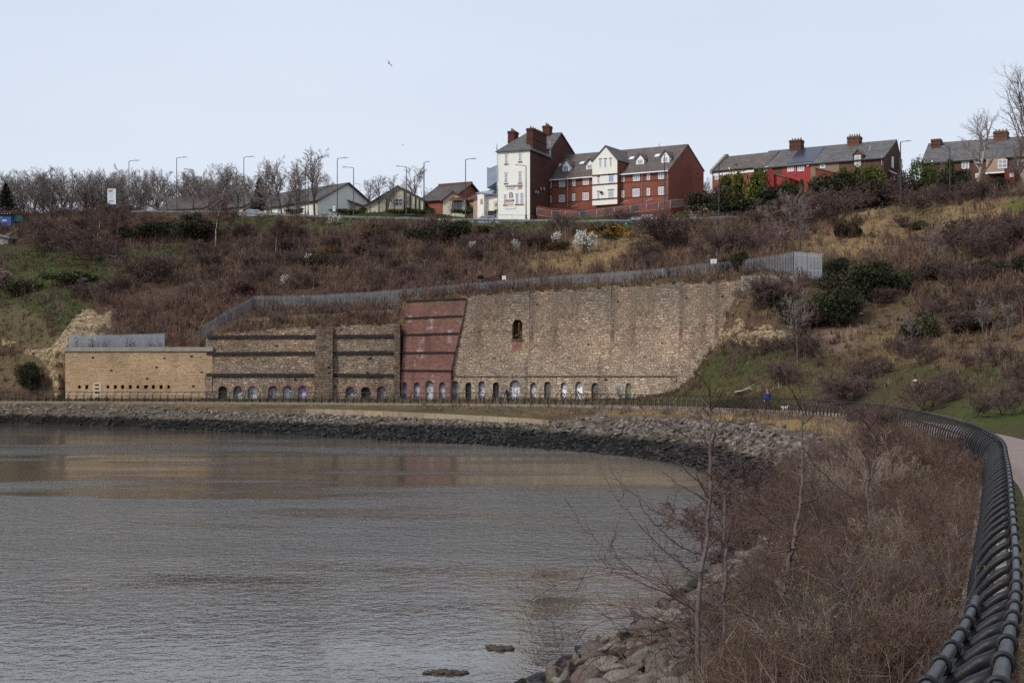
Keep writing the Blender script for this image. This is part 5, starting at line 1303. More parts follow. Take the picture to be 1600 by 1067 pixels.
# brick dormer
x, z = f.at(1340.5, 261); zt = f.at(1340.5, 234)[1]; zh = f.at(1340.5, 241.5)[1]; w2 = .75
mb = MB(); mb.add([(x-w2,-.12,z-.6),(x+w2,-.12,z-.6),(x+w2,-.12,zh),(x,-.12,zt),(x-w2,-.12,zh)], [(0,1,2,3,4)])
for s in (-1, 1): mb.poly([(x+s*w2,-.12,z-.6),(x+s*w2,.1,z-.6),(x+s*w2,(zh-ze)/k,zh),(x+s*w2,-.12,zh)])
dm_ = mb.build('dormer', MT['terrace_brick'], o)
mb = MB(); yk2, yk3 = (zh - ze) / k, (zt - ze) / k
for s in (-1, 1): slab(mb, (x+s*(w2+.15),-.25,zh-.1), (x,-.25,zt+.1), (x,yk3+.1,zt+.1), (x+s*(w2+.15),yk2+.1,zh-.1), .08)
mb.build('dormer_roof', MT['slate'], dm_); window(dm_, x, z, .92, f.at(1340, 243)[1] - z, y=-.13, bars=(1, 2), fr=.1)
x, y, z = on_roof(f, 1358.5, 240, ze, k, 6.6); mb = MB(); mb.tube([(x-.1, y, z), (x+.1, y+.2, z + 1.2)], .09, 5); mb.build('vent_pipe', MT['lamp_grey'], o)
# gable windows on the right hand end
L_ = f.L
def gdep(px):
    kk = (px - 800) / FPX; oo = f.A + f.u * L_; return (kk * oo.y - oo.x) / (f.v.x - kk * f.v.y)
for px, y0, y1 in ((1394.5,245,262.5),(1407,247,265),(1419.7,249,267)):
    y_ = max(.8, min(9, gdep(px))); Dg = (f.A + f.u*L_ + f.v*y_).y; z, zt = ZY(y1, Dg) - f.A.z, ZY(y0, Dg) - f.A.z
    mb = MB()
    window(o, y_, z, .95, zt - z, y=-(L_ + .0), bars=(1, 2), fr=.1, sill='red_paint', side=-1) if False else None
    w_ = .95; fr = .1; X = L_
    mb.box(X+.0, X+.05, y_-w_/2, y_+w_/2, z, zt); wo = mb.build('window', MT['white_frame'], o)
    for a, b in ((z + fr, (z+zt)/2 - fr/2), ((z+zt)/2 + fr/2, zt - fr)): mb = MB(); mb.box(X+.051, X+.058, y_-w_/2+fr, y_+w_/2-fr, a, b); mb.build('pane', MT['net_glass'], wo)
    mb = MB(); mb.box(X, X+.12, y_-w_/2-.1, y_+w_/2+.1, z-.16, z-.004); mb.build('sill', MT['red_paint'], wo)
mb = MB(); Dg = (f.A + f.u*L_ + f.v*6).y; zz = ZY(274.5, Dg) - f.A.z; mb.box(L_ - .1, L_ + .35, 2.5, 9.4, -3, zz); lean = mb.build('lean_to', MT['garden_brick'], o); mb = MB(); slab(mb, (L_+.5,2.3,zz), (L_+.5,9.6,zz), (L_-.05,9.6,zz+.5), (L_-.05,2.3,zz+.5), .1); mb.build('lean_to_roof', MT['grey_lead'], lean)
# back extensions with their own roofs
def shed(name, px0, px1, D, ywall, yl, yr_, dep, wall, roof, label, parent_f=None):
    f2 = Fr(px0, D, px1, D - (px1 - px0) * .05, ZY(300, D)); oo = f2.empty(name, label=label, cat='outbuilding')
    zl, zr2 = f2.at(px0, yl)[1], f2.at(px1, yr_)[1]; mb = MB()
    mb.add([(0,0,-3),(f2.L,0,-3),(f2.L,0,zr2),(0,0,zl),(0,dep,-3),(f2.L,dep,-3),(f2.L,dep,zr2),(0,dep,zl)], [(0,1,2,3),(1,5,6,2),(5,4,7,6),(4,0,3,7)]); mb.build('wall', wall, oo)
    mb = MB(); slab(mb, (-.15,-.15,zl+.14), (-.15,dep,zl+.14), (f2.L+.15,dep,zr2+.10), (f2.L+.15,-.15,zr2+.10), .1); mb.build('roof', roof, oo)
    return f2, oo
shed('back_extension', 1203, 1233, 217.5, 0, 272, 279, 5.5, MT['red_paint'], MT['slate'], 'red painted back extension with a sloping slate roof behind the bushes')
shed('back_extension', 1274, 1318, 215, 0, 263, 274, 5.5, MT['garden_brick'], MT['slate'], 'brick back extension with a long sloping slate roof behind the terrace hedge')
mb = MB(); p = P(1203, 264, 216.8); oo = empty('red_gate_pier', Vector((p.x, p.y, ground(p.x, p.y))), 0, 'round topped red pier beside the red back extension', 'pier')
h = p.z - oo.location.z; mb.prism([(q[0], q[1]) for q in arch_pts(0, 1.15, h, -.5)], 'y', -.2, .2); mb.build('pier_body', MT['red_paint'], oo)
# lower terrace further left
f, o, ze, zr, rf, k = terrace('brick_terrace', 1113, 229, 1195, 223.5, 268, 260, 246.5, 241.5, 5.2, 9.5, 'lower brick house with brown tiled roof and parapet behind the green bush', MT['house_brick'], MT['brown_tile'])
mb = MB(); mb.box(0, f.L * .95, -.06, -.004, ze - .75, ze - .3); mb.build('white_band', MT['white_frame'], o)
for px, y0, y1, wpx in ((1120,270,281,6.2),(1132.5,268.7,279.5,5.4),(1119.5,295,302,6.2)):
    x, z = f.at(px, y1); zt = f.at(px, y0)[1]; window(o, x, z, wpx/FPX*226*1.05, zt - z, y=-.064 if y0 > 290 else -.004, bars=(1, 2), fr=.1)
mb = MB(); mb.prism([(-.4, ze - .4), (-.4, ze + .2), (4.7, zr + .45), (5.3, zr + .5), (5.7, zr + .1), (0.2, ze - .4)], 'x', -.25, .15); mb.build('parapet', MT['concrete'], o)
x, z = f.at(1140, 262); mb = MB(); mb.tube([(x, -.1, z - .9), (x, -.1, z)], .08, 5); mb.build('flue', MT['white_frame'], o)
chimney(o, -2.6, -1.2, 5, 6.5, -2, f.at(1106, 272, 6)[1], MT['terrace_brick'], 0)
# far right terrace
f, o, ze, zr, rf, k = terrace('slate_terrace', 1440, 214, 1700, 203, 252, 240.5, 222, 211, 5.6, 9.4, 'long dark brick terrace with slate roof behind the big bare tree at the far right', MT['terrace_brick'], MT['slate'], 305)
x, z = f.at(1564.5, 206.5, 5.6); chimney(o, x-1.0, x+1.0, 4.6, 6.4, zr - .8, z, MT['terrace_brick'], 4)
x, z = f.at(1463, 218, 4.5); chimney(o, x-.7, x+.7, 4.0, 5.4, zr - 1.5, z, MT['terrace_brick'], 0)
x, z = f.at(1696, 205, 5.6); chimney(o, x-1.0, x+1.0, 4.6, 6.4, zr - .8, z, MT['terrace_brick'], 4)
xa, xb = f.x(1543.5), f.x(1573); mb = MB(); mb.box(xa, xb, -1.5, -.004, f.at(1556, 269, -1)[1], ze - .25); bx = mb.build('rendered_bay', MT['pink_stone'], o)
mb = MB(); mb.box(xa - .1, xb + .1, -1.6, -1.501, f.at(1556, 270, -1.5)[1] - .1, f.at(1556, 269, -1.5)[1] + .02); mb.build('sill_band', MT['white_frame'], bx)
x, z = f.at(1566.5, 263.5, -1.5); window(bx, x, z, 1.3, f.at(1566, 249.5, -1.5)[1] - z, y=-1.504, bars=(2, 2), fr=.1)
xa, xb = f.x(1589), f.x(1700); mb = MB(); mb.box(xa, xb, -.03, -.004, -1, ze - .2); mb.build('rendered_back', MT['pink_stone'], o)
mb = MB(); xa, xb = f.x(1573.5), f.x(1590); mb.box(xa, xb, -2.5, -.004, -3, f.at(1580, 263, -2)[1]); wg = mb.build('back_wing', MT['garden_brick'], o)
for px, y0, y1, wpx, yy in ((1508.5,252.5,264,11,-.004),(1527,250,255,7,-.004),(1528,271,278,7,-.004),(1581,271,276.5,6,-2.504),(1456.5,251.5,258,2.5,-.004)):
    x, z = f.at(px, y1, yy); zt = f.at(px, y0, yy)[1]; window(o if yy > -1 else wg, x, z, wpx/FPX*210*1.03, zt - z, y=yy, bars=(2, 1) if wpx > 4 else (1, 1), fr=.1)

# --- bungalows and the gabled hall on the left skyline
def gable_house(name, pxl, pxr, D, yel, yer, pxa, ya, ybase, dep, label, wall, roof, turn=0.0, back_ridge=None, th=.18):
    """gable end facing the viewer, roof running back (with its ridge turned a little to the right)"""
    f = Fr(pxl, D, pxr, D + turn, ZY(ybase, D) - .3); o = f.empty(name, label=label, cat='house')
    zl, zr_ = f.at(pxl, yel)[1], f.at(pxr, yer)[1]; xa, za = f.at(pxa, ya); L = f.L
    mb = MB(); pr = [(0,-2),(L,-2),(L,zr_),(xa,za),(0,zl)]
    mb.prism(pr, 'y', 0, dep); mb.build('wall', wall, o)
    mb = MB(); e = .45; kl = (za - zl) / max(xa, .1); kr = (za - zr_) / max(L - xa, .1)
    slab(mb, (-e,-e,zl-e*kl+.1), (xa,-e,za+.1), (xa,dep+e,za+.1), (-e,dep+e,zl-e*kl+.1), th); slab(mb, (L+e,-e,zr_-e*kr+.1), (xa,-e,za+.1), (xa,dep+e,za+.1), (L+e,dep+e,zr_-e*kr+.1), th)
    mb.build('roof', roof, o)
    return f, o
def long_house(name, pxl, pxr, Dl, Dr, yel, yer, yrl, yrr, dr, dep, ybase, label, wall, roof):
    f = Fr(pxl, Dl, pxr, Dr, ZY(ybase, (Dl + Dr) / 2) - .3); o = f.empty(name, label=label, cat='house')
    ze = (f.at(pxl, yel)[1] + f.at(pxr, yer)[1]) / 2; zr = (f.at(pxl, yrl, dr)[1] + f.at(pxr, yrr, dr)[1]) / 2; L = f.L
    mb = MB(); mb.prism([(0,-2),(dep,-2),(dep,ze),(dr,zr),(0,ze)], 'x', 0, L); mb.build('wall', wall, o)
    mb = MB(); e = .5; k = (zr - ze) / dr; k2 = (zr - ze) / (dep - dr)
    slab(mb, (-e,-e,ze-e*k+.1), (L+e,-e,ze-e*k+.1), (L+e,dr,zr+.1), (-e,dr,zr+.1), .18); slab(mb, (L+e,dep+e,ze-e*k2+.1), (-e,dep+e,ze-e*k2+.1), (-e,dr,zr+.1), (L+e,dr,zr+.1), .18)
    mb.build('roof', roof, o); return f, o, ze
f, o = gable_house('bungalow', 213, 247, 262, 327, 327, 230, 317.5, 335, 12, 'small cream gabled bungalow half hidden by trees right of the information board', MT['cream_render'], MT['dark_tile'])
x, z = f.at(224, 331); window(o, x, z - .2, 1.4, .9, bars=(3, 1)); x, z = f.at(238, 331); window(o, x, z - .2, 1.4, .9, bars=(3, 1))
f, o, ze = long_house('bungalow', 248, 318, 266, 262, 326, 326, 308, 308, 6, 12, 335, 'low cream bungalow with a dark roof and a row of windows behind the trees', MT['cream_render'], MT['dark_tile'])
for px in (272, 283, 294, 304, 312): x, z = f.at(px, 331.5); window(o, x, z - .1, .95, .75, bars=(2, 1))
f, o, ze = long_house('bungalow', 322, 380, 264, 258, 325, 325, 307.5, 307, 6, 12, 335, 'cream bungalow with a reddish dark roof behind the white trunked birch', MT['cream_render'], MT['dark_tile'])
for px in (352, 358, 365): x, z = f.at(px, 332); window(o, x, z - .1, .6, .9, glass='glass')
f, o, ze = long_house('bungalow', 384, 497, 258, 243, 320.5, 321, 303, 301, 6.5, 12.5, 333, 'long white bungalow with a big dark tiled roof ending in a white gable', MT['white_render'], MT['dark_tile'])
for px, wpx in ((408,6),(421,9),(436,7),(452,9),(466,6)): x, z = f.at(px, 331); window(o, x, z - .1, wpx/FPX*250, 1.0, glass='glass', bars=(2, 1))
f, o = gable_house('bungalow', 508, 566, 248, 323, 321, 525.5, 307.5, 331, 14, 'small brown gabled bungalow with dark roof between the white gable and the big gabled hall', MT['pink_stone'], MT['dark_tile'])
x, z = f.at(535, 330); window(o, x, z - .2, 1.8, 1.1, glass='glass', bars=(2, 1)); x, z = f.at(520, 329); window(o, x, z, 1.0, .9, glass='glass')
f, o = gable_house('gabled_hall', 569, 661, 246, 322.5, 311.5, 622, 291, 331, 18, 'big cream hall with a broad low gable behind bare trees', MT['cream_render'], MT['dark_tile'])
x, z = f.at(623, 322); window(o, x, z, 1.5, 1.3, glass='glass', bars=(2, 2)); x, z = f.at(597, 318); window(o, x, z, .6, .5, glass='glass')
for px in (604, 632, 641, 649, 655): x, z = f.at(px, 330); mb = MB(); mb.box(x-.12, x+.12, -.18, -.004, -1, f.at(px, max(295, 291 + abs(px-622)*.55 + 3))[1] ); mb.build('pilaster', MT['dark_wood'], o)
f, o, ze = long_house('brick_hall', 657, 703, 253, 250, 313, 312, 291, 291, 7, 14, 331, 'hall wing with a dark roof and an orange red brick wall', MT['kiln_brick'] if False else MT['house_brick'], MT['dark_tile'])
mb = MB(); mb.box(-.4, f.L + .4, 6.7, 7.3, f.at(680, 291, 7)[1] - .05, f.at(680, 291, 7)[1] + .3); mb.build('ridge', MT['red_tile'], o)
f, o = gable_house('bungalow', 692, 728, 247, 312, 311, 707.5, 299.5, 335, 9, 'cream gabled bungalow with a red tiled roof and a big bay window', MT['cream_render'], MT['red_tile'])
x, z = f.at(713.5, 330); window(o, x, z - .3, 1.7, 2.0, glass='glass', bars=(3, 2), frame='dark_wood'); mb = MB(); xx, zz = f.at(713.5, 311); slab(mb, (x-1.3,-.9,zz-.35), (x+1.3,-.9,zz-.35), (x+.7,.1,zz+.35), (x-.7,.1,zz+.35), .1); mb.build('bay_roof', MT['red_tile'], o)
f, o, ze = long_house('bungalow', 727, 748, 252, 250, 311, 312, 301, 303, 5, 10, 335, 'pinkish stone bungalow wing with a red roof left of the pub annex', MT['pink_stone'], MT['red_tile'])

# --- blue hut and grey shed at the far left edge
p = P(-14, 353, 236); f = Fr(-24, 236, 17, 235, ZY(353.5, 236))
o = f.empty('blue_hut', label='bright blue hut with white slats under its roof on dark stilts at the left edge', cat='hut')
mb = MB(); mb.box(0, f.L, 0, 2.5, 0, f.at(10, 336.5)[1]); bd = mb.build('body', MT['blue_board'], o)
mb = MB(); mb.box(-.2, f.L + .1, -.3, 2.7, f.at(10, 336)[1], f.at(10, 335)[1] + .02); mb.build('roof_edge', MT['cloth_black'], o)
for i in range(10): x = f.x(-22 + i * 4.2); mb = MB(); mb.box(x - .09, x + .09, -.1, 0, f.at(10, 335)[1] + .03, f.at(10, 332.5)[1]); mb.build('slat', MT['white_frame'], o)
mb = MB(); slab(mb, (-.4,-.4,f.at(10, 332.3)[1]), (f.L+1.2,-.4,f.at(10, 331)[1]), (f.L+.8,3,f.at(10, 327)[1]), (-.4,3,f.at(10, 328)[1]), .1); mb.build('roof', MT['red_tile'], o)
mb = MB(); mb.box(-.05, f.x(9), -.06, 1.5, -.16, -.01); mb.build('red_beam', MT['red_paint'], o)
for px in (-20, -6, 4, 10): x = f.x(px); mb = MB(); mb.tube([(x - (.5 if px == 4 else 0), .2, -2.4), (x, .2, -.1)], .08, 5); mb.build('stilt', MT['lamp_black'], o)
x, z = f.at(7, 345.5); mb = MB(); mb.box(x - .4, x + .4, -.03, -.004, z, z + .2); mb.build('name_strip', MT['cream_render'], o)
x, z = f.at(1.5, 340.3); mb = MB(); mb.box(x - .3, x + .3, -.03, -.004, z, z + .2); mb.build('name_strip', MT['concrete'], o)
mb = MB(); mb.box(f.L + .02, f.L + .9, .8, 2.0, .8, f.at(20, 335.5)[1]); mb.build('green_panel', MT['green_board'], o)
f, o = gable_house('grey_shed', -40, 13, 226, 372, 371, -16, 364, 392, 6, 'pale grey corrugated shed at the left edge below the blue hut', MT['corrugated'], MT['corrugated'])
slab_wall('concrete_ramp', [(10,368,229,1.6),(30,357,234,1.4)], MT['concrete'], .3, .8, 'sloping concrete wall climbing beside the blue hut', .02, 2)
# ------------------------------------------------------------------ rock armour
def ico(sub):
    bm = bmesh.new(); bmesh.ops.create_icosphere(bm, subdivisions=sub, radius=1); bm.verts.ensure_lookup_table()
    V = np.array([tuple(v.co) for v in bm.verts]); F = np.array([[v.index for v in f.verts] for f in bm.faces]); bm.free(); return V, F
def rock_shape(rng, sub):
    V, F = ico(sub); V = V.copy()
    for _ in range(rng.integers(7, 12)):                # chop with planes -> angular block
        n = rng.normal(size=3); n /= np.linalg.norm(n); d = rng.uniform(.35, .8)
        h = V @ n; k = h > d; V[k] -= np.outer(h[k] - d, n)
    V *= np.array([1.15, rng.uniform(.5, .85), rng.uniform(.30, .52)])
    V += rng.normal(scale=.02, size=V.shape)
    return V, F
def rotm(rng, tilt=.55):
    a = rng.uniform(0, 2*math.pi); e = rng.normal(scale=tilt, size=2)
    return np.array((Matrix.Rotation(a, 3, 'Z') @ Matrix.Rotation(e[0], 3, 'X') @ Matrix.Rotation(e[1], 3, 'Y')))
rng = np.random.default_rng(5)
RC_ = [(.145,.122,.103),(.18,.152,.128),(.11,.09,.078),(.165,.13,.10),(.21,.182,.156),(.14,.105,.085)]
low = [rock_shape(rng, 1) for _ in range(14)]
VV = []; FF = []; CC = []; n0 = 0
near = []
def bank_pt(t, fr):
    W, M = curW(t), curM(t); return W.lerp(M, fr) + Vector((0, 0, .25 * math.sin(math.pi * max(0, min(1, fr)))))
s_list = []
for i in range(NK - 1):
    for _ in range(1): s_list.append((i, (Vector(WC[i+1]) - Vector(WC[i])).length, ))
for i, L in s_list:
    if i < 2: continue
    wd = ((curM(i + .5) - curW(i + .5)).length); area = L * wd * 1.15
    n = int(area * (6.0 if 3 <= i < 6 else 3.4 if i < 7 else 3.1))
    for _ in range(n):
        t = i + rng.random(); fr = rng.uniform(-.05, 1.02 if not 12.2 < t < 14.6 else .93)
        p = bank_pt(t, fr); sz = rng.choice([.2, .28, .36, .5]) * rng.uniform(.8, 1.25)
        if p.z < .9: sz *= .8
        if i >= 7: sz *= .82
        if p.z > .95 and i >= 3 and i < 9 and fbm(p.x * .18, p.y * .18, 4) > .22 and fr > .72: continue     # grass creeps over the top rocks
        if math.hypot(p.x, p.y) < 40 and p.y > 8:
            near.append((p, min(.36, sz * .74))); continue
        V, F = low[rng.integers(len(low))]
        V = (V * sz) @ rotm(rng).T + np.array((p.x, p.y, p.z + sz * .10))
        VV.append(V); FF.append(F + n0); n0 += len(V)
        c = np.array(RC_[rng.integers(len(RC_))]) * rng.uniform(.75, 1.15); CC.append(np.repeat(c[None], len(V), 0))
near.sort(key=lambda q: -q[1] / q[0].y)
for p, sz in near[295:]:
    V, F = low[rng.integers(len(low))]; V = (V * sz) @ rotm(rng).T + np.array((p.x, p.y, p.z + sz * .1)); VV.append(V); FF.append(F + n0); n0 += len(V)
    CC.append(np.repeat(np.array(RC_[rng.integers(len(RC_))])[None], len(V), 0))
link(bpy.data.objects.new('rock_armour', np_mesh('rock_armour', np.concatenate(VV), np.concatenate(FF), MT['shore'], np.concatenate(CC))), None, 'bank of countless grey boulders, black with weed along the waterline', 'rocks', kind='stuff')
hi = []
for k in range(14):
    V, F = rock_shape(rng, 3); V = V * (1 + np.array([[.10 * fbm(*(v * 2.2 + k)) + .05 * fbm(*(v * 7 + k))] for v in V])); hi.append(np_mesh('boulder', V, F, MT['shore'], np.repeat((np.array(RC_[k % 6]) * rng.uniform(.8, 1.1))[None], len(V), 0)))
for p, sz in near[:295]:
    o = bpy.data.objects.new('boulder', hi[rng.integers(len(hi))]); link(o, None, 'grey angular boulder among many on the near bank at the waterline', 'boulder', 'boulders on the near bank')
    o.location = p + Vector((0, 0, sz * .12)); o.scale = (sz,) * 3; o.rotation_euler = (rng.normal(scale=.4), rng.normal(scale=.4), rng.uniform(0, 6.28))
# ------------------------------------------------------------------ ground plants that nobody could count
def scatter_hill(n, rows, rng, accept):
    P0 = H[:-1, :-1]; a = np.cross(H[1:, :-1] - P0, H[:-1, 1:] - P0); ar = np.linalg.norm(a, axis=2)
    m = np.isin(rr[:-1], rows); ar = ar * m[None, :]
    cy = P0[:, :, 1]; cx = P0[:, :, 0]; ar[(cy < 25) | (cx / np.maximum(cy, 1) > .44) | (cx / np.maximum(cy, 1) < -.44)] = 0
    pr = (ar / ar.sum()).ravel(); idx = rng.choice(len(pr), n, p=pr); out = []
    ni = ar.shape[1]
    for q in idx:
        i, j = divmod(int(q), ni); u, v = rng.random(2)
        p = H[i, j] * (1-u) * (1-v) + H[i+1, j] * u * (1-v) + H[i, j+1] * (1-u) * v + H[i+1, j+1] * u * v
        k = accept(p)
        if k: out.append((p, k))
    return out
def blades(rng, pts, nper, L, wid, spread, colfn, sway=0.25):
    """pts: list of (pos, size k); returns triangle soup of thin upright blades"""
    V = []; Cc = []
    for p, k in pts:
        n = max(3, int(nper * rng.uniform(.7, 1.3))); c = colfn(p)
        a = rng.uniform(0, 2*math.pi, n); e = np.abs(rng.normal(scale=spread, size=n)); l = L * k * rng.uniform(.5, 1.15, n)
        b = np.asarray(p)[None] + np.stack([rng.normal(scale=.22*k*L, size=n), rng.normal(scale=.22*k*L, size=n), np.full(n, -.08)], 1)
        d = np.stack([np.sin(e) * np.cos(a), np.sin(e) * np.sin(a), np.cos(e)], 1); tip = b + d * l[:, None]
        s = rng.uniform(0, 2*math.pi, n); w = np.stack([np.cos(s), np.sin(s), np.zeros(n)], 1) * (wid * rng.uniform(.6, 1.3, n))[:, None]
        V.append(np.stack([b - w, b + w, tip], 1).reshape(-1, 3))
        cc = c[None] * rng.uniform(.65, 1.35, (n, 1)); Cc.append(np.repeat(cc, 3, 0))
    V = np.concatenate(V); return V, np.arange(len(V)).reshape(-1, 3), np.concatenate(Cc)
def shrubs(rng, pts, nst, ntw, L, wid, colfn):
    """bare many-stemmed scrub: stems plus side twigs as slim triangles"""
    V = []; Cc = []
    for p, k in pts:
        n = max(4, int(nst * rng.uniform(.7, 1.3))); c = colfn(p)
        a = rng.uniform(0, 2*math.pi, n); e = np.abs(rng.normal(scale=.48, size=n)); l = L * k * rng.uniform(.6, 1.1, n)
        b = np.asarray(p)[None] + np.stack([rng.normal(scale=.25*k, size=n), rng.normal(scale=.25*k, size=n), np.full(n, -.1)], 1)
        d = np.stack([np.sin(e) * np.cos(a), np.sin(e) * np.sin(a), np.cos(e)], 1)
        m = n * ntw; i = np.repeat(np.arange(n), ntw); f = rng.uniform(.25, .95, m)
        tb = b[i] + d[i] * (l[i] * f)[:, None]; td = d[i] + rng.normal(scale=.55, size=(m, 3)); td /= np.linalg.norm(td, axis=1, keepdims=True)
        B_ = np.concatenate([b, tb]); T_ = np.concatenate([b + d * l[:, None], tb + td * (l[i] * rng.uniform(.2, .5, m))[:, None]]); nn = len(B_)
        s = rng.uniform(0, 2*math.pi, nn); w = np.stack([np.cos(s), np.sin(s), rng.normal(scale=.3, size=nn)], 1) * (np.concatenate([np.full(n, wid), np.full(m, wid * .62)]) * rng.uniform(.7, 1.2, nn))[:, None]
        V.append(np.stack([B_ - w, B_ + w, T_], 1).reshape(-1, 3)); Cc.append(np.repeat(c[None] * rng.uniform(.7, 1.3, (nn, 1)), 3, 0))
    V = np.concatenate(V); return V, np.arange(len(V)).reshape(-1, 3), np.concatenate(Cc)
PAL = np.array([(.135,.078,.058),(.105,.066,.055),(.165,.112,.078),(.08,.054,.045),(.14,.070,.052),(.115,.088,.062)])
def scol(p):
    k = fbm(p[0] * .05, p[1] * .05, p[2] * .08) * 2.2 + 2.5 + rng.normal(scale=.9)
    return PAL[int(max(0, min(5, k)))] * rng.uniform(.75, 1.25)
ROCKP = [[(176,480),(160,492),(137,478),(118,492),(100,515),(85,535),(62,545),(38,540),(36,553),(60,560),(72,575),(78,600),(84,624),(101,624),(101,560),(104,545),(150,540),(176,512)], [(1112,545),(1118,520),(1140,510),(1152,494),(1164,500),(1168,512),(1200,508),(1232,517),(1228,530),(1205,543),(1170,545),(1135,538),(1120,550)]]
def in_rock(x, y, pad=9):
    for poly in ROCKP:
        for yy in (y, y + pad):
            c = False
            for (ax, ay), (bx, by) in zip(poly, poly[1:] + poly[:1]):
                if (ay > yy) != (by > yy) and x < (bx - ax) * (yy - ay) / (by - ay) + ax: c = not c
            if c: return True
    return False
def acc_s(p):
    w = zone(*p); s = w.get('s', 0) + .55 * w.get('o', 0) + .12 * w.get('d', 0) + .16 * w.get('g', 0)
    s *= .75 + .9 * fbm(p[0] * .12, p[1] * .12, p[2] * .1)
    pxx, pyy = proj(*p)
    if in_rock(pxx, pyy): return 0
    return rng.uniform(.45, 1.15) if rng.random() < s else 0
pts = scatter_hill(11500, (4, 5, 6), rng, acc_s)
pts += [(p, k * .8) for p, k in scatter_hill(900, (2, 3), rng, acc_s) if proj(*p)[0] > 1060 or proj(*p)[0] < 100]
def acc_r(p):
    x, y = proj(*p)
    if x < 1050 or in_rock(x, y): return 0
    f = fbm(p[0] * .15, p[1] * .15, 9.1)
    return rng.uniform(.25, .75) if rng.random() < .40 + .9 * f else 0
pts += scatter_hill(4200, (1, 2, 3, 4, 5), rng, acc_r)
V, F, cc = shrubs(rng, pts, 11, 4, 1.75, .040, scol)
link(bpy.data.objects.new('scrub', np_mesh('scrub', V, F, MT['veg'], cc)), None, 'mass of bare reddish brown scrub covering the slope', 'scrub', kind='stuff')
GC = {'g': (.050, .072, .020), 'd': (.30, .215, .115), 'b': (.07, .11, .025), 'o': (.06, .052, .03), 's': (.16, .11, .07), 'e': (.2, .15, .1)}
def acc_g(p):
    return rng.uniform(.6, 1.2)
def gcol(p):
    w = zone(*p); c = sum((np.array(GC[k]) * f for k, f in w.items()), np.zeros(3)); return c * rng.uniform(.7, 1.3)
V, F, cc = blades(rng, scatter_hill(15000, (1, 2, 4, 5, 6, 7, 8), rng, acc_g), 9, .55, .045, .45, gcol)
link(bpy.data.objects.new('grass', np_mesh('grass', V, F, MT['veg'], cc)), None, 'rough green and straw coloured grass growing over the slope', 'grass', kind='stuff')
# low dark evergreen ground cover (ivy and gorse) in the green and olive parts
def leafcloud(rng, pts, nper, r, size, colfn, flat=.7):
    V = []; Cc = []
    for p, k in pts:
        n = max(6, int(nper * k * rng.uniform(.8, 1.2))); c = colfn(p)
        d = rng.normal(size=(n, 3)); d /= np.linalg.norm(d, axis=1, keepdims=True); d[:, 2] = np.abs(d[:, 2])
        o = np.asarray(p)[None] + d * (r * k * rng.uniform(.45, 1.05, (n, 1))) * np.array([1, 1, flat]) * (1 + .35 * rng.normal(size=(n, 1)).clip(-1, 1))
        u = rng.normal(size=(n, 3)); u /= np.linalg.norm(u, axis=1, keepdims=True); v = np.cross(u, rng.normal(size=(n, 3))); v /= np.linalg.norm(v, axis=1, keepdims=True)
        s = size * rng.uniform(.6, 1.3, (n, 1))
        V.append(np.stack([o - u*s, o + v*s*.6, o + u*s, o - v*s*.6], 1).reshape(-1, 3)); Cc.append(np.repeat(c[None] * rng.uniform(.55, 1.45, (n, 1)), 4, 0))
    V = np.concatenate(V); return V, np.arange(len(V)).reshape(-1, 4), np.concatenate(Cc)
def acc_i(p):
    w = zone(*p); s = .32 * w.get('g', 0) * (proj(*p)[0] < 420) + .16 * w.get('g', 0) + .5 * w.get('o', 0)
    s *= .5 + 1.5 * max(0, fbm(p[0] * .1, p[1] * .1, 3.3) + .3)
    return rng.uniform(.5, 1.2) if rng.random() < s else 0
def icol(p):
    return np.array([(.030,.040,.014),(.040,.050,.016),(.026,.032,.016),(.05,.056,.02)][rng.integers(4)]) * rng.uniform(.7, 1.3)
V, F, cc = leafcloud(rng, scatter_hill(5200, (2, 3, 5, 6), rng, acc_i), 34, .85, .10, icol, .5)
link(bpy.data.objects.new('ground_cover', np_mesh('ground_cover', V, F, MT['veg'], cc)), None, 'low dark green ivy and gorse spreading in patches over the slope', 'ground cover', kind='stuff')

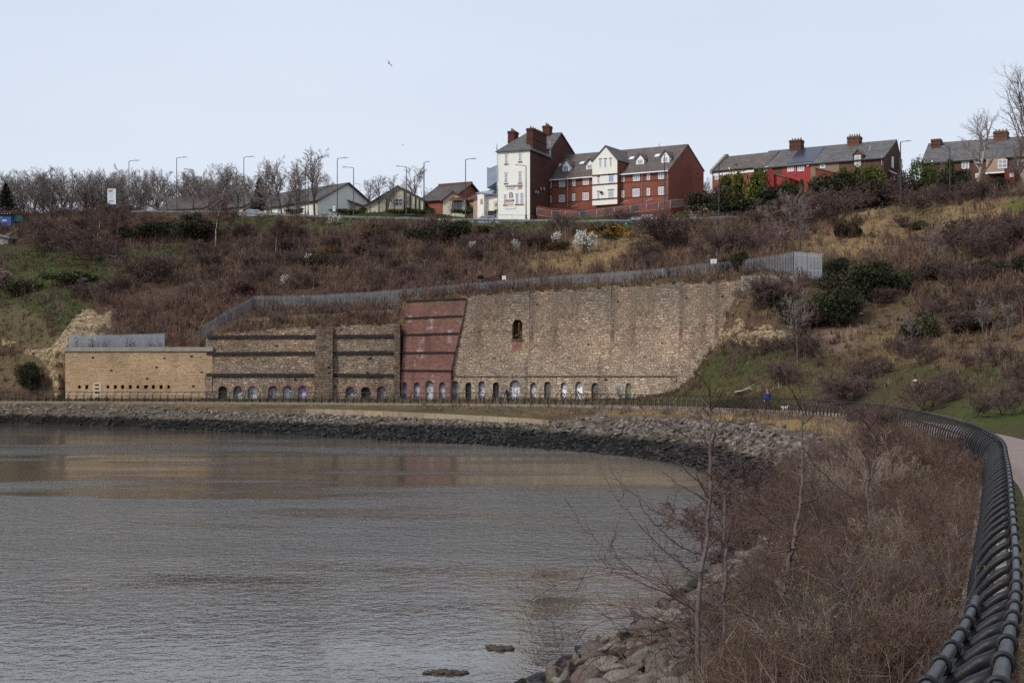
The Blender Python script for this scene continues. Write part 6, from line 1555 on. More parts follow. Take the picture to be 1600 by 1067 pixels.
# ---------- near bank: dead stalks, straw grass, brambles
def bank_land(n, t0, t1, f0, f1, power=1.0):
    out = []
    for _ in range(n):
        t = t0 + (t1 - t0) * rng.random() ** power; fr = rng.uniform(f0, f1)
        M, Rr = curM(t), cur(RC, t); p = M.lerp(Rr + Vector((0, 0, -.12)), fr)
        d = (Rr - M).normalized() if True else None
        if t < 7.6: p = M.lerp(Rr - d * .80 + Vector((0, 0, -.12)), fr)
        elif fr > .9: p -= d * .75
        out.append((p, rng.uniform(.6, 1.2)))
    return out
def stalks(rng, pts, nst, ntw, L, rad, colfn, bend=.25, spread=.35):
    S = []; Cc = []
    for p, k in pts:
        n = max(3, int(nst * rng.uniform(.6, 1.4))); c = colfn(p); kk = 1.0 + max(0, (p[1] - 25) / 45)     # far stalks a little bundled
        for _ in range(n):
            a = rng.uniform(0, 6.28); e = abs(rng.normal(scale=spread)); l = L * k * rng.uniform(.55, 1.15); r = rad * rng.uniform(.7, 1.3) * kk
            q = np.array((p[0] + rng.normal(scale=.16), p[1] + rng.normal(scale=.16), p[2] - .05)); d = np.array((math.sin(e)*math.cos(a), math.sin(e)*math.sin(a), math.cos(e)))
            cv = rng.normal(scale=bend, size=3); pr = [q]
            for s in range(3): d = d + cv * .33; d /= np.linalg.norm(d); pr.append(pr[-1] + d * l / 3)
            cj = c * rng.uniform(.6, 1.4)
            for s in range(3): S.append((*pr[s], *pr[s+1], r * (1 - .25*s), r * (1 - .25*(s+1)))); Cc.append(cj)
            for _ in range(ntw):
                f = rng.uniform(.8, 2.9); i = int(f); b = pr[i] + (pr[i+1] - pr[i]) * (f - i); td = d + rng.normal(scale=.7, size=3); td /= np.linalg.norm(td)
                S.append((*b, *(b + td * l * rng.uniform(.12, .35)), r * .55, r * .25)); Cc.append(cj * 1.05)
    V, F = seg_mesh(S, 3); return V, F, np.repeat(np.array(Cc), 6, 0)
BP = np.array([(.17,.118,.09),(.125,.08,.063),(.22,.16,.12),(.095,.066,.052),(.135,.088,.066),(.19,.145,.11)])
bcol = lambda p: BP[rng.integers(6)] * rng.uniform(.7, 1.2)
near_pts = bank_land(380, 2.9, 5.2, .22, 1.0) + [q for q in bank_land(900, 5.0, 8.2, .10, 1.0) if fbm(q[0].x * .16, q[0].y * .16, 8) < (.12 if q[0].y < 40 else -.08) or q[0].y < 30]
V, F, cc = stalks(rng, near_pts, 12, 4, .85, .0055, bcol)
link(bpy.data.objects.new('dead_stalks', np_mesh('dead_stalks', V, F, MT['veg'], cc)), None, 'tangle of dead brown stalks filling the near bank beside the railing', 'undergrowth', kind='stuff')
far_pts = bank_land(520, 7.4, 13.5, .35, .95)
V, F, cc = stalks(rng, far_pts, 8, 2, .6, .010, bcol)
link(bpy.data.objects.new('dead_stalks', np_mesh('dead_stalks', V, F, MT['veg'], cc)), None, 'thin dead stalks along the far curve of the railing', 'undergrowth', kind='stuff')
scol2 = lambda p: np.array([(.34,.24,.12),(.28,.20,.10),(.38,.28,.15)][rng.integers(3)]) * rng.uniform(.75, 1.15)
gp_ = [q for q in bank_land(4200, 3.0, 10, .02, .98) if fbm(q[0].x * .16, q[0].y * .16, 8) > (.02 if q[0].y < 32 else -.15)] + [(q[0], q[1] * .8) for q in bank_land(1800, 9.5, 17.5, .25, .98)]
V, F, cc = blades(rng, gp_, 24, .55, .012, .5, scol2)
link(bpy.data.objects.new('straw_grass', np_mesh('straw_grass', V, F, MT['veg'], cc)), None, 'dry straw coloured grass on the bank between the boulders and the railing', 'grass', kind='stuff')
S = []; Cc = []
for p, k in bank_land(360, 3.8, 5.4, -.25, .5) + bank_land(520, 5.0, 6.7, -.75, .5):
    a = rng.uniform(0, 6.28); l = rng.uniform(1.2, 2.6) * k; r = rng.uniform(.005, .009) * (1 + max(0, (p.y - 25) / 50)); d = np.array((math.cos(a) * .5, math.sin(a) * .5, .9)); q = np.array(p); c = np.array([(.085,.05,.042),(.11,.066,.052),(.07,.048,.042),(.13,.092,.072)][rng.integers(4)]) * rng.uniform(.7, 1.2)
    tilt = np.array((math.cos(a), math.sin(a), 0)) * rng.uniform(.1, .3) - np.array((0, 0, rng.uniform(.12, .34))); prev = None
    for s in range(7):
        d = d + tilt + rng.normal(scale=.07, size=3); d /= np.linalg.norm(d); n_ = q + d * l / 7
        S.append((*q, *n_, r * (1 - .1*s), r * (1 - .1*(s+1)))); Cc.append(c)
        for _ in range(3):
            td = d + rng.normal(scale=.8, size=3); td /= np.linalg.norm(td); m = n_ + td * rng.uniform(.1, .42); S.append((*n_, *m, r * .5, r * .3)); Cc.append(c)
            if rng.random() < .6: td2 = td + rng.normal(scale=.6, size=3); S.append((*m, *(m + td2 * .16), r * .35, r * .2)); Cc.append(c)
        q = n_
V, F = seg_mesh(S, 3)
link(bpy.data.objects.new('brambles', np_mesh('brambles', V, F, MT['veg'], np.repeat(np.array(Cc), 6, 0))), None, 'dark reddish bramble stems arching over the boulders', 'brambles', kind='stuff')
# grass verge on the land side of the path near the viewer
vg = []
for _ in range(3200):
    t = rng.uniform(1.5, 9.5); Rr, B = cur(RC, t), cur(BC, t); d = B - Rr; d.z = 0; d.normalize()
    o = rng.uniform(.18, .62) if rng.random() < .45 else rng.uniform(4.0, 6.5)
    p = Rr + d * o; p.z = ground(p.x, p.y, p.z); vg.append((p, rng.uniform(.5, 1.1)))
V, F, cc = blades(rng, vg, 22, .16, .006, .5, lambda p: np.array([(.07,.10,.03),(.10,.11,.04),(.16,.14,.06)][rng.integers(3)]))
link(bpy.data.objects.new('grass_verge', np_mesh('grass_verge', V, F, MT['veg'], cc)), None, 'short green grass on both edges of the path', 'grass', kind='stuff')
wb = []
for _ in range(1600):
    px = rng.uniform(-40, 1080); D = float(np.interp(px, [0, 102, 332, 622, 800, 950, 1056], [173, 171, 170, 168, 165.3, 159.8, 152.4])) - rng.uniform(.1, 1.6); x = XP(px, D); wb.append((Vector((x, D, ground(x, D))), rng.uniform(.5, 1.3)))
V, F, cc = blades(rng, wb, 12, .5, .03, .5, lambda p: np.array([(.05,.06,.02),(.10,.075,.04),(.08,.06,.04)][rng.integers(3)]))
link(bpy.data.objects.new('grass', np_mesh('grass', V, F, MT['veg'], cc)), None, 'weeds and grass along the foot of the kiln walls', 'grass', kind='stuff')
# tufts on the broken tops of the kilns
wt = []
for _ in range(2600):
    px = rng.uniform(322, 1160)
    Dt = float(np.interp(px, [322, 622, 630, 800, 950, 1056, 1160], [171.9, 169.9, 170, 167, 161.2, 153.8, 148])) + rng.uniform(.0, 3.5); x = XP(px, Dt); wt.append((Vector((x, Dt, ground(x, Dt))), rng.uniform(.4, 1.1)))
V, F, cc = blades(rng, wt, 12, .5, .035, .55, lambda p: np.array([(.20,.14,.08),(.14,.09,.06),(.10,.07,.05),(.09,.085,.035)][rng.integers(4)]))
link(bpy.data.objects.new('grass', np_mesh('grass', V, F, MT['veg'], cc)), None, 'dry grass along the broken tops of the kiln walls', 'grass', kind='stuff')
# ------------------------------------------------------------------ trees and shrubs
def grow(rng, S, p, d, L, r, lvl, top, ks, up, wob, nseg, spread, rmin, lo0=.3):
    """recursive branch; appends (p0,p1,r0,r1,level)"""
    n = nseg[lvl]; q = np.array(p, float); d = np.array(d, float); r0 = r; pts = [q]; rs = [r]; ds = [d]
    for s in range(n):
        d = d + rng.normal(scale=wob[lvl], size=3) + np.array((0, 0, up[lvl])); d /= np.linalg.norm(d)
        q2 = q + d * L / n; r1 = max(rmin, r * (1 - (s + 1) / n * (.62 if lvl < top else .75)))
        S.append((*q, *q2, r0, r1, lvl)); q, r0 = q2, r1; pts.append(q); rs.append(r1); ds.append(d)
    if lvl >= top: return
    k = ks[lvl]
    for j in range(k):
        lo = lo0 if lvl == 0 else .18
        f = (lo + (1 - lo) * ((j + rng.random()) / k)) * n; i = min(n - 1, int(f)); b = pts[i] + (pts[i+1] - pts[i]) * (f - i)
        a = rng.uniform(0, 6.283); ax = ds[i]; o = np.cross(ax, (0, 0, 1) if abs(ax[2]) < .9 else (1, 0, 0)); o /= np.linalg.norm(o); o2 = np.cross(ax, o)
        e = spread[lvl] * rng.uniform(.7, 1.3); nd_ = ax * math.cos(e) + (o * math.cos(a) + o2 * math.sin(a)) * math.sin(e)
        fl = f / n; ll = L * (.62 if lvl == 0 else .50) * rng.uniform(.65, 1.15) * (1.12 - .55 * fl)
        grow(rng, S, b, nd_, ll, max(rmin, rs[i] * .58), lvl + 1, top, ks, up, wob, nseg, spread, rmin, lo0)
def tree_meshes(seed, H=10., trunk_r=.16, ks=(13, 7, 6), up=(.0, .10, .06, .04), wob=(.05, .13, .18, .2), spread=(.75, .7, .7), fork=1, top=3, rmin=.012, bud=None, lean=0.0, nseg=(7, 5, 3, 2), trunkmat='bark', twigmat='twig', fan=.28, tl=1, lo0=.3):
    rng = np.random.default_rng(seed); S = []
    for q in range(fork):
        a = rng.uniform(0, 6.28); e = (0 if fork == 1 else rng.uniform(.05, fan)) ; d = np.array((math.sin(e)*math.cos(a) + lean, math.sin(e)*math.sin(a), math.cos(e)))
        grow(rng, S, (rng.normal(scale=.12) if fork > 1 else 0, rng.normal(scale=.12) if fork > 1 else 0, -.3), d, H * rng.uniform(.85, 1.0) if fork > 1 else H * .92, trunk_r * (1 if fork == 1 else .75), 0, top, ks, up, wob, nseg, spread, rmin, lo0)
    S = np.array(S); zmax = S[:, 5].max(); S[:, :6] *= H / zmax
    a = S[S[:, 8] <= tl]; b = S[S[:, 8] > tl]
    V, F = seg_mesh(a[:, :8], 5); tm = np_mesh('trunk', V, F, MT[trunkmat], None, True)
    V, F = seg_mesh(b[:, :8], 3); mats = [MT[twigmat]]
    if bud:
        m, size, frac = bud; tips = b[(b[:, 8] == b[:, 8].max())]; n = int(len(tips) * frac); k = rng.choice(len(tips), n, replace=frac > 1); o = tips[k, 0:3] + (tips[k, 3:6] - tips[k, 0:3]) * rng.random((n, 1)) + rng.normal(scale=size * .5, size=(n, 3))
        u = rng.normal(size=(n, 3)); u /= np.linalg.norm(u, axis=1, keepdims=True); v = np.cross(u, rng.normal(size=(n, 3))); v /= np.linalg.norm(v, axis=1, keepdims=True); s = size * rng.uniform(.6, 1.3, (n, 1))
        BV = np.stack([o - u*s, o + v*s*.7, o + u*s, o - v*s*.7], 1).reshape(-1, 3); BF = np.arange(len(BV)).reshape(-1, 4) + len(V)
        cm = np_mesh('crown', np.concatenate([V, BV]), np.concatenate([F, BF]), [MT[twigmat], MT[m]], None, False, [0] * len(F) + [1] * len(BF))
    else: cm = np_mesh('crown', V, F, mats)
    return tm, cm, H
def plant(kind, protos, x, y, h, label, cat, group=None, rz=None, wide=1.0, sink=0.0):
    tm, cm, H0 = protos; s = h / H0
    o = empty(kind, Vector((x, y, ground(x, y) - sink)), random.uniform(0, 6.28) if rz is None else rz, label, cat, group); o.scale = (s * wide, s * wide, s)
    if tm: link(bpy.data.objects.new('trunk', tm), o)
    link(bpy.data.objects.new('crown', cm), o)
    return o
SKY = [tree_meshes(100 + i, 10, .15, ((20, 9, 7) if f == 1 else (14, 8, 6)), up=(0, .16, .10, .07), spread=(.72, .65, .65), fork=f, rmin=.016, lo0=.10, fan=.34) for i, f in enumerate((1, 2, 3, 1, 2))]
ROUND = [tree_meshes(120, 10, .16, (18, 9, 8), up=(0, .05, .03, .02), spread=(.9, .8, .8), rmin=.024, twigmat='twig')]
BUD = [tree_meshes(130 + i, 10, .15, (15, 9, 7), up=(0, .14, .08, .05), spread=(.6, .65, .7), rmin=.012, bud=('blonde', .07, .8), fork=f, trunkmat='bark') for i, f in enumerate((2, 1))]
SMALL = [tree_meshes(140 + i, 6, .10, (13, 8, 6), up=(0, .12, .06, .03), spread=(.75, .7, .7), rmin=.012) for i in range(3)]
BIRCH = [tree_meshes(150 + i, 7, .06, (17, 8, 6), up=(0, .08, .0, -.05), spread=(.6, .7, .7), rmin=.015, fork=f, tl=0, fan=.2, trunkmat='birch_bark', twigmat='twig_red') for i, f in enumerate((1, 2, 3))]
PALE = [tree_meshes(160, 12, .26, (12, 8, 7), up=(0, .10, .08, .05), spread=(.85, .7, .7), rmin=.011, fork=1, trunkmat='pale_bark', twigmat='twig_pale', lean=.15)]
TALL = [tree_meshes(165, 20, .26, (15, 8, 7), up=(0, .12, .02, -.05), spread=(.55, .65, .7), rmin=.012, trunkmat='bark', twigmat='twig')]
DARKT = [tree_meshes(170, 9, .20, (14, 8, 7), up=(0, .06, .06, .04), spread=(.95, .75, .7), rmin=.014, trunkmat='bark', twigmat='twig')]
THORN = [tree_meshes(180 + i, 3, .06, (10, 8, 6), up=(0, .04, .03, .02), spread=(.9, .8, .8), rmin=.012, fork=5, fan=.8, trunkmat='bark', twigmat='twig_brown') for i in range(2)]
REDT = [tree_meshes(185 + i, 3, .045, (9, 7, 6), up=(0, .05, .04, .03), spread=(.75, .75, .7), rmin=.013, fork=9, fan=1.05, tl=0, trunkmat='bark', twigmat='twig_brown') for i in range(3)]
def at_sky(protos, px, ytop, D, kind, label, cat, group=None, wide=1.0, rz=None):
    x = XP(px, D); h = ZY(ytop, D) - ground(x, D); return plant(kind, protos, x, D, h, label, cat, group, rz, wide)
G1 = 'bare trees on the left skyline'
for i, (px, yt, D, pr, lab) in enumerate([
 (12,272,270,0,'bare skyline tree behind the dark conifer at the far left edge'),
 (30,264,274,1,'broad bare skyline tree right of the dark conifer'),
 (52,265,268,2,'many stemmed bare skyline tree left of the armless lamp post'),
 (68,263,278,3,'tall slim bare skyline tree close left of the armless lamp post'),
 (92,259,272,1,'highest bare skyline tree just right of the armless lamp post'),
 (112,264,268,4,'spreading bare skyline tree midway between armless lamp post and information board'),
 (134,266,272,0,'slim bare skyline tree left of the information board with a gap before it'),
 (152,263,276,2,'bare skyline tree close left of the white information board'),
 (172,257,268,1,'bare skyline tree rising right behind the white information board'),
 (190,264,274,3,'bare skyline tree squeezed between information board and tall lamp'),
 (219,267,270,4,'bare skyline tree above the small cream gabled bungalow'),
 (240,262,276,2,'bare skyline tree with pale sky showing through, left of the dense round tree'),
 (288,266,272,0,'bare skyline tree between the dense round tree and the left armed lamp'),
 (318,262,268,1,'broad bare skyline tree right of the left armed lamp'),
 (341,253,272,2,'tallest many stemmed bare skyline tree above the low bungalows'),
 (360,264,276,3,'slim bare skyline tree close left of the pair of lamps of unequal height'),
 (393,268,270,4,'bare skyline tree between the tall lamp and the small dark conifer')]):
    at_sky(SKY[pr], px, yt, D, 'bare_tree', lab, 'tree', G1, 1.35)
for i, px in enumerate((-6,22,46,80,104,126,143,163,181,206,231,275,303,330,351,378)):
    at_sky(SKY[(i * 3 + 1) % 5], px, 268 + (i * 7) % 9, 287 + (i * 5) % 11, 'bare_tree', 'bare grey brown tree in the rear row closing the gaps of the left skyline', 'tree', 'rear row of bare skyline trees', 1.45)
at_sky(ROUND[0], 262, 276, 252, 'dense_tree', 'dense dark round headed bare tree before the bungalow roof on the left skyline', 'tree', None, 1.0)
at_sky(BUD[0], 418, 252, 244, 'budding_tree', 'bare tree speckled with pale buds beside the small dark conifer', 'tree', 'trees with pale buds', 1.0)
at_sky(BUD[1], 440, 245, 247, 'budding_tree', 'pale budded tree with one trunk, second from the right of its cluster', 'tree', 'trees with pale buds', 1.1)
at_sky(BUD[0], 462, 250, 240, 'budding_tree', 'pale budded tree between the two plain poles and the highest tree', 'tree', 'trees with pale buds', 1.0)
at_sky(BUD[1], 492, 231, 236, 'budding_tree', 'highest pale budded tree leaning over the white gable of the long bungalow', 'tree', 'trees with pale buds', 1.15)
at_sky(SMALL[0], 512, 268, 250, 'bare_tree', 'thin bare tree at the right foot of the highest budded tree', 'tree', None, .9)
for px, yt, D, k, lab in [(579,277,243,0,'small bare tree at the left slope of the big hall gable'),(592,272,244.5,1,'small bare tree left of the middle of the hall gable'),(605,285,240,2,'short bare tree before the left half of the hall gable'),(617,273,243,1,'small dark bare tree right before the peak of the hall gable'),(650,256,262,0,'taller slim bare tree rising behind the hall roof'),(641,300,243,2,'low bare tree before the right half of the hall gable'),(704,314,243,2,'little twisted bare tree before the bay window of the red roofed bungalow'),(742,318,240,0,'little bare tree left of the pub annex')]:
    at_sky(SMALL[k], px, yt, D, 'small_tree', lab, 'tree', 'small trees around the gabled hall', 1.1)
at_sky(PALE[0], 1524, 168, 199, 'pale_tree', 'big pale bare tree with a leaning trunk before the slate roofed terrace', 'tree', None, 1.0, R(10))
at_sky(TALL[0], 1606, 92, 196, 'tall_tree', 'very tall bare tree with hanging twigs cut by the right edge', 'tree', None, 1.0, 2.0)
at_sky(SKY[1], 1475, 250, 206, 'bare_tree', 'slim bare tree at the left end of the slate roofed terrace', 'tree', None, .8)
at_sky(SKY[3], 1590, 205, 203, 'bare_tree', 'bare tree below the very tall tree at the right edge', 'tree', None, 1.0)
at_sky(SKY[2], 1107, 278, 240, 'bare_tree', 'small bare tree in the gap between the flats and the brick terrace', 'tree', None, 1.0)
def on_slope(protos, px, ybase, ytop, kind, label, cat, group=None, wide=1.0, rz=None):
    h = hit(px, ybase)
    if h is None: return
    hh = max(.6, (ybase - ytop) / FPX * h.y)
    return plant(kind, protos, h.x, h.y, hh, label, cat, group, rz, wide)
GB = 'birches on the slope'
for px, yb, yt, k, w, lab in [(155,368,312,0,1.1,'slim birch with a pale trunk and reddish twigs left of the double birch'),(185,380,318,1,1.2,'birch with two pale stems below the white information board'),(234,378,330,1,1.2,'short birch with a forked white stem on the green slope'),
    (337,386,298,0,1.5,'big reddish birch with one white trunk reaching above the road'),(362,376,325,0,.8,'thin dark stemmed birch just right of the big reddish birch'),(431,402,338,0,1.0,'thin white stemmed birch, left one of a close group'),(438,396,335,2,1.2,'white stemmed birch with several trunks, right one of a close group'),(165,375,322,0,1.0,'small birch squeezed between the slim birch and the double birch')]:
    on_slope(BIRCH[k], px, yb, yt, 'birch_tree', lab, 'tree', GB, w)
on_slope(DARKT[0], 1250, 391, 285, 'bare_tree', 'broad dark bare tree just above the right end of the palisade fence', 'tree', None, 1.0)
on_slope(DARKT[0], 1246, 560, 448, 'bare_tree', 'tall dim bare tree beside the pale rock outcrop', 'tree', None, .8)
on_slope(REDT[0], 1222, 480, 415, 'bare_shrub', 'bare reddish shrub just below the end of the palisade fence', 'shrub')
on_slope(SMALL[1], 1463, 425, 352, 'small_tree', 'slim pale bare tree among red scrub on the right slope', 'tree', None, .8)
on_slope(SMALL[2], 1427, 545, 480, 'small_tree', 'small bare tree before a dark evergreen bush on the right slope', 'tree', None, 1.1)
on_slope(THORN[0], 1565, 648, 604, 'thorn_bush', 'round bare thorn bush on the green bank right of the path', 'shrub', None, 1.3)
on_slope(THORN[1], 1520, 652, 610, 'thorn_bush', 'ragged bare thorn bush just left of the round one by the path', 'shrub', None, 1.2)
on_slope(THORN[0], 1475, 622, 575, 'thorn_bush', 'bare thorn bush on the slope above the bend of the railing', 'shrub', None, 1.2)
on_slope(SMALL[0], 1574, 540, 470, 'small_tree', 'slender bare tree high on the slope at the right edge', 'tree', None, .9)
on_slope(SMALL[1], 1535, 528, 462, 'small_tree', 'slender bare tree beside the stony patch at the right', 'tree', None, .9)
GR_ = 'bare reddish bushes on the slope'
for px, yb, yt, k, w, lab in [(95,392,345,0,1.7,'wide pinkish brown bush mass below the skyline at the far left'),(118,396,352,1,1.6,'pinkish brown bush just right of the widest one at the left'),(150,408,370,2,1.6,'dark brown bush in the middle of the left green slope'),(222,440,385,0,1.3,'tall purple brown bush on the green slope'),(70,372,338,1,1.5,'brown bush below the short concrete wall by the blue hut'),
    (1300,350,290,2,1.5,'brown bush above the straw grass before the brick terrace'),(1270,345,300,0,1.7,'reddish bush left of the gable end of the terrace'),(970,350,325,1,1.4,'purple brown bush on the road edge below the white bay'),(1050,385,322,0,1.4,'large purple brown bush below the right end of the flats'),(880,360,332,2,1.2,'brown bush on the road edge right of the pub'),(1010,405,375,1,1.5,'brown bush in the straw grass above the long fence'),
    (1450,640,590,2,1.5,'reddish bush on the slope just above the railing bend'),(1310,630,575,0,1.4,'reddish brown bush behind the railing near the walking figure'),(1225,600,560,1,1.4,'reddish bush on the slope behind the walking figure'),(1120,395,355,2,1.4,'brown bush left of the dark bush by the fence notice'),(1180,400,345,0,1.3,'brown bush between the rubble wall and the long fence'),(1490,395,340,1,1.5,'dark red bush at the edge of the straw grass at the right'),(1560,400,350,2,1.6,'dark red bush mass at the right edge of the slope'),(1430,330,300,1,1.4,'brown bush below the gable end lamp'),(1540,305,275,0,1.6,'brown bush below the big pale tree')]:
    on_slope(REDT[k], px, yb, yt, 'bare_shrub', lab, 'shrub', GR_, w)
for i, px in enumerate((14,34,50,66,84,100,118,136,152,168,186,204)):
    D = float(np.interp(px, [0, 100, 200], [243, 237, 235])) + (i * 3) % 5; x = XP(px, D); plant('bare_shrub', REDT[i % 3], x, D, (24 - (i * 5) % 9) / FPX * D, 'brown leafless shrub in the thicket under the left skyline trees', 'shrub', 'thicket of brown shrubs under the skyline trees', None, 1.5)
for i, (px, yb) in enumerate(((1228,346),(1248,340),(1265,336),(1292,338),(1325,332),(1345,326),(1385,322),(1415,318),(1440,322),(1468,322),(1500,318),(1525,314))):
    on_slope(REDT[(i * 2 + 1) % 3], px, yb, yb - 44 + (i * 7) % 16, 'hedge_shrub', 'dark leafless hedge shrub in the tangled row below the terraces', 'shrub', 'tangled hedge below the terraces', 1.7)
rs_ = random.Random(5); n_ = 0
while n_ < 120:
    px, py = rs_.uniform(-10, 1120) if n_ < 80 else rs_.uniform(1150, 1610), rs_.uniform(350, 470)
    if n_ >= 80: py = rs_.uniform(340, 640)
    h = hit(px, py)
    if h is None or in_rock(px, py): continue
    w_ = zone(*h); fence_y = np.interp(px, [312, 397, 630, 1012, 1280], [520, 470, 462, 432, 405])
    if n_ < 80 and px > 300 and py > fence_y - 8: continue
    if 1150 < px < 1310 and 380 < py < 470: continue
    if rs_.random() > w_.get('s', 0) + .6 * w_.get('o', 0) + (.12 if n_ >= 80 else .03): continue
    plant('bare_shrub', REDT[rs_.randrange(3)], h.x, h.y, rs_.uniform(1.0, 2.6), 'reddish brown bare bush standing among the scrub that covers the slope', 'shrub', 'bare bushes among the scrub of the slope', None, rs_.uniform(1.2, 1.8)); n_ += 1
for i, (px, yt) in enumerate(((326,288),(347,292),(372,284),(392,296),(424,288),(448,292),(468,298))):
    at_sky(SMALL[i % 3], px, yt, 239 - i * .5, 'small_tree', 'small bare tree in the row screening the long low bungalows', 'tree', 'small trees screening the bungalows', 1.3)
# leafy bushes
def bush_mesh(seed, col, n=6500, size=.045, flat=.8, lumps=11, accent=None, af=.0):
    rng = np.random.default_rng(seed); C_ = np.concatenate([[[0, 0, .45]], np.stack([rng.uniform(-.95, .95, lumps), rng.uniform(-.7, .7, lumps), rng.uniform(.1, .85, lumps)], 1)]); rad = rng.uniform(.12, .42, len(C_)); rad[0] = .45
    k = rng.integers(len(C_), size=n); d = rng.normal(size=(n, 3)); d /= np.linalg.norm(d, axis=1, keepdims=True); RADX = rad[k] * (rng.uniform(.35, 1.1, n) ** .6 + .22 * np.abs(rng.normal(size=n))); o = C_[k] + d * RADX[:, None]; o[:, 2] = np.abs(o[:, 2]) * flat
    u = rng.normal(size=(n, 3)); u /= np.linalg.norm(u, axis=1, keepdims=True); v = np.cross(u, rng.normal(size=(n, 3))); v /= np.linalg.norm(v, axis=1, keepdims=True); s = size * rng.uniform(.5, 1.2, (n, 1))
    V = np.stack([o - u*s, o + v*s*.55, o + u*s, o - v*s*.55], 1).reshape(-1, 3); c = np.array(col)[None] * rng.uniform(.5, 1.5, (n, 1)) * (1 + .25 * rng.normal(size=(len(C_), 1)))[k]
    if accent is not None:
        m = (rng.random(n) < af * (1.4 * (rng.random(len(C_)) > .35))[k]) & (o[:, 2] > .15); c[m] = np.array(accent) * rng.uniform(.7, 1.2, (m.sum(), 1))
    cm = np_mesh('foliage', V, np.arange(len(V)).reshape(-1, 4), MT['veg'], np.repeat(np.clip(c, .004, 1), 4, 0))
    S = []
    for _ in range(16):
        a = rng.uniform(0, 6.28); e = rng.uniform(.1, .9); l = rng.uniform(.4, .8); S.append((0, 0, -.1, math.sin(e)*math.cos(a)*l, math.sin(e)*math.sin(a)*l, math.cos(e)*l * flat, .03, .01))
    V, F = seg_mesh(S, 4); tm = np_mesh('stems', V, F, MT['bark'])
    return tm, cm
DK = [bush_mesh(200, (.038, .042, .020), flat=.75), bush_mesh(201, (.045, .050, .021), flat=.6), bush_mesh(202, (.055, .043, .025), flat=.65)]
GO = [bush_mesh(210, (.042, .045, .016), accent=(.42, .20, .015), af=.45), bush_mesh(211, (.030, .030, .014), accent=(.20, .085, .012), af=.30, flat=.7)]
LG = [bush_mesh(220, (.075, .085, .018), accent=(.16, .15, .03), af=.3, n=8000, flat=.95), bush_mesh(221, (.05, .06, .018), n=8000, flat=.9)]
def bush(pr, px, yb, wpx, hpx, kind, label, cat, group=None, D=None):
    h = hit(px, yb) if D is None else Vector((XP(px, D), D, ZY(yb, D)))
    if h is None: return
    o = empty(kind, h - Vector((0, 0, .15)), random.uniform(-.5, .5), label, cat, group); sx = wpx / FPX * h.y / 1.6; sz = hpx / FPX * h.y / .92
    o.scale = (sx, sx, sz); link(bpy.data.objects.new('stems', pr[0]), o); link(bpy.data.objects.new('foliage', pr[1]), o); return o
GD = 'dark evergreen bushes'
for pr, px, yb, w, h, lab in [(DK[0],702,375,62,32,'big dark evergreen bush below the tall lamp left of the pub'),(DK[2],585,378,44,28,'dark brownish gorse bush on the slope below the hall'),(DK[2],650,372,46,24,'wide dark gorse bush below the lamp before the hall'),(DK[2],570,398,44,24,'dark gorse bush low on the red scrub slope'),(DK[1],500,412,50,26,'dark bush mixed with orange gorse beside the slim white blossom'),(DK[2],760,362,34,16,'small dark bush below the pub annex'),(DK[0],1152,424,34,34,'dark upright bush overlapping the palisade fence beside the wider notice'),(DK[1],1128,412,22,14,'small dark bush just left of the upright bush on the fence'),(DK[1],1428,358,40,20,'small dark green bush alone in the straw grass'),
    (DK[0],1312,430,46,30,'dark green bush just right of the end of the palisade fence'),(DK[0],1352,462,90,56,'large dark evergreen mass in the middle of the right slope'),(DK[1],1395,450,70,40,'dark evergreen mass just right of the largest one'),(DK[0],1290,505,90,60,'large dark evergreen mass beside the rock outcrop'),(DK[1],1430,530,70,56,'rounded dark evergreen bush with a bare tree before it'),(DK[2],1520,515,90,40,'dark brown green bush above the stony patch'),(DK[1],1530,420,46,22,'olive bush below the red scrub at the right'),(DK[1],1460,430,70,26,'low olive bush in the middle right of the slope'),(DK[0],1590,425,40,30,'dark bush at the right edge of the slope'),
    (DK[0],1203,470,34,28,'dark bush hanging over the brownish concrete wall'),(DK[0],52,605,44,44,'dark green bush at the foot of the yellow rock face'),(DK[2],1320,370,46,40,'dark upright gorse in the straw grass below the terrace'),(DK[1],40,455,60,26,'dark ivy mound on the left green slope'),(DK[1],110,440,70,24,'dark ivy mound right of the pinkish bush at the left'),(DK[2],300,345,40,16,'low dark bush on the green verge below the low bungalows'),(DK[0],235,372,70,26,'dark bush below the crash barrier on the left'),(DK[0],320,372,90,28,'long dark bush around the foot of the big reddish birch')]:
    bush(pr, px, yb, w, h, 'evergreen_bush', lab, 'bush', GD)
for pr, px, yb, w, h, lab in [(GO[0],960,372,52,22,'bright orange yellow gorse bush right of the big white blossom'),(GO[0],920,368,30,16,'yellow gorse bush half hidden behind the big white blossom'),(GO[1],838,388,34,16,'dull orange gorse between the two left white blossoms'),(GO[1],870,390,40,16,'dull gorse right below the middle white blossom'),(GO[1],580,362,26,16,'orange brown gorse on the top of the slope below the hall'),(GO[1],515,405,40,22,'orange brown gorse right of the slim white blossom'),(GO[0],1352,312,16,16,'small yellow gorse before the dark terrace hedge')]:
    bush(pr, px, yb, w, h, 'gorse_bush', lab, 'bush', 'flowering gorse bushes')
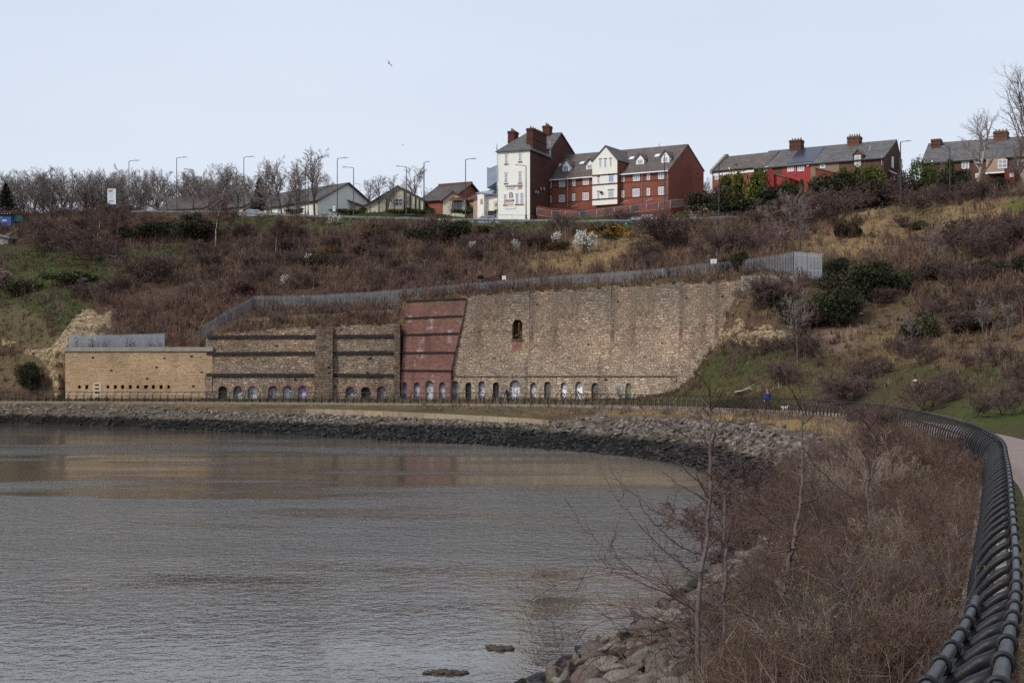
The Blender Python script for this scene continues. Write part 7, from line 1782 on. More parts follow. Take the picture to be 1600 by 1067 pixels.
for pr, px, yb, w, h, lab, D in [(LG[0],1152,322,66,60,'big yellow green bush before the lower brick house',210),(LG[1],1238,338,26,56,'upright yellow green bush below the red back extension',205),(LG[0],1345,300,56,46,'yellow green bush below the brick dormer of the terrace',205),(LG[1],1456,312,50,60,'yellow green bush at the left end of the slate roofed terrace',202),(DK[0],1200,328,80,40,'dark hedge bush between the big yellow green bush and the red back',208),(DK[2],1100,325,70,40,'dark bush on top of the rubble wall at its left end',208),(DK[0],1290,325,90,56,'dark hedge bush before the long sloping extension roof',206),(DK[2],1360,318,80,60,'dark brown hedge mass below the gable end',203),(DK[0],1480,315,70,50,'dark brown hedge mass before the slate roofed terrace',200),(DK[2],1250,345,60,40,'dark brown bush right of the rubble wall',202),(DK[1],1150,332,120,24,'low dark growth along the top of the rubble wall',207),(DK[0],1540,312,60,34,'dark bush at the foot of the big pale tree',198)]:
    bush(pr, px, yb, w, h, 'garden_bush', lab, 'bush', 'bushes before the terraces', D)
bush(bush_mesh(230, (.055,.016,.018)), 768, 442, 34, 16, 'red_bush', 'dark red twiggy bush just above the long fence by the left notice', 'bush', 'dark red bushes')
bush(bush_mesh(231, (.055,.016,.018)), 385, 462, 40, 22, 'red_bush', 'dark red twiggy bush at the corner of the palisade fence', 'bush', 'dark red bushes')
# blossom
WH = [tree_meshes(240 + i, 3, .05, (10, 7, 5), up=(0, .06, .03, .0), spread=(.85, .8, .8), rmin=.009, fork=4, bud=('blossom', .05, 2.6), trunkmat='bark', twigmat='twig') for i in range(2)]
WS = [tree_meshes(245, 3, .05, (9, 6, 4), up=(0, .12, .05, .0), spread=(.6, .7, .8), rmin=.009, fork=2, bud=('blossom', .05, 1.6), trunkmat='bark', twigmat='twig')]
BL = [tree_meshes(248, 3, .05, (10, 7, 5), up=(0, .06, .03, .0), spread=(.9, .8, .8), rmin=.009, fork=4, bud=('blonde', .06, 2.0), trunkmat='bark', twigmat='twig_pale')]
GW = 'shrubs in white blossom on the slope'
for pr, px, yb, yt, w, lab in [(WH[0],912,396,358,1.15,'biggest white blossom shrub beside the bright gorse'),(WH[1],867,385,361,.95,'rounded white blossom shrub left of the biggest one'),(WS[0],805,398,373,.9,'slim white blossom shrub alone in the red scrub below the pub'),(WS[0],741,396,376,1.3,'thin pale blossom shrub left of the slim white one'),(WH[1],522,352,334,1.4,'pale blossom shrub just below the crash barrier and the small sign'),(WS[0],481,420,395,.9,'slim white blossom shrub before dark gorse left of centre'),(WS[0],447,452,429,1.0,'sparse white blossom twigs low in the red scrub'),(WS[0],966,632,598,1.1,'white blossom shrub at the foot of the tall kiln wall beside the last arch')]:
    on_slope(pr, px, yb, yt, 'blossom_shrub', lab, 'shrub', GW, w)
on_slope(BL[0], 116, 449, 427, 'pale_shrub', 'pinkish blond shrub in the middle of the left green slope', 'shrub', 'pinkish blond shrubs', 1.5)
on_slope(BL[0], 4, 452, 418, 'pale_shrub', 'pinkish blond shrub cut by the left edge', 'shrub', 'pinkish blond shrubs', 1.3)
# conifers
def conifer(seed, col):
    rng = np.random.default_rng(seed); n = 4200; z = rng.random(n) ** .8; a = rng.uniform(0, 6.28, n); lay = .82 + .18 * np.cos(z * 50); r = (1 - z) ** .8 * .36 * lay * rng.uniform(.3, 1.05, n) * (1 + .25 * np.sin(a * 3 + z * 9))
    o = np.stack([r * np.cos(a), r * np.sin(a), .08 + z * .92 - r * .2], 1); u = np.stack([np.cos(a), np.sin(a), rng.normal(scale=.3, size=n) - .3], 1); u /= np.linalg.norm(u, axis=1, keepdims=True); v = np.cross(u, rng.normal(size=(n, 3))); v /= np.linalg.norm(v, axis=1, keepdims=True); s = .035 * rng.uniform(.6, 1.3, (n, 1))
    V = np.stack([o - u*s, o + v*s*.5, o + u*s, o - v*s*.5], 1).reshape(-1, 3) * 6; cm = np_mesh('crown', V, np.arange(len(V)).reshape(-1, 4), MT['veg'], np.repeat(np.array(col)[None] * rng.uniform(.5, 1.5, (n, 1)), 4, 0))
    VV_, F = seg_mesh([(0, 0, -.3, 0, 0, 5.6, .12, .03)], 6); return np_mesh('trunk', VV_, F, MT['bark']), cm, 6.0
CN = conifer(1, (.036, .036, .028))
at_sky(CN, 9, 287, 262, 'conifer', 'dark conifer at the far left edge above the blue hut', 'tree', 'conifers', 1.1)
at_sky(CN, 405, 279, 255, 'conifer', 'small dark conifer behind the long white bungalow', 'tree', 'conifers', .9)
for px, w, lab in [(460,26,'low green mound left of the white gable'),(545,44,'low green mound before the small gabled bungalow'),(625,34,'low green mound before the hall gable'),(655,36,'low green mound before the orange brick wall'),(725,30,'low green mound before the red roofed bungalow')]:
    bush(LG[1], px, 333, w, 8, 'hedge_mound', lab, 'bush', 'low green mounds on the hilltop lawn', 236)

# ------------------------------------------------------------------ the near saplings, traced limb by limb with depth
def sapling(name, limbs, D0, label, seed, trunk_keys=(0,), tw=1.0, budn=0):
    """limbs: list of (r0, r1, [(x, y) in photo pixels], depth drift towards the tip)"""
    rng = np.random.default_rng(seed); A0 = P(limbs[0][2][0][0], limbs[0][2][0][1], D0); A0.z = ground(A0.x, A0.y, A0.z) ; o = empty(name, A0, 0, label, 'sapling')
    S0 = []; B_ = []
    for li, (r0, r1, pts, dz) in enumerate(limbs):
        r0, r1 = (r0, r1) if li in trunk_keys else (r0 * .82, r1 * .85)
        k = len(pts) ; Q = []
        for i in range((k - 1) * 4 + 1):
            q = catmull(pts, i / 4); f = i / ((k - 1) * 4); jit = rng.normal(scale=.012, size=3) * (0 if i == 0 else 1)
            Q.append(np.array(P(q[0], q[1], D0 + dz * f + (.15 * math.sin(f * 5 + li) if li not in trunk_keys else 0)) - A0) + jit * .6)
        if li == 0 and pts[0][1] >= 1060: Q.insert(0, np.array((Q[0][0], Q[0][1], -.2)))
        n = len(Q) - 1; S1 = []; tgt = S0 if li in trunk_keys else S1
        for i in range(n):
            ra, rb = r0 + (r1 - r0) * i / n, r0 + (r1 - r0) * (i + 1) / n; tgt.append((*Q[i], *Q[i+1], ra, rb))
            if li not in trunk_keys or i > n * .4:
                for _ in range(2):
                    if rng.random() < .5 * tw:
                        d = Q[i+1] - Q[i]; d /= np.linalg.norm(d) + 1e-9; td = d + rng.normal(scale=.75, size=3); td[2] += .25; td /= np.linalg.norm(td); l = rng.uniform(.06, .34); e = Q[i+1] + td * l; rr_ = max(.0022, rb * .5)
                        m = Q[i+1] + td * l * .5 + rng.normal(scale=.012, size=3); S1.append((*Q[i+1], *m, rr_, rr_ * .8)); S1.append((*m, *e, rr_ * .8, rr_ * .5))
                        if rng.random() < .5: S1.append((*m, *(m + (td + rng.normal(scale=.7, size=3)) * l * .4), rr_ * .6, rr_ * .4))
                        if rng.random() < budn: B_.append(e)
        if S1:
            V, F = seg_mesh(S1, 5); link(bpy.data.objects.new('branch', np_mesh('branch', V, F, MT['sapling_twig'])), o)
    if S0: V, F = seg_mesh(S0, 8); link(bpy.data.objects.new('trunk', np_mesh('trunk', V, F, MT['sapling_bark'], None, True)), o)
    if B_:
        B_ = np.array(B_); n = len(B_) * 3; oo = np.repeat(B_, 3, 0) + rng.normal(scale=.008, size=(n, 3)); u = rng.normal(size=(n, 3)); u /= np.linalg.norm(u, axis=1, keepdims=True); v = np.cross(u, rng.normal(size=(n, 3))); v /= np.linalg.norm(v, axis=1, keepdims=True); s = .011
        BV = np.stack([oo - u*s, oo + v*s*.6, oo + u*s, oo - v*s*.6], 1).reshape(-1, 3); link(bpy.data.objects.new('buds', np_mesh('buds', BV, np.arange(len(BV)).reshape(-1, 4), MT['bud'])), o)
    return o
c3 = lambda *q: [(860 + x / 2.906, 700 + y / 2.906) for x, y in q]
c4p = lambda *q: [(1050 + x / 3.137, 540 + y / 3.137) for x, y in q]
sapling('sapling', [
 (.030,.016, c3((675,1060),(670,750),(690,560),(715,330),(728,150),(722,0)), 0), (.016,.010, [(1108.5,700),(1110,665),(1110,640)], 0),
 (.010,.003, [(1110,640),(1108,610),(1098,580),(1085,548)], .3), (.010,.003, [(1110,640),(1130,610),(1142,575),(1156,535)], -.3), (.008,.003, [(1142,590),(1162,572)], .1),
 (.009,.003, [(1109,636),(1096,620),(1086,595)], .4), (.010,.003, c3((735,215),(790,120),(830,30)), .3), (.007,.003, [(1146,711),(1178,642),(1188,620)], .3), (.009,.003, c3((720,200),(640,120),(555,50),(455,10)), .5), (.008,.003, c3((715,240),(600,175),(510,110)), -.4),
 (.010,.003, c3((702,430),(600,360),(480,290),(390,215),(295,130)), .6), (.010,.003, c3((718,450),(800,350),(880,210),(920,120)), -.5), (.008,.003, [(1110,700),(1085,690),(1050,668),(1020,655)], -.4), (.008,.003, [(1112,690),(1140,660),(1165,645),(1190,632)], .4),
 (.008,.003, c3((660,745),(600,665),(555,640),(470,470),(475,330)), .5), (.008,.003, c3((660,740),(520,660),(380,600),(300,560),(245,500)), -.5), (.009,.003, c3((655,850),(540,790),(400,770),(270,700)), .4), (.008,.003, c3((640,690),(440,600),(270,470),(160,370),(80,250)), .7), (.006,.003, c3((310,240),(345,190)), .1), (.006,.003, c3((265,460),(295,395)), .1)],
 14.6, 'tall slender grey sapling standing left of the others on the near bank', 1, (0, 1))
sapling('sapling', [
 (.024,.014, c3((785,1062),(792,850),(790,690),(797,540),(795,430),(790,220)), 0),
 (.011,.003, c3((785,640),(640,560),(480,430),(380,320),(310,240),(230,90)), .8), (.009,.003, c3((800,525),(640,470),(560,425),(450,310),(395,235)), -.5), (.010,.003, c3((795,620),(900,530),(1000,420),(1090,300),(1130,170)), .4), (.010,.003, c3((800,690),(930,590),(980,460),(1010,350)), -.4), (.009,.003, c3((790,690),(690,760),(600,800)), .5),
 (.009,.003, c3((800,760),(900,690),(1010,640)), -.3), (.008,.003, c3((790,560),(740,500),(600,520),(560,440)), .5), (.009,.003, c3((795,900),(880,940),(960,870),(1100,770),(1160,720)), .2), (.008,.003, c3((800,430),(850,330),(840,220)), .2)],
 15.2, 'thin straight sapling in the middle of the three near stems', 2)
sapling('sapling', [
 (.040,.016, c3((880,1062),(940,930),(1000,820),(1045,700),(1070,620),(1095,480),(1110,400),(1135,250),(1145,120),(1146,0)), 0), (.015,.007, [(1254.5,700),(1252,668),(1254,640),(1252,615)], 0),
 (.010,.003, [(1253,668),(1272,645),(1285,615),(1280,590)], .3), (.010,.003, [(1253,640),(1236,610),(1222,575),(1215,556)], -.3), (.008,.003, [(1252,700),(1290,742),(1330,780),(1345,800)], .4), (.010,.003, c3((1062,655),(1140,625),(1220,590),(1330,520)), .4), (.008,.003, c3((1110,400),(1000,330),(880,230)), -.4), (.008,.003, c3((1120,390),(1230,310),(1300,200)), .3),
 (.009,.003, c3((985,840),(900,830),(850,760)), -.4), (.008,.003, [(1253,640),(1262,625),(1290,610),(1330,585)], .2), (.008,.003, [(1252,720),(1225,700),(1195,680)], .2), (.007,.003, c3((1080,560),(1030,470),(985,420)), .3)],
 16.0, 'thicker leaning sapling curving up from the lower right of the three near stems', 3, (0, 1), 1.0)
sapling('sapling', [
 (.026,.014, c4p((975,880),(962,790),(955,700),(975,640),(1000,540),(995,470),(970,400)), 0), (.012,.003, c4p((970,400),(930,340),(870,290),(810,275),(765,235)), .4), (.012,.003, c4p((970,400),(1010,340),(1050,260),(1075,190)), -.4), (.010,.003, c4p((970,390),(965,300),(970,240),(1030,180),(1110,120),(1195,85)), .5), (.009,.003, c4p((968,245),(930,190),(890,110)), .3), (.009,.003, c4p((1030,180),(1010,140),(985,90)), -.2),
 (.011,.003, c4p((960,690),(900,620),(830,570),(740,540),(660,530)), .6), (.009,.003, c4p((950,680),(880,560),(800,490),(740,430),(720,370)), .5), (.009,.003, c4p((970,650),(960,560),(900,470),(850,440)), -.3), (.009,.003, c4p((990,560),(1060,500),(1150,470)), .4), (.009,.003, c4p((960,790),(1050,760),(1110,700)), .3), (.008,.003, c4p((905,400),(912,350),(880,300)), .2)],
 24.0, 'forked bare sapling in the straw grass before the bend of the railing', 4, (0,), 1.5)
sapling('sapling', [(.007,.003, [(897,1066),(874,1012),(862,968),(860,958)], .4), (.006,.003, [(896,1064),(885,1040),(880,1030)], .2)], 21.0, 'single thin red shoot leaning over the water at the bottom left of the boulders', 5, (), .3)
sapling('sapling', [(.007,.003, [(965,1066),(925,1026),(905,990),(895,978)], .4), (.006,.003, [(1073,1066),(1060,1020),(1052,990)], .3)], 20.0, 'thin red shoot just right of the single shoot at the water', 6, (), .3)
NS = [tree_meshes(260 + i, 1.4, .011, (8, 7, 5), up=(0, .05, .04, .03), wob=(.08, .16, .2, .2), spread=(.7, .75, .7), rmin=.0026, fork=f, fan=.85, lo0=.12, trunkmat=m1, twigmat=m2) for i, (f, m1, m2) in enumerate(((7, 'sapling_bark', 'thicket_brown'), (9, 'thicket_brown', 'thicket_red'), (6, 'thicket_grey', 'thicket_grey'), (8, 'thicket_brown', 'thicket_brown')))]
rb_ = random.Random(77)
for k in range(125):
    t = 3.15 + 3.4 * rb_.random(); fr = rb_.uniform(-.05 if t > 5 else .22, .97); M, Rr = curM(t), cur(RC, t); d = (Rr - M).normalized(); q = M.lerp(Rr - d * .75, fr)
    if q.y > 34 and fbm(q.x * .16, q.y * .16, 8) > .10: continue
    plant('thicket_shrub', NS[rb_.choice((0, 0, 0, 1, 1, 2, 3, 3))], q.x, q.y, rb_.uniform(.7, 1.35), 'bare twiggy shrub in the thicket between the saplings and the black railing', 'shrub', 'thicket of bare shrubs by the railing', rb_.uniform(0, 6.28), 1.1, .05)
for k in range(20):
    t = 5.1 + 2.0 * rb_.random(); M, Rr = curM(t), cur(RC, t); q = M.lerp(Rr, rb_.uniform(-.35, .35))
    plant('thicket_shrub', NS[rb_.choice((0, 2, 3, 1))], q.x, q.y, rb_.uniform(1.5, 2.5), 'tall thin bare shrub rising above the thicket towards the bend of the railing', 'shrub', 'tall thin shrubs above the thicket', rb_.uniform(0, 6.28), .8, .05)
def budding(name, px, D, h, n, label, seed):
    rng = np.random.default_rng(seed); x = XP(px, D); b = Vector((x, D, ground(x, D))); o = empty(name, b, 0, label, 'shrub'); S = []; B_ = []
    for _ in range(n):
        a = rng.uniform(0, 6.28); e = abs(rng.normal(scale=.42)); d = np.array((math.sin(e)*math.cos(a), math.sin(e)*math.sin(a), math.cos(e))); q = np.array((rng.normal(scale=.18), rng.normal(scale=.18), -.1)); l = h * rng.uniform(.6, 1.1); r = rng.uniform(.007, .013); cv = rng.normal(scale=.10, size=3)
        for s in range(7):
            d = d + cv + rng.normal(scale=.10, size=3); d /= np.linalg.norm(d); q2 = q + d * l / 7; S.append((*q, *q2, r * (1 - .11*s), r * (1 - .11*(s+1))))
            for _ in range(2):
                if rng.random() < .75 and s > 0:
                    td = d + rng.normal(scale=.65, size=3); td /= np.linalg.norm(td); t_ = q2 + td * rng.uniform(.08, .3); S.append((*q2, *t_, r * .4, r * .25)); B_.append(t_)
                    if rng.random() < .6: t2 = t_ + (td + rng.normal(scale=.6, size=3)) * .1; S.append((*t_, *t2, r * .3, r * .18)); B_.append(t2)
            q = q2
    V, F = seg_mesh(S, 4); link(bpy.data.objects.new('stems', np_mesh('stems', V, F, MT['sapling_bark'])), o)
    B_ = np.array(B_); k = 3; m = len(B_) * k; oo = np.repeat(B_, k, 0) + rng.normal(scale=.010, size=(m, 3)); u = rng.normal(size=(m, 3)); u /= np.linalg.norm(u, axis=1, keepdims=True); v = np.cross(u, rng.normal(size=(m, 3))); v /= np.linalg.norm(v, axis=1, keepdims=True); s = .010
    BV = np.stack([oo - u*s, oo + v*s*.6, oo + u*s, oo - v*s*.6], 1).reshape(-1, 3); link(bpy.data.objects.new('buds', np_mesh('buds', BV, np.arange(len(BV)).reshape(-1, 4), MT['bud'])), o)
budding('budding_shrub', 1405, 13.2, 1.25, 46, 'dense shrub with green buds at the bottom right beside the railing', 31)
budding('budding_shrub', 1300, 14.5, 1.25, 40, 'shrub with green buds and grey stems right of the leaning sapling', 32)
budding('budding_shrub', 1350, 17.5, 1.4, 36, 'budding shrub behind the two shrubs at the bottom right', 33)
budding('budding_shrub', 1245, 16.0, 1.0, 26, 'low budding shrub at the foot of the leaning sapling', 34)
for px, yb, yt, k, w, lab in [(1215,800,690,0,1.4,'dark red bare bush on the boulders right of the tall sapling'),(1170,850,740,2,1.3,'dark red bare bush at the waterline behind the three near stems'),(1385,675,625,0,1.2,'grey brown bush at the railing behind the forked sapling'),(1345,668,632,1,1.4,'grey brown bush hiding part of the railing')]:
    on_slope(REDT[k], px, yb, yt, 'bare_shrub', lab, 'shrub', 'bare bushes on the near bank', w)
# ------------------------------------------------------------------ people, dog, gulls
def skin(name, verts, edges, rad, mat, parent, root=0, sub=1):
    me = bpy.data.meshes.new('tmp'); me.from_pydata(verts, edges, []); ob = bpy.data.objects.new('tmp', me); C.objects.link(ob)
    ob.modifiers.new('s', 'SKIN'); sv = me.skin_vertices[0].data
    for i, r in enumerate(rad):
        sv[i].radius = (r, r) if not isinstance(r, tuple) else r; sv[i].use_root = i == root
    m2 = ob.modifiers.new('u', 'SUBSURF'); m2.levels = sub; m2.render_levels = sub
    bpy.context.view_layer.update()
    out = bpy.data.meshes.new_from_object(ob.evaluated_get(bpy.context.evaluated_depsgraph_get())); bpy.data.objects.remove(ob); out.name = name
    out.materials.clear(); out.materials.append(mat); out.polygons.foreach_set('use_smooth', [True] * len(out.polygons))
    return link(bpy.data.objects.new(name, out), parent)
def person(loc, rz, scale, label, coat, legs, shoe, hat, stoop=0.0, stride=.16, hood=False):
    o = empty('person', loc, rz, label, 'person'); o.scale = (scale,) * 3
    s = stoop; sh = Vector((0, -.30 * s, 1.42 - .16 * s)); hd = Vector((0, -.46 * s, 1.62 - .24 * s)); ch = Vector((0, -.14 * s, 1.20 - .05 * s))
    V = [(0,0,.95), tuple(ch), tuple(sh), tuple(sh + Vector((0,-.01,.09))), tuple(hd - Vector((0,0,.06))), tuple(hd + Vector((0,0,.06)))]
    E = [(0,1),(1,2),(2,3),(3,4),(4,5)]; Rd = [(.15,.11),(.16,.11),(.15,.09),.05,(.075,.09),(.072,.088)]
    J = {}
    for sx in (-1, 1):
        a = len(V); f = stride * sx
        V += [(sx*.10,0,.90),(sx*.105,-f*.7-.03,.49),(sx*.105,-f*.4+.05*(sx > 0),.09),(sx*.11,-f*.4-.13,.035)]; E += [(0,a),(a,a+1),(a+1,a+2),(a+2,a+3)]; Rd += [.085,.058,.042,.035]; J['leg', sx] = V[a:a+4]
        b = len(V); el = sh + Vector((sx*.25, .03 + f*.5, -.28)); wr = el + Vector((-sx*.02, -.10 + f*.4, -.23)); pm = wr + Vector((0,-.02,-.08))
        V += [tuple(sh + Vector((sx*.18,0,-.02))), tuple(el), tuple(wr), tuple(pm)]; E += [(2,b),(b,b+1),(b+1,b+2),(b+2,b+3)]; Rd += [.062,.045,.030,(.036,.018)]; J['arm', sx] = V[b:b+4]
        for k, (dx, dl) in enumerate(((-.027,.065),(-.009,.078),(.009,.072),(.027,.056))):     # four fingers and a thumb, slightly curled
            c = len(V); q = pm + Vector((dx*.4, dx, -.015)); V += [tuple(q + Vector((0,dx*.2,-dl*.5))), tuple(q + Vector((-sx*.012,dx*.3,-dl)))]; E += [(b+3,c),(c,c+1)]; Rd += [.0095,.008]
        c = len(V); V += [tuple(wr + Vector((-sx*.01,-.038,-.05))), tuple(wr + Vector((-sx*.02,-.055,-.09)))]; E += [(b+2,c),(c,c+1)]; Rd += [.011,.009]
    body = skin('body', V, E, Rd, MT['skin'], o, 0, 1)
    # coat: torso and sleeves; trousers; shoes
    CV = [(0,0,.80),(0,0,.97),tuple(ch),tuple(sh),tuple(sh + Vector((0,-.01,.07)))]; CE = [(0,1),(1,2),(2,3),(3,4)]; CR = [(.185,.135),(.18,.135),(.195,.15),(.175,.12),.07]
    for sx in (-1, 1):
        a = len(CV); q = J['arm', sx]; CV += [q[0], q[1], q[2]]; CE += [(3,a),(a,a+1),(a+1,a+2)]; CR += [.085,.066,.048]
    skin('coat', CV, CE, CR, coat, o, 1, 1)
    TV = [(0,0,.93)]; TE = []; TR = [(.15,.115)]
    for sx in (-1, 1):
        a = len(TV); q = J['leg', sx]; TV += [q[0], q[1], q[2]]; TE += [(0,a),(a,a+1),(a+1,a+2)]; TR += [.10,.075,.06]
    skin('trousers', TV, TE, TR, legs, o, 0, 1)
    for sx in (-1, 1):
        q = J['leg', sx]; mb = MB(); x, y, z = q[3]; mb.ell((x, y + .05, .045), (.052, .135, .05), 10, 6); mb.build('shoe', shoe, o)
        mb = MB(); mb.ell((sx*.032, hd.y - .086, hd.z + .015), (.013, .008, .009), 6, 4); mb.build('eye', MT['cloth_black'], o)
        mb = MB(); mb.ell((sx*.078, hd.y, hd.z), (.012, .022, .032), 6, 4); mb.build('ear', MT['skin'], o)
    mb = MB(); mb.add([(-.013,hd.y-.085,hd.z-.03),(.013,hd.y-.085,hd.z-.03),(0,hd.y-.115,hd.z-.028),(0,hd.y-.088,hd.z+.02)], [(0,2,1),(0,3,2),(1,2,3)]); mb.build('nose', MT['skin'], o)
    mb = MB(); mb.ell((0, hd.y - .083, hd.z - .058), (.026, .008, .007), 6, 4); mb.build('mouth', MT['hat_pink'], o)
    mb = MB()
    if hood: mb.ell((0, hd.y + .03, hd.z + .01), (.125, .125, .155), 12, 8)
    else: mb.ell((0, hd.y + .012, hd.z + .065), (.098, .108, .085), 12, 8); mb.ell((0, hd.y + .012, hd.z + .155), (.028, .028, .028), 8, 5)
    mb.build('hood' if hood else 'hat', hat, o)
    return o
D_ = 118.6; x_ = XP(1199, D_); person(Vector((x_, D_, ground(x_, D_) + .03)), R(-8), 1.04, 'person in a blue jacket and pink hat walking along the path behind the railing', MT['navy'], MT['cloth_black'], MT['cloth_black'], MT['hat_pink'])
D_ = 150.2; x_ = XP(794, D_); person(Vector((x_, D_, ground(x_, D_) + .03)), R(-30), .98, 'person in a bulky black hooded coat stooping behind the railing before the kiln arches', MT['cloth_black'], MT['cloth_dark'], MT['shoe_teal'], MT['cloth_black'], stoop=.75, hood=True)
D_ = 117.2; x_ = XP(1226, D_)
dg = empty('dog', Vector((x_, D_, ground(x_, D_) + .03)), R(14), 'small white dog standing on the path beside the person in blue', 'dog')
V = [(-.04,0,.33),(-.20,0,.34),(.14,0,.33),(.24,0,.35),(.31,0,.45),(.37,0,.50),(.45,0,.47),(-.27,0,.38),(-.36,0,.50)]; E = [(0,1),(0,2),(2,3),(3,4),(4,5),(5,6),(1,7),(7,8)]; Rd = [.10,.085,.115,.09,.065,.062,.03,.03,.018]
for sy in (-1, 1):
    a = len(V); V += [(.17,sy*.07,.24),(.155,sy*.07,.13),(.17,sy*.07,.03),(.20,sy*.07,.015)]; E += [(2,a),(a,a+1),(a+1,a+2),(a+2,a+3)]; Rd += [.05,.03,.022,.022]
    a = len(V); V += [(-.18,sy*.07,.26),(-.13,sy*.07,.19),(-.21,sy*.07,.12),(-.20,sy*.07,.03),(-.16,sy*.07,.015)]; E += [(1,a),(a,a+1),(a+1,a+2),(a+2,a+3),(a+3,a+4)]; Rd += [.06,.042,.022,.02,.022]
skin('body', V, E, Rd, MT['fur_white'], dg, 0, 1)
for sy in (-1, 1):
    mb = MB(); mb.add([(.345,sy*.05,.53),(.375,sy*.03,.555),(.36,sy*.075,.49),(.335,sy*.07,.50)], [(0,1,2,3)]); mb.build('ear', MT['fur_white'], dg)
    mb = MB(); mb.ell((.415, sy*.035, .51), (.010, .008, .010), 6, 4); mb.build('eye', MT['cloth_black'], dg)
mb = MB(); mb.ell((.478, 0, .475), (.014, .014, .012), 6, 4); mb.build('nose', MT['cloth_black'], dg)
def gull(px, py, D, rz, bank, span, label, mat):
    o = empty('gull', P(px, py, D), rz, label, 'bird'); o.rotation_euler = (bank, R(10), rz); k = span / 1.3
    mb = MB(); prof = [(-.26,.012),(-.18,.045),(-.05,.075),(.08,.07),(.17,.045),(.22,.042),(.26,.03),(.31,.006)]
    mb.tube([(x*k, 0, .01*k) for x, r in prof], [r*k for x, r in prof], 8); mb.add([(-.24*k,-.02*k,0),(-.24*k,.02*k,0),(-.36*k,.06*k,0),(-.36*k,-.06*k,0)], [(0,1,2,3)]); mb.build('body', MT['gull_white'], o)
    for s in (-1, 1):
        mb = MB(); L = [(.10,.04,.02),(.16,.30,.14),(.10,.45,.13),(-.06,.68,.05)]; T = [(-.09,.05,.02),(-.05,.30,.13),(-.06,.44,.12),(-.10,.68,.045)]
        vs = [(a*k, s*b*k, c*k) for a, b, c in L] + [(a*k, s*b*k, c*k) for a, b, c in T] + [(a*k, s*b*k, (c-.012)*k) for a, b, c in L] + [(a*k, s*b*k, (c-.012)*k) for a, b, c in T]
        mb.add(vs, [(i, i+1, i+5, i+4) for i in range(3)] + [(i+8, i+12, i+13, i+9) for i in range(3)] + [(i, i+8, i+9, i+1) for i in range(3)] + [(i+4, i+5, i+13, i+12) for i in range(3)], 0); mb.build('wing', mat, o)
gull(608, 100, 120, R(60), R(48), .95, 'dark gull banking high in the sky, upper of two birds', MT['gull_grey'])
gull(629.5, 226.5, 240, R(20), R(20), 1.1, 'faint pale gull low in the sky above the small distant lamp', MT['gull_white'])

# ------------------------------------------------------------------ cars on the hilltop road
def car(px, D, rz, paint, label, off=0.0):
    p = gp(px, D); o = empty('parked_car', p + Vector((0, 0, .06)), rz, label, 'car')
    low = [(-2.05,.28),(-2.1,.62),(-2.0,.88),(-1.2,.95),(1.95,.98),(2.05,.7),(2.02,.28)]
    st = [(-1.0,.28),(1.0,.28)]
    mb = MB(); n = len(low)
    for side in (-1, 1): pass
    vs = [(x, -.86, z) for x, z in low] + [(x, .86, z) for x, z in low] + [(x, -.80, z + (.03 if .8 < z else 0)) for x, z in low] 
    mb.prism(low, 'y', -.86, .86)
    mb.add([(-1.15,-.82,.95),(-.45,-.66,1.42),(1.15,-.64,1.45),(1.92,-.80,.98),(-1.15,.82,.95),(-.45,.66,1.42),(1.15,.64,1.45),(1.92,.80,.98)], [(1,2,6,5),(0,1,2,3),(4,7,6,5),(0,4,5,1),(3,2,6,7)])
    bd = mb.build('body', paint, o); bv = bd.modifiers.new('b', 'BEVEL'); bv.width = .05; bv.segments = 2
    for s in (-1, 1):
        mb = MB(); q = lambda x, f: (x, s * (.82 - .17 * f + .006), .97 + .45 * f)
        mb.poly([q(-.85,.08),q(-.38,.85),(.25, s*(.82-.17*.87+.006), .97+.45*.87),(.25, s*(.82-.17*.06+.006), .97+.45*.06)]); mb.build('side_window', MT['glass'], o)
        mb = MB(); mb.poly([(.35, s*.816, 1.0),(.35, s*.678, 1.365),(1.1, s*.672, 1.37),(1.65, s*.80, 1.02)]); mb.build('side_window', MT['glass'], o)
        for x in (-1.3, 1.3):
            mb = MB(); mb.tube([(x, s*.70, .30), (x, s*.88, .30)], .31, 16, smooth=False); w_ = mb.build('wheel', MT['tyre'], o); mb = MB(); mb.tube([(x, s*.86, .30), (x, s*.895, .30)], .19, 10, smooth=False); mb.build('rim', MT['lamp_grey'], w_)
        mb = MB(); mb.ell((-2.06, s*.62, .70), (.06, .17, .08), 8, 5); mb.build('headlight', MT['sign_white'], o)
        mb = MB(); mb.box(1.98, 2.06, s*.78 - .08, s*.78 + .08, .62, .9); mb.build('tail_light', MT['red_paint'], o)
    mb = MB(); mb.poly([(-1.11,-.72,1.0),(-1.11,.72,1.0),(-.52,.60,1.385),(-.52,-.60,1.385)]); mb.build('windscreen', MT['glass'], o)
    mb = MB(); mb.poly([(1.86,-.70,1.03),(1.86,.70,1.03),(1.24,.58,1.40),(1.24,-.58,1.40)]); mb.build('rear_window', MT['glass'], o)
    return o
car(757, 208.5, R(4), MT['car_silver'], 'silver grey car on the road before the pub annex')
car(1009, 200.2, R(-3), MT['car_silver'], 'silver car roof showing over the crash barrier below the flats')
car(992, 204.0, R(-3), MT['car_dark'], 'dark car close behind the silver car below the flats')
car(392, 232.0, R(6), MT['car_silver'], 'pale car on the road before the long white bungalow')

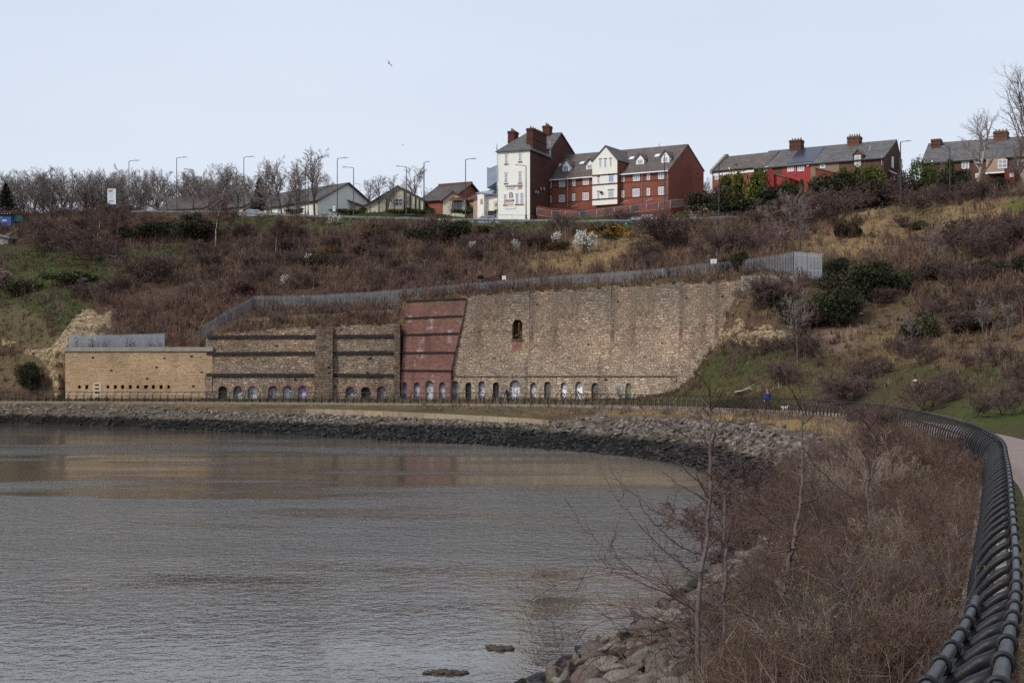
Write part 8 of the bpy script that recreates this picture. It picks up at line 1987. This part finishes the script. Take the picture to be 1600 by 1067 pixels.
# ------------------------------------------------------------------ benches on the lawn, weed in the water, litter on the slope
def bench(px, D, L, label):
    p = gp(px, D); o = empty('picnic_table', p, R(-6), label, 'picnic table', 'picnic tables on the hilltop lawn')
    mb = MB(); mb.box(-L/2, L/2, -.35, .35, .70, .76); mb.build('table_top', MT['dark_wood'], o)
    for s in (-1, 1):
        mb = MB(); mb.box(-L/2, L/2, s*.72 - .13, s*.72 + .13, .42, .47); mb.build('seat', MT['dark_wood'], o)
        mb = MB(); mb.box(s*(L/2 - .35) - .05, s*(L/2 - .35) + .05, -.04, .04, -.2, .70); mb.box(s*(L/2 - .35) - .05, s*(L/2 - .35) + .05, -.85, .85, .35, .42); mb.build('trestle', MT['dark_wood'], o)
bench(633, 231, 2.6, 'dark picnic table on the lawn in front of the hall, left one of three')
bench(652, 229.5, 2.8, 'dark picnic table on the lawn in the middle of three')
bench(680, 228, 3.6, 'long dark picnic table before the orange brick wall, right one of three')
def weed(px, py, w, d, label, seed):
    r_ = np.random.default_rng(seed); D = FPX * CZ / (py - HZ); c = Vector((XP(px, D), D, 0)); VV = []; FF = []; n0 = 0; V0, F0 = ico(1)
    for _ in range(70):
        s = r_.uniform(.03, .09); a = r_.normal(scale=.33, size=2).clip(-.5, .5); V = V0 * np.array((s*1.6, s, s*.35)) + r_.normal(scale=s*.2, size=V0.shape) + np.array((a[0]*w, a[1]*d, .01)); VV.append(V); FF.append(F0 + n0); n0 += len(V)
    me = np_mesh('floating_weed', np.concatenate(VV), np.concatenate(FF), m_plain('weed_brown', (.05,.036,.026), .8, .5, 12, .3)); o = bpy.data.objects.new('floating_weed', me); o.location = c; link(o, None, label, 'seaweed')
weed(697, 1051, .62, .25, 'long dark clump of weed floating near the bottom of the picture', 1)
weed(782, 1013, .36, .30, 'rounder dark clump of weed floating right of the long one', 2)
def litter(px, py, s, label, seed):
    h = hit(px, py); r_ = random.Random(seed); mb = MB()
    for i in range(5): mb.poly([Vector((r_.uniform(-1,1)*s, r_.uniform(-.6,.6)*s, abs(r_.uniform(0,.9))*s)) for _ in range(4)])
    o = mb.build('litter', MT['litter'], None, label=label, cat='litter', group='scraps of litter on the slope'); o.location = h + Vector((0, 0, .05))
for px, py, s, lab in [(1429,598,.26,'crumpled white plastic sheet on the grass above the railing bend'),(1349,595,.12,'small white scrap of litter left of the crumpled sheet'),(1346,492,.22,'white rag caught on the dark bank at the right'),(1452,502,.14,'small white scrap beside the rounded evergreen bush'),(284,342,.18,'white scrap of litter on the green verge by the barrier')]: litter(px, py, s, lab, px)
h = hit(1168, 614)
mb = MB(); mb.tube([(-1.2,0,.1),(-.5,.1,.2),(.1,0,.45),(.5,.05,.25),(1.1,0,.3)], [.05,.08,.10,.06,.03], 6); mb.tube([(.1,0,.42),(.5,-.1,.75)], [.05,.02], 5)
o = mb.build('fallen_branch', MT['birch_bark'], None, label='pale fallen branch lying on the slope left of the walking person', cat='branch'); o.location = h

# masonry that has fallen from the crumbling right end of the tall kiln wall
fr_ = np.random.default_rng(3)
FM = []
for k in range(6):
    V, F = rock_shape(fr_, 1); FM.append(np_mesh('fallen_block', V, F, MT['cliff']))
for k in range(30):
    u = fr_.random(); px = 1064 + 100 * u ** .8 + fr_.uniform(-3, 7); py = 612 - 168 * u + fr_.uniform(-5, 9); h = hit(px, py)
    if h is None: continue
    o = bpy.data.objects.new('fallen_block', FM[k % 6]); s_ = fr_.uniform(.22, .62); o.location = h; o.scale = (s_, s_, s_); o.rotation_euler = tuple(fr_.uniform(0, 3, 3)); link(o, None, 'rough stone block fallen along the crumbling right end of the tall kiln wall', 'stone block', 'fallen blocks at the end of the kiln wall')
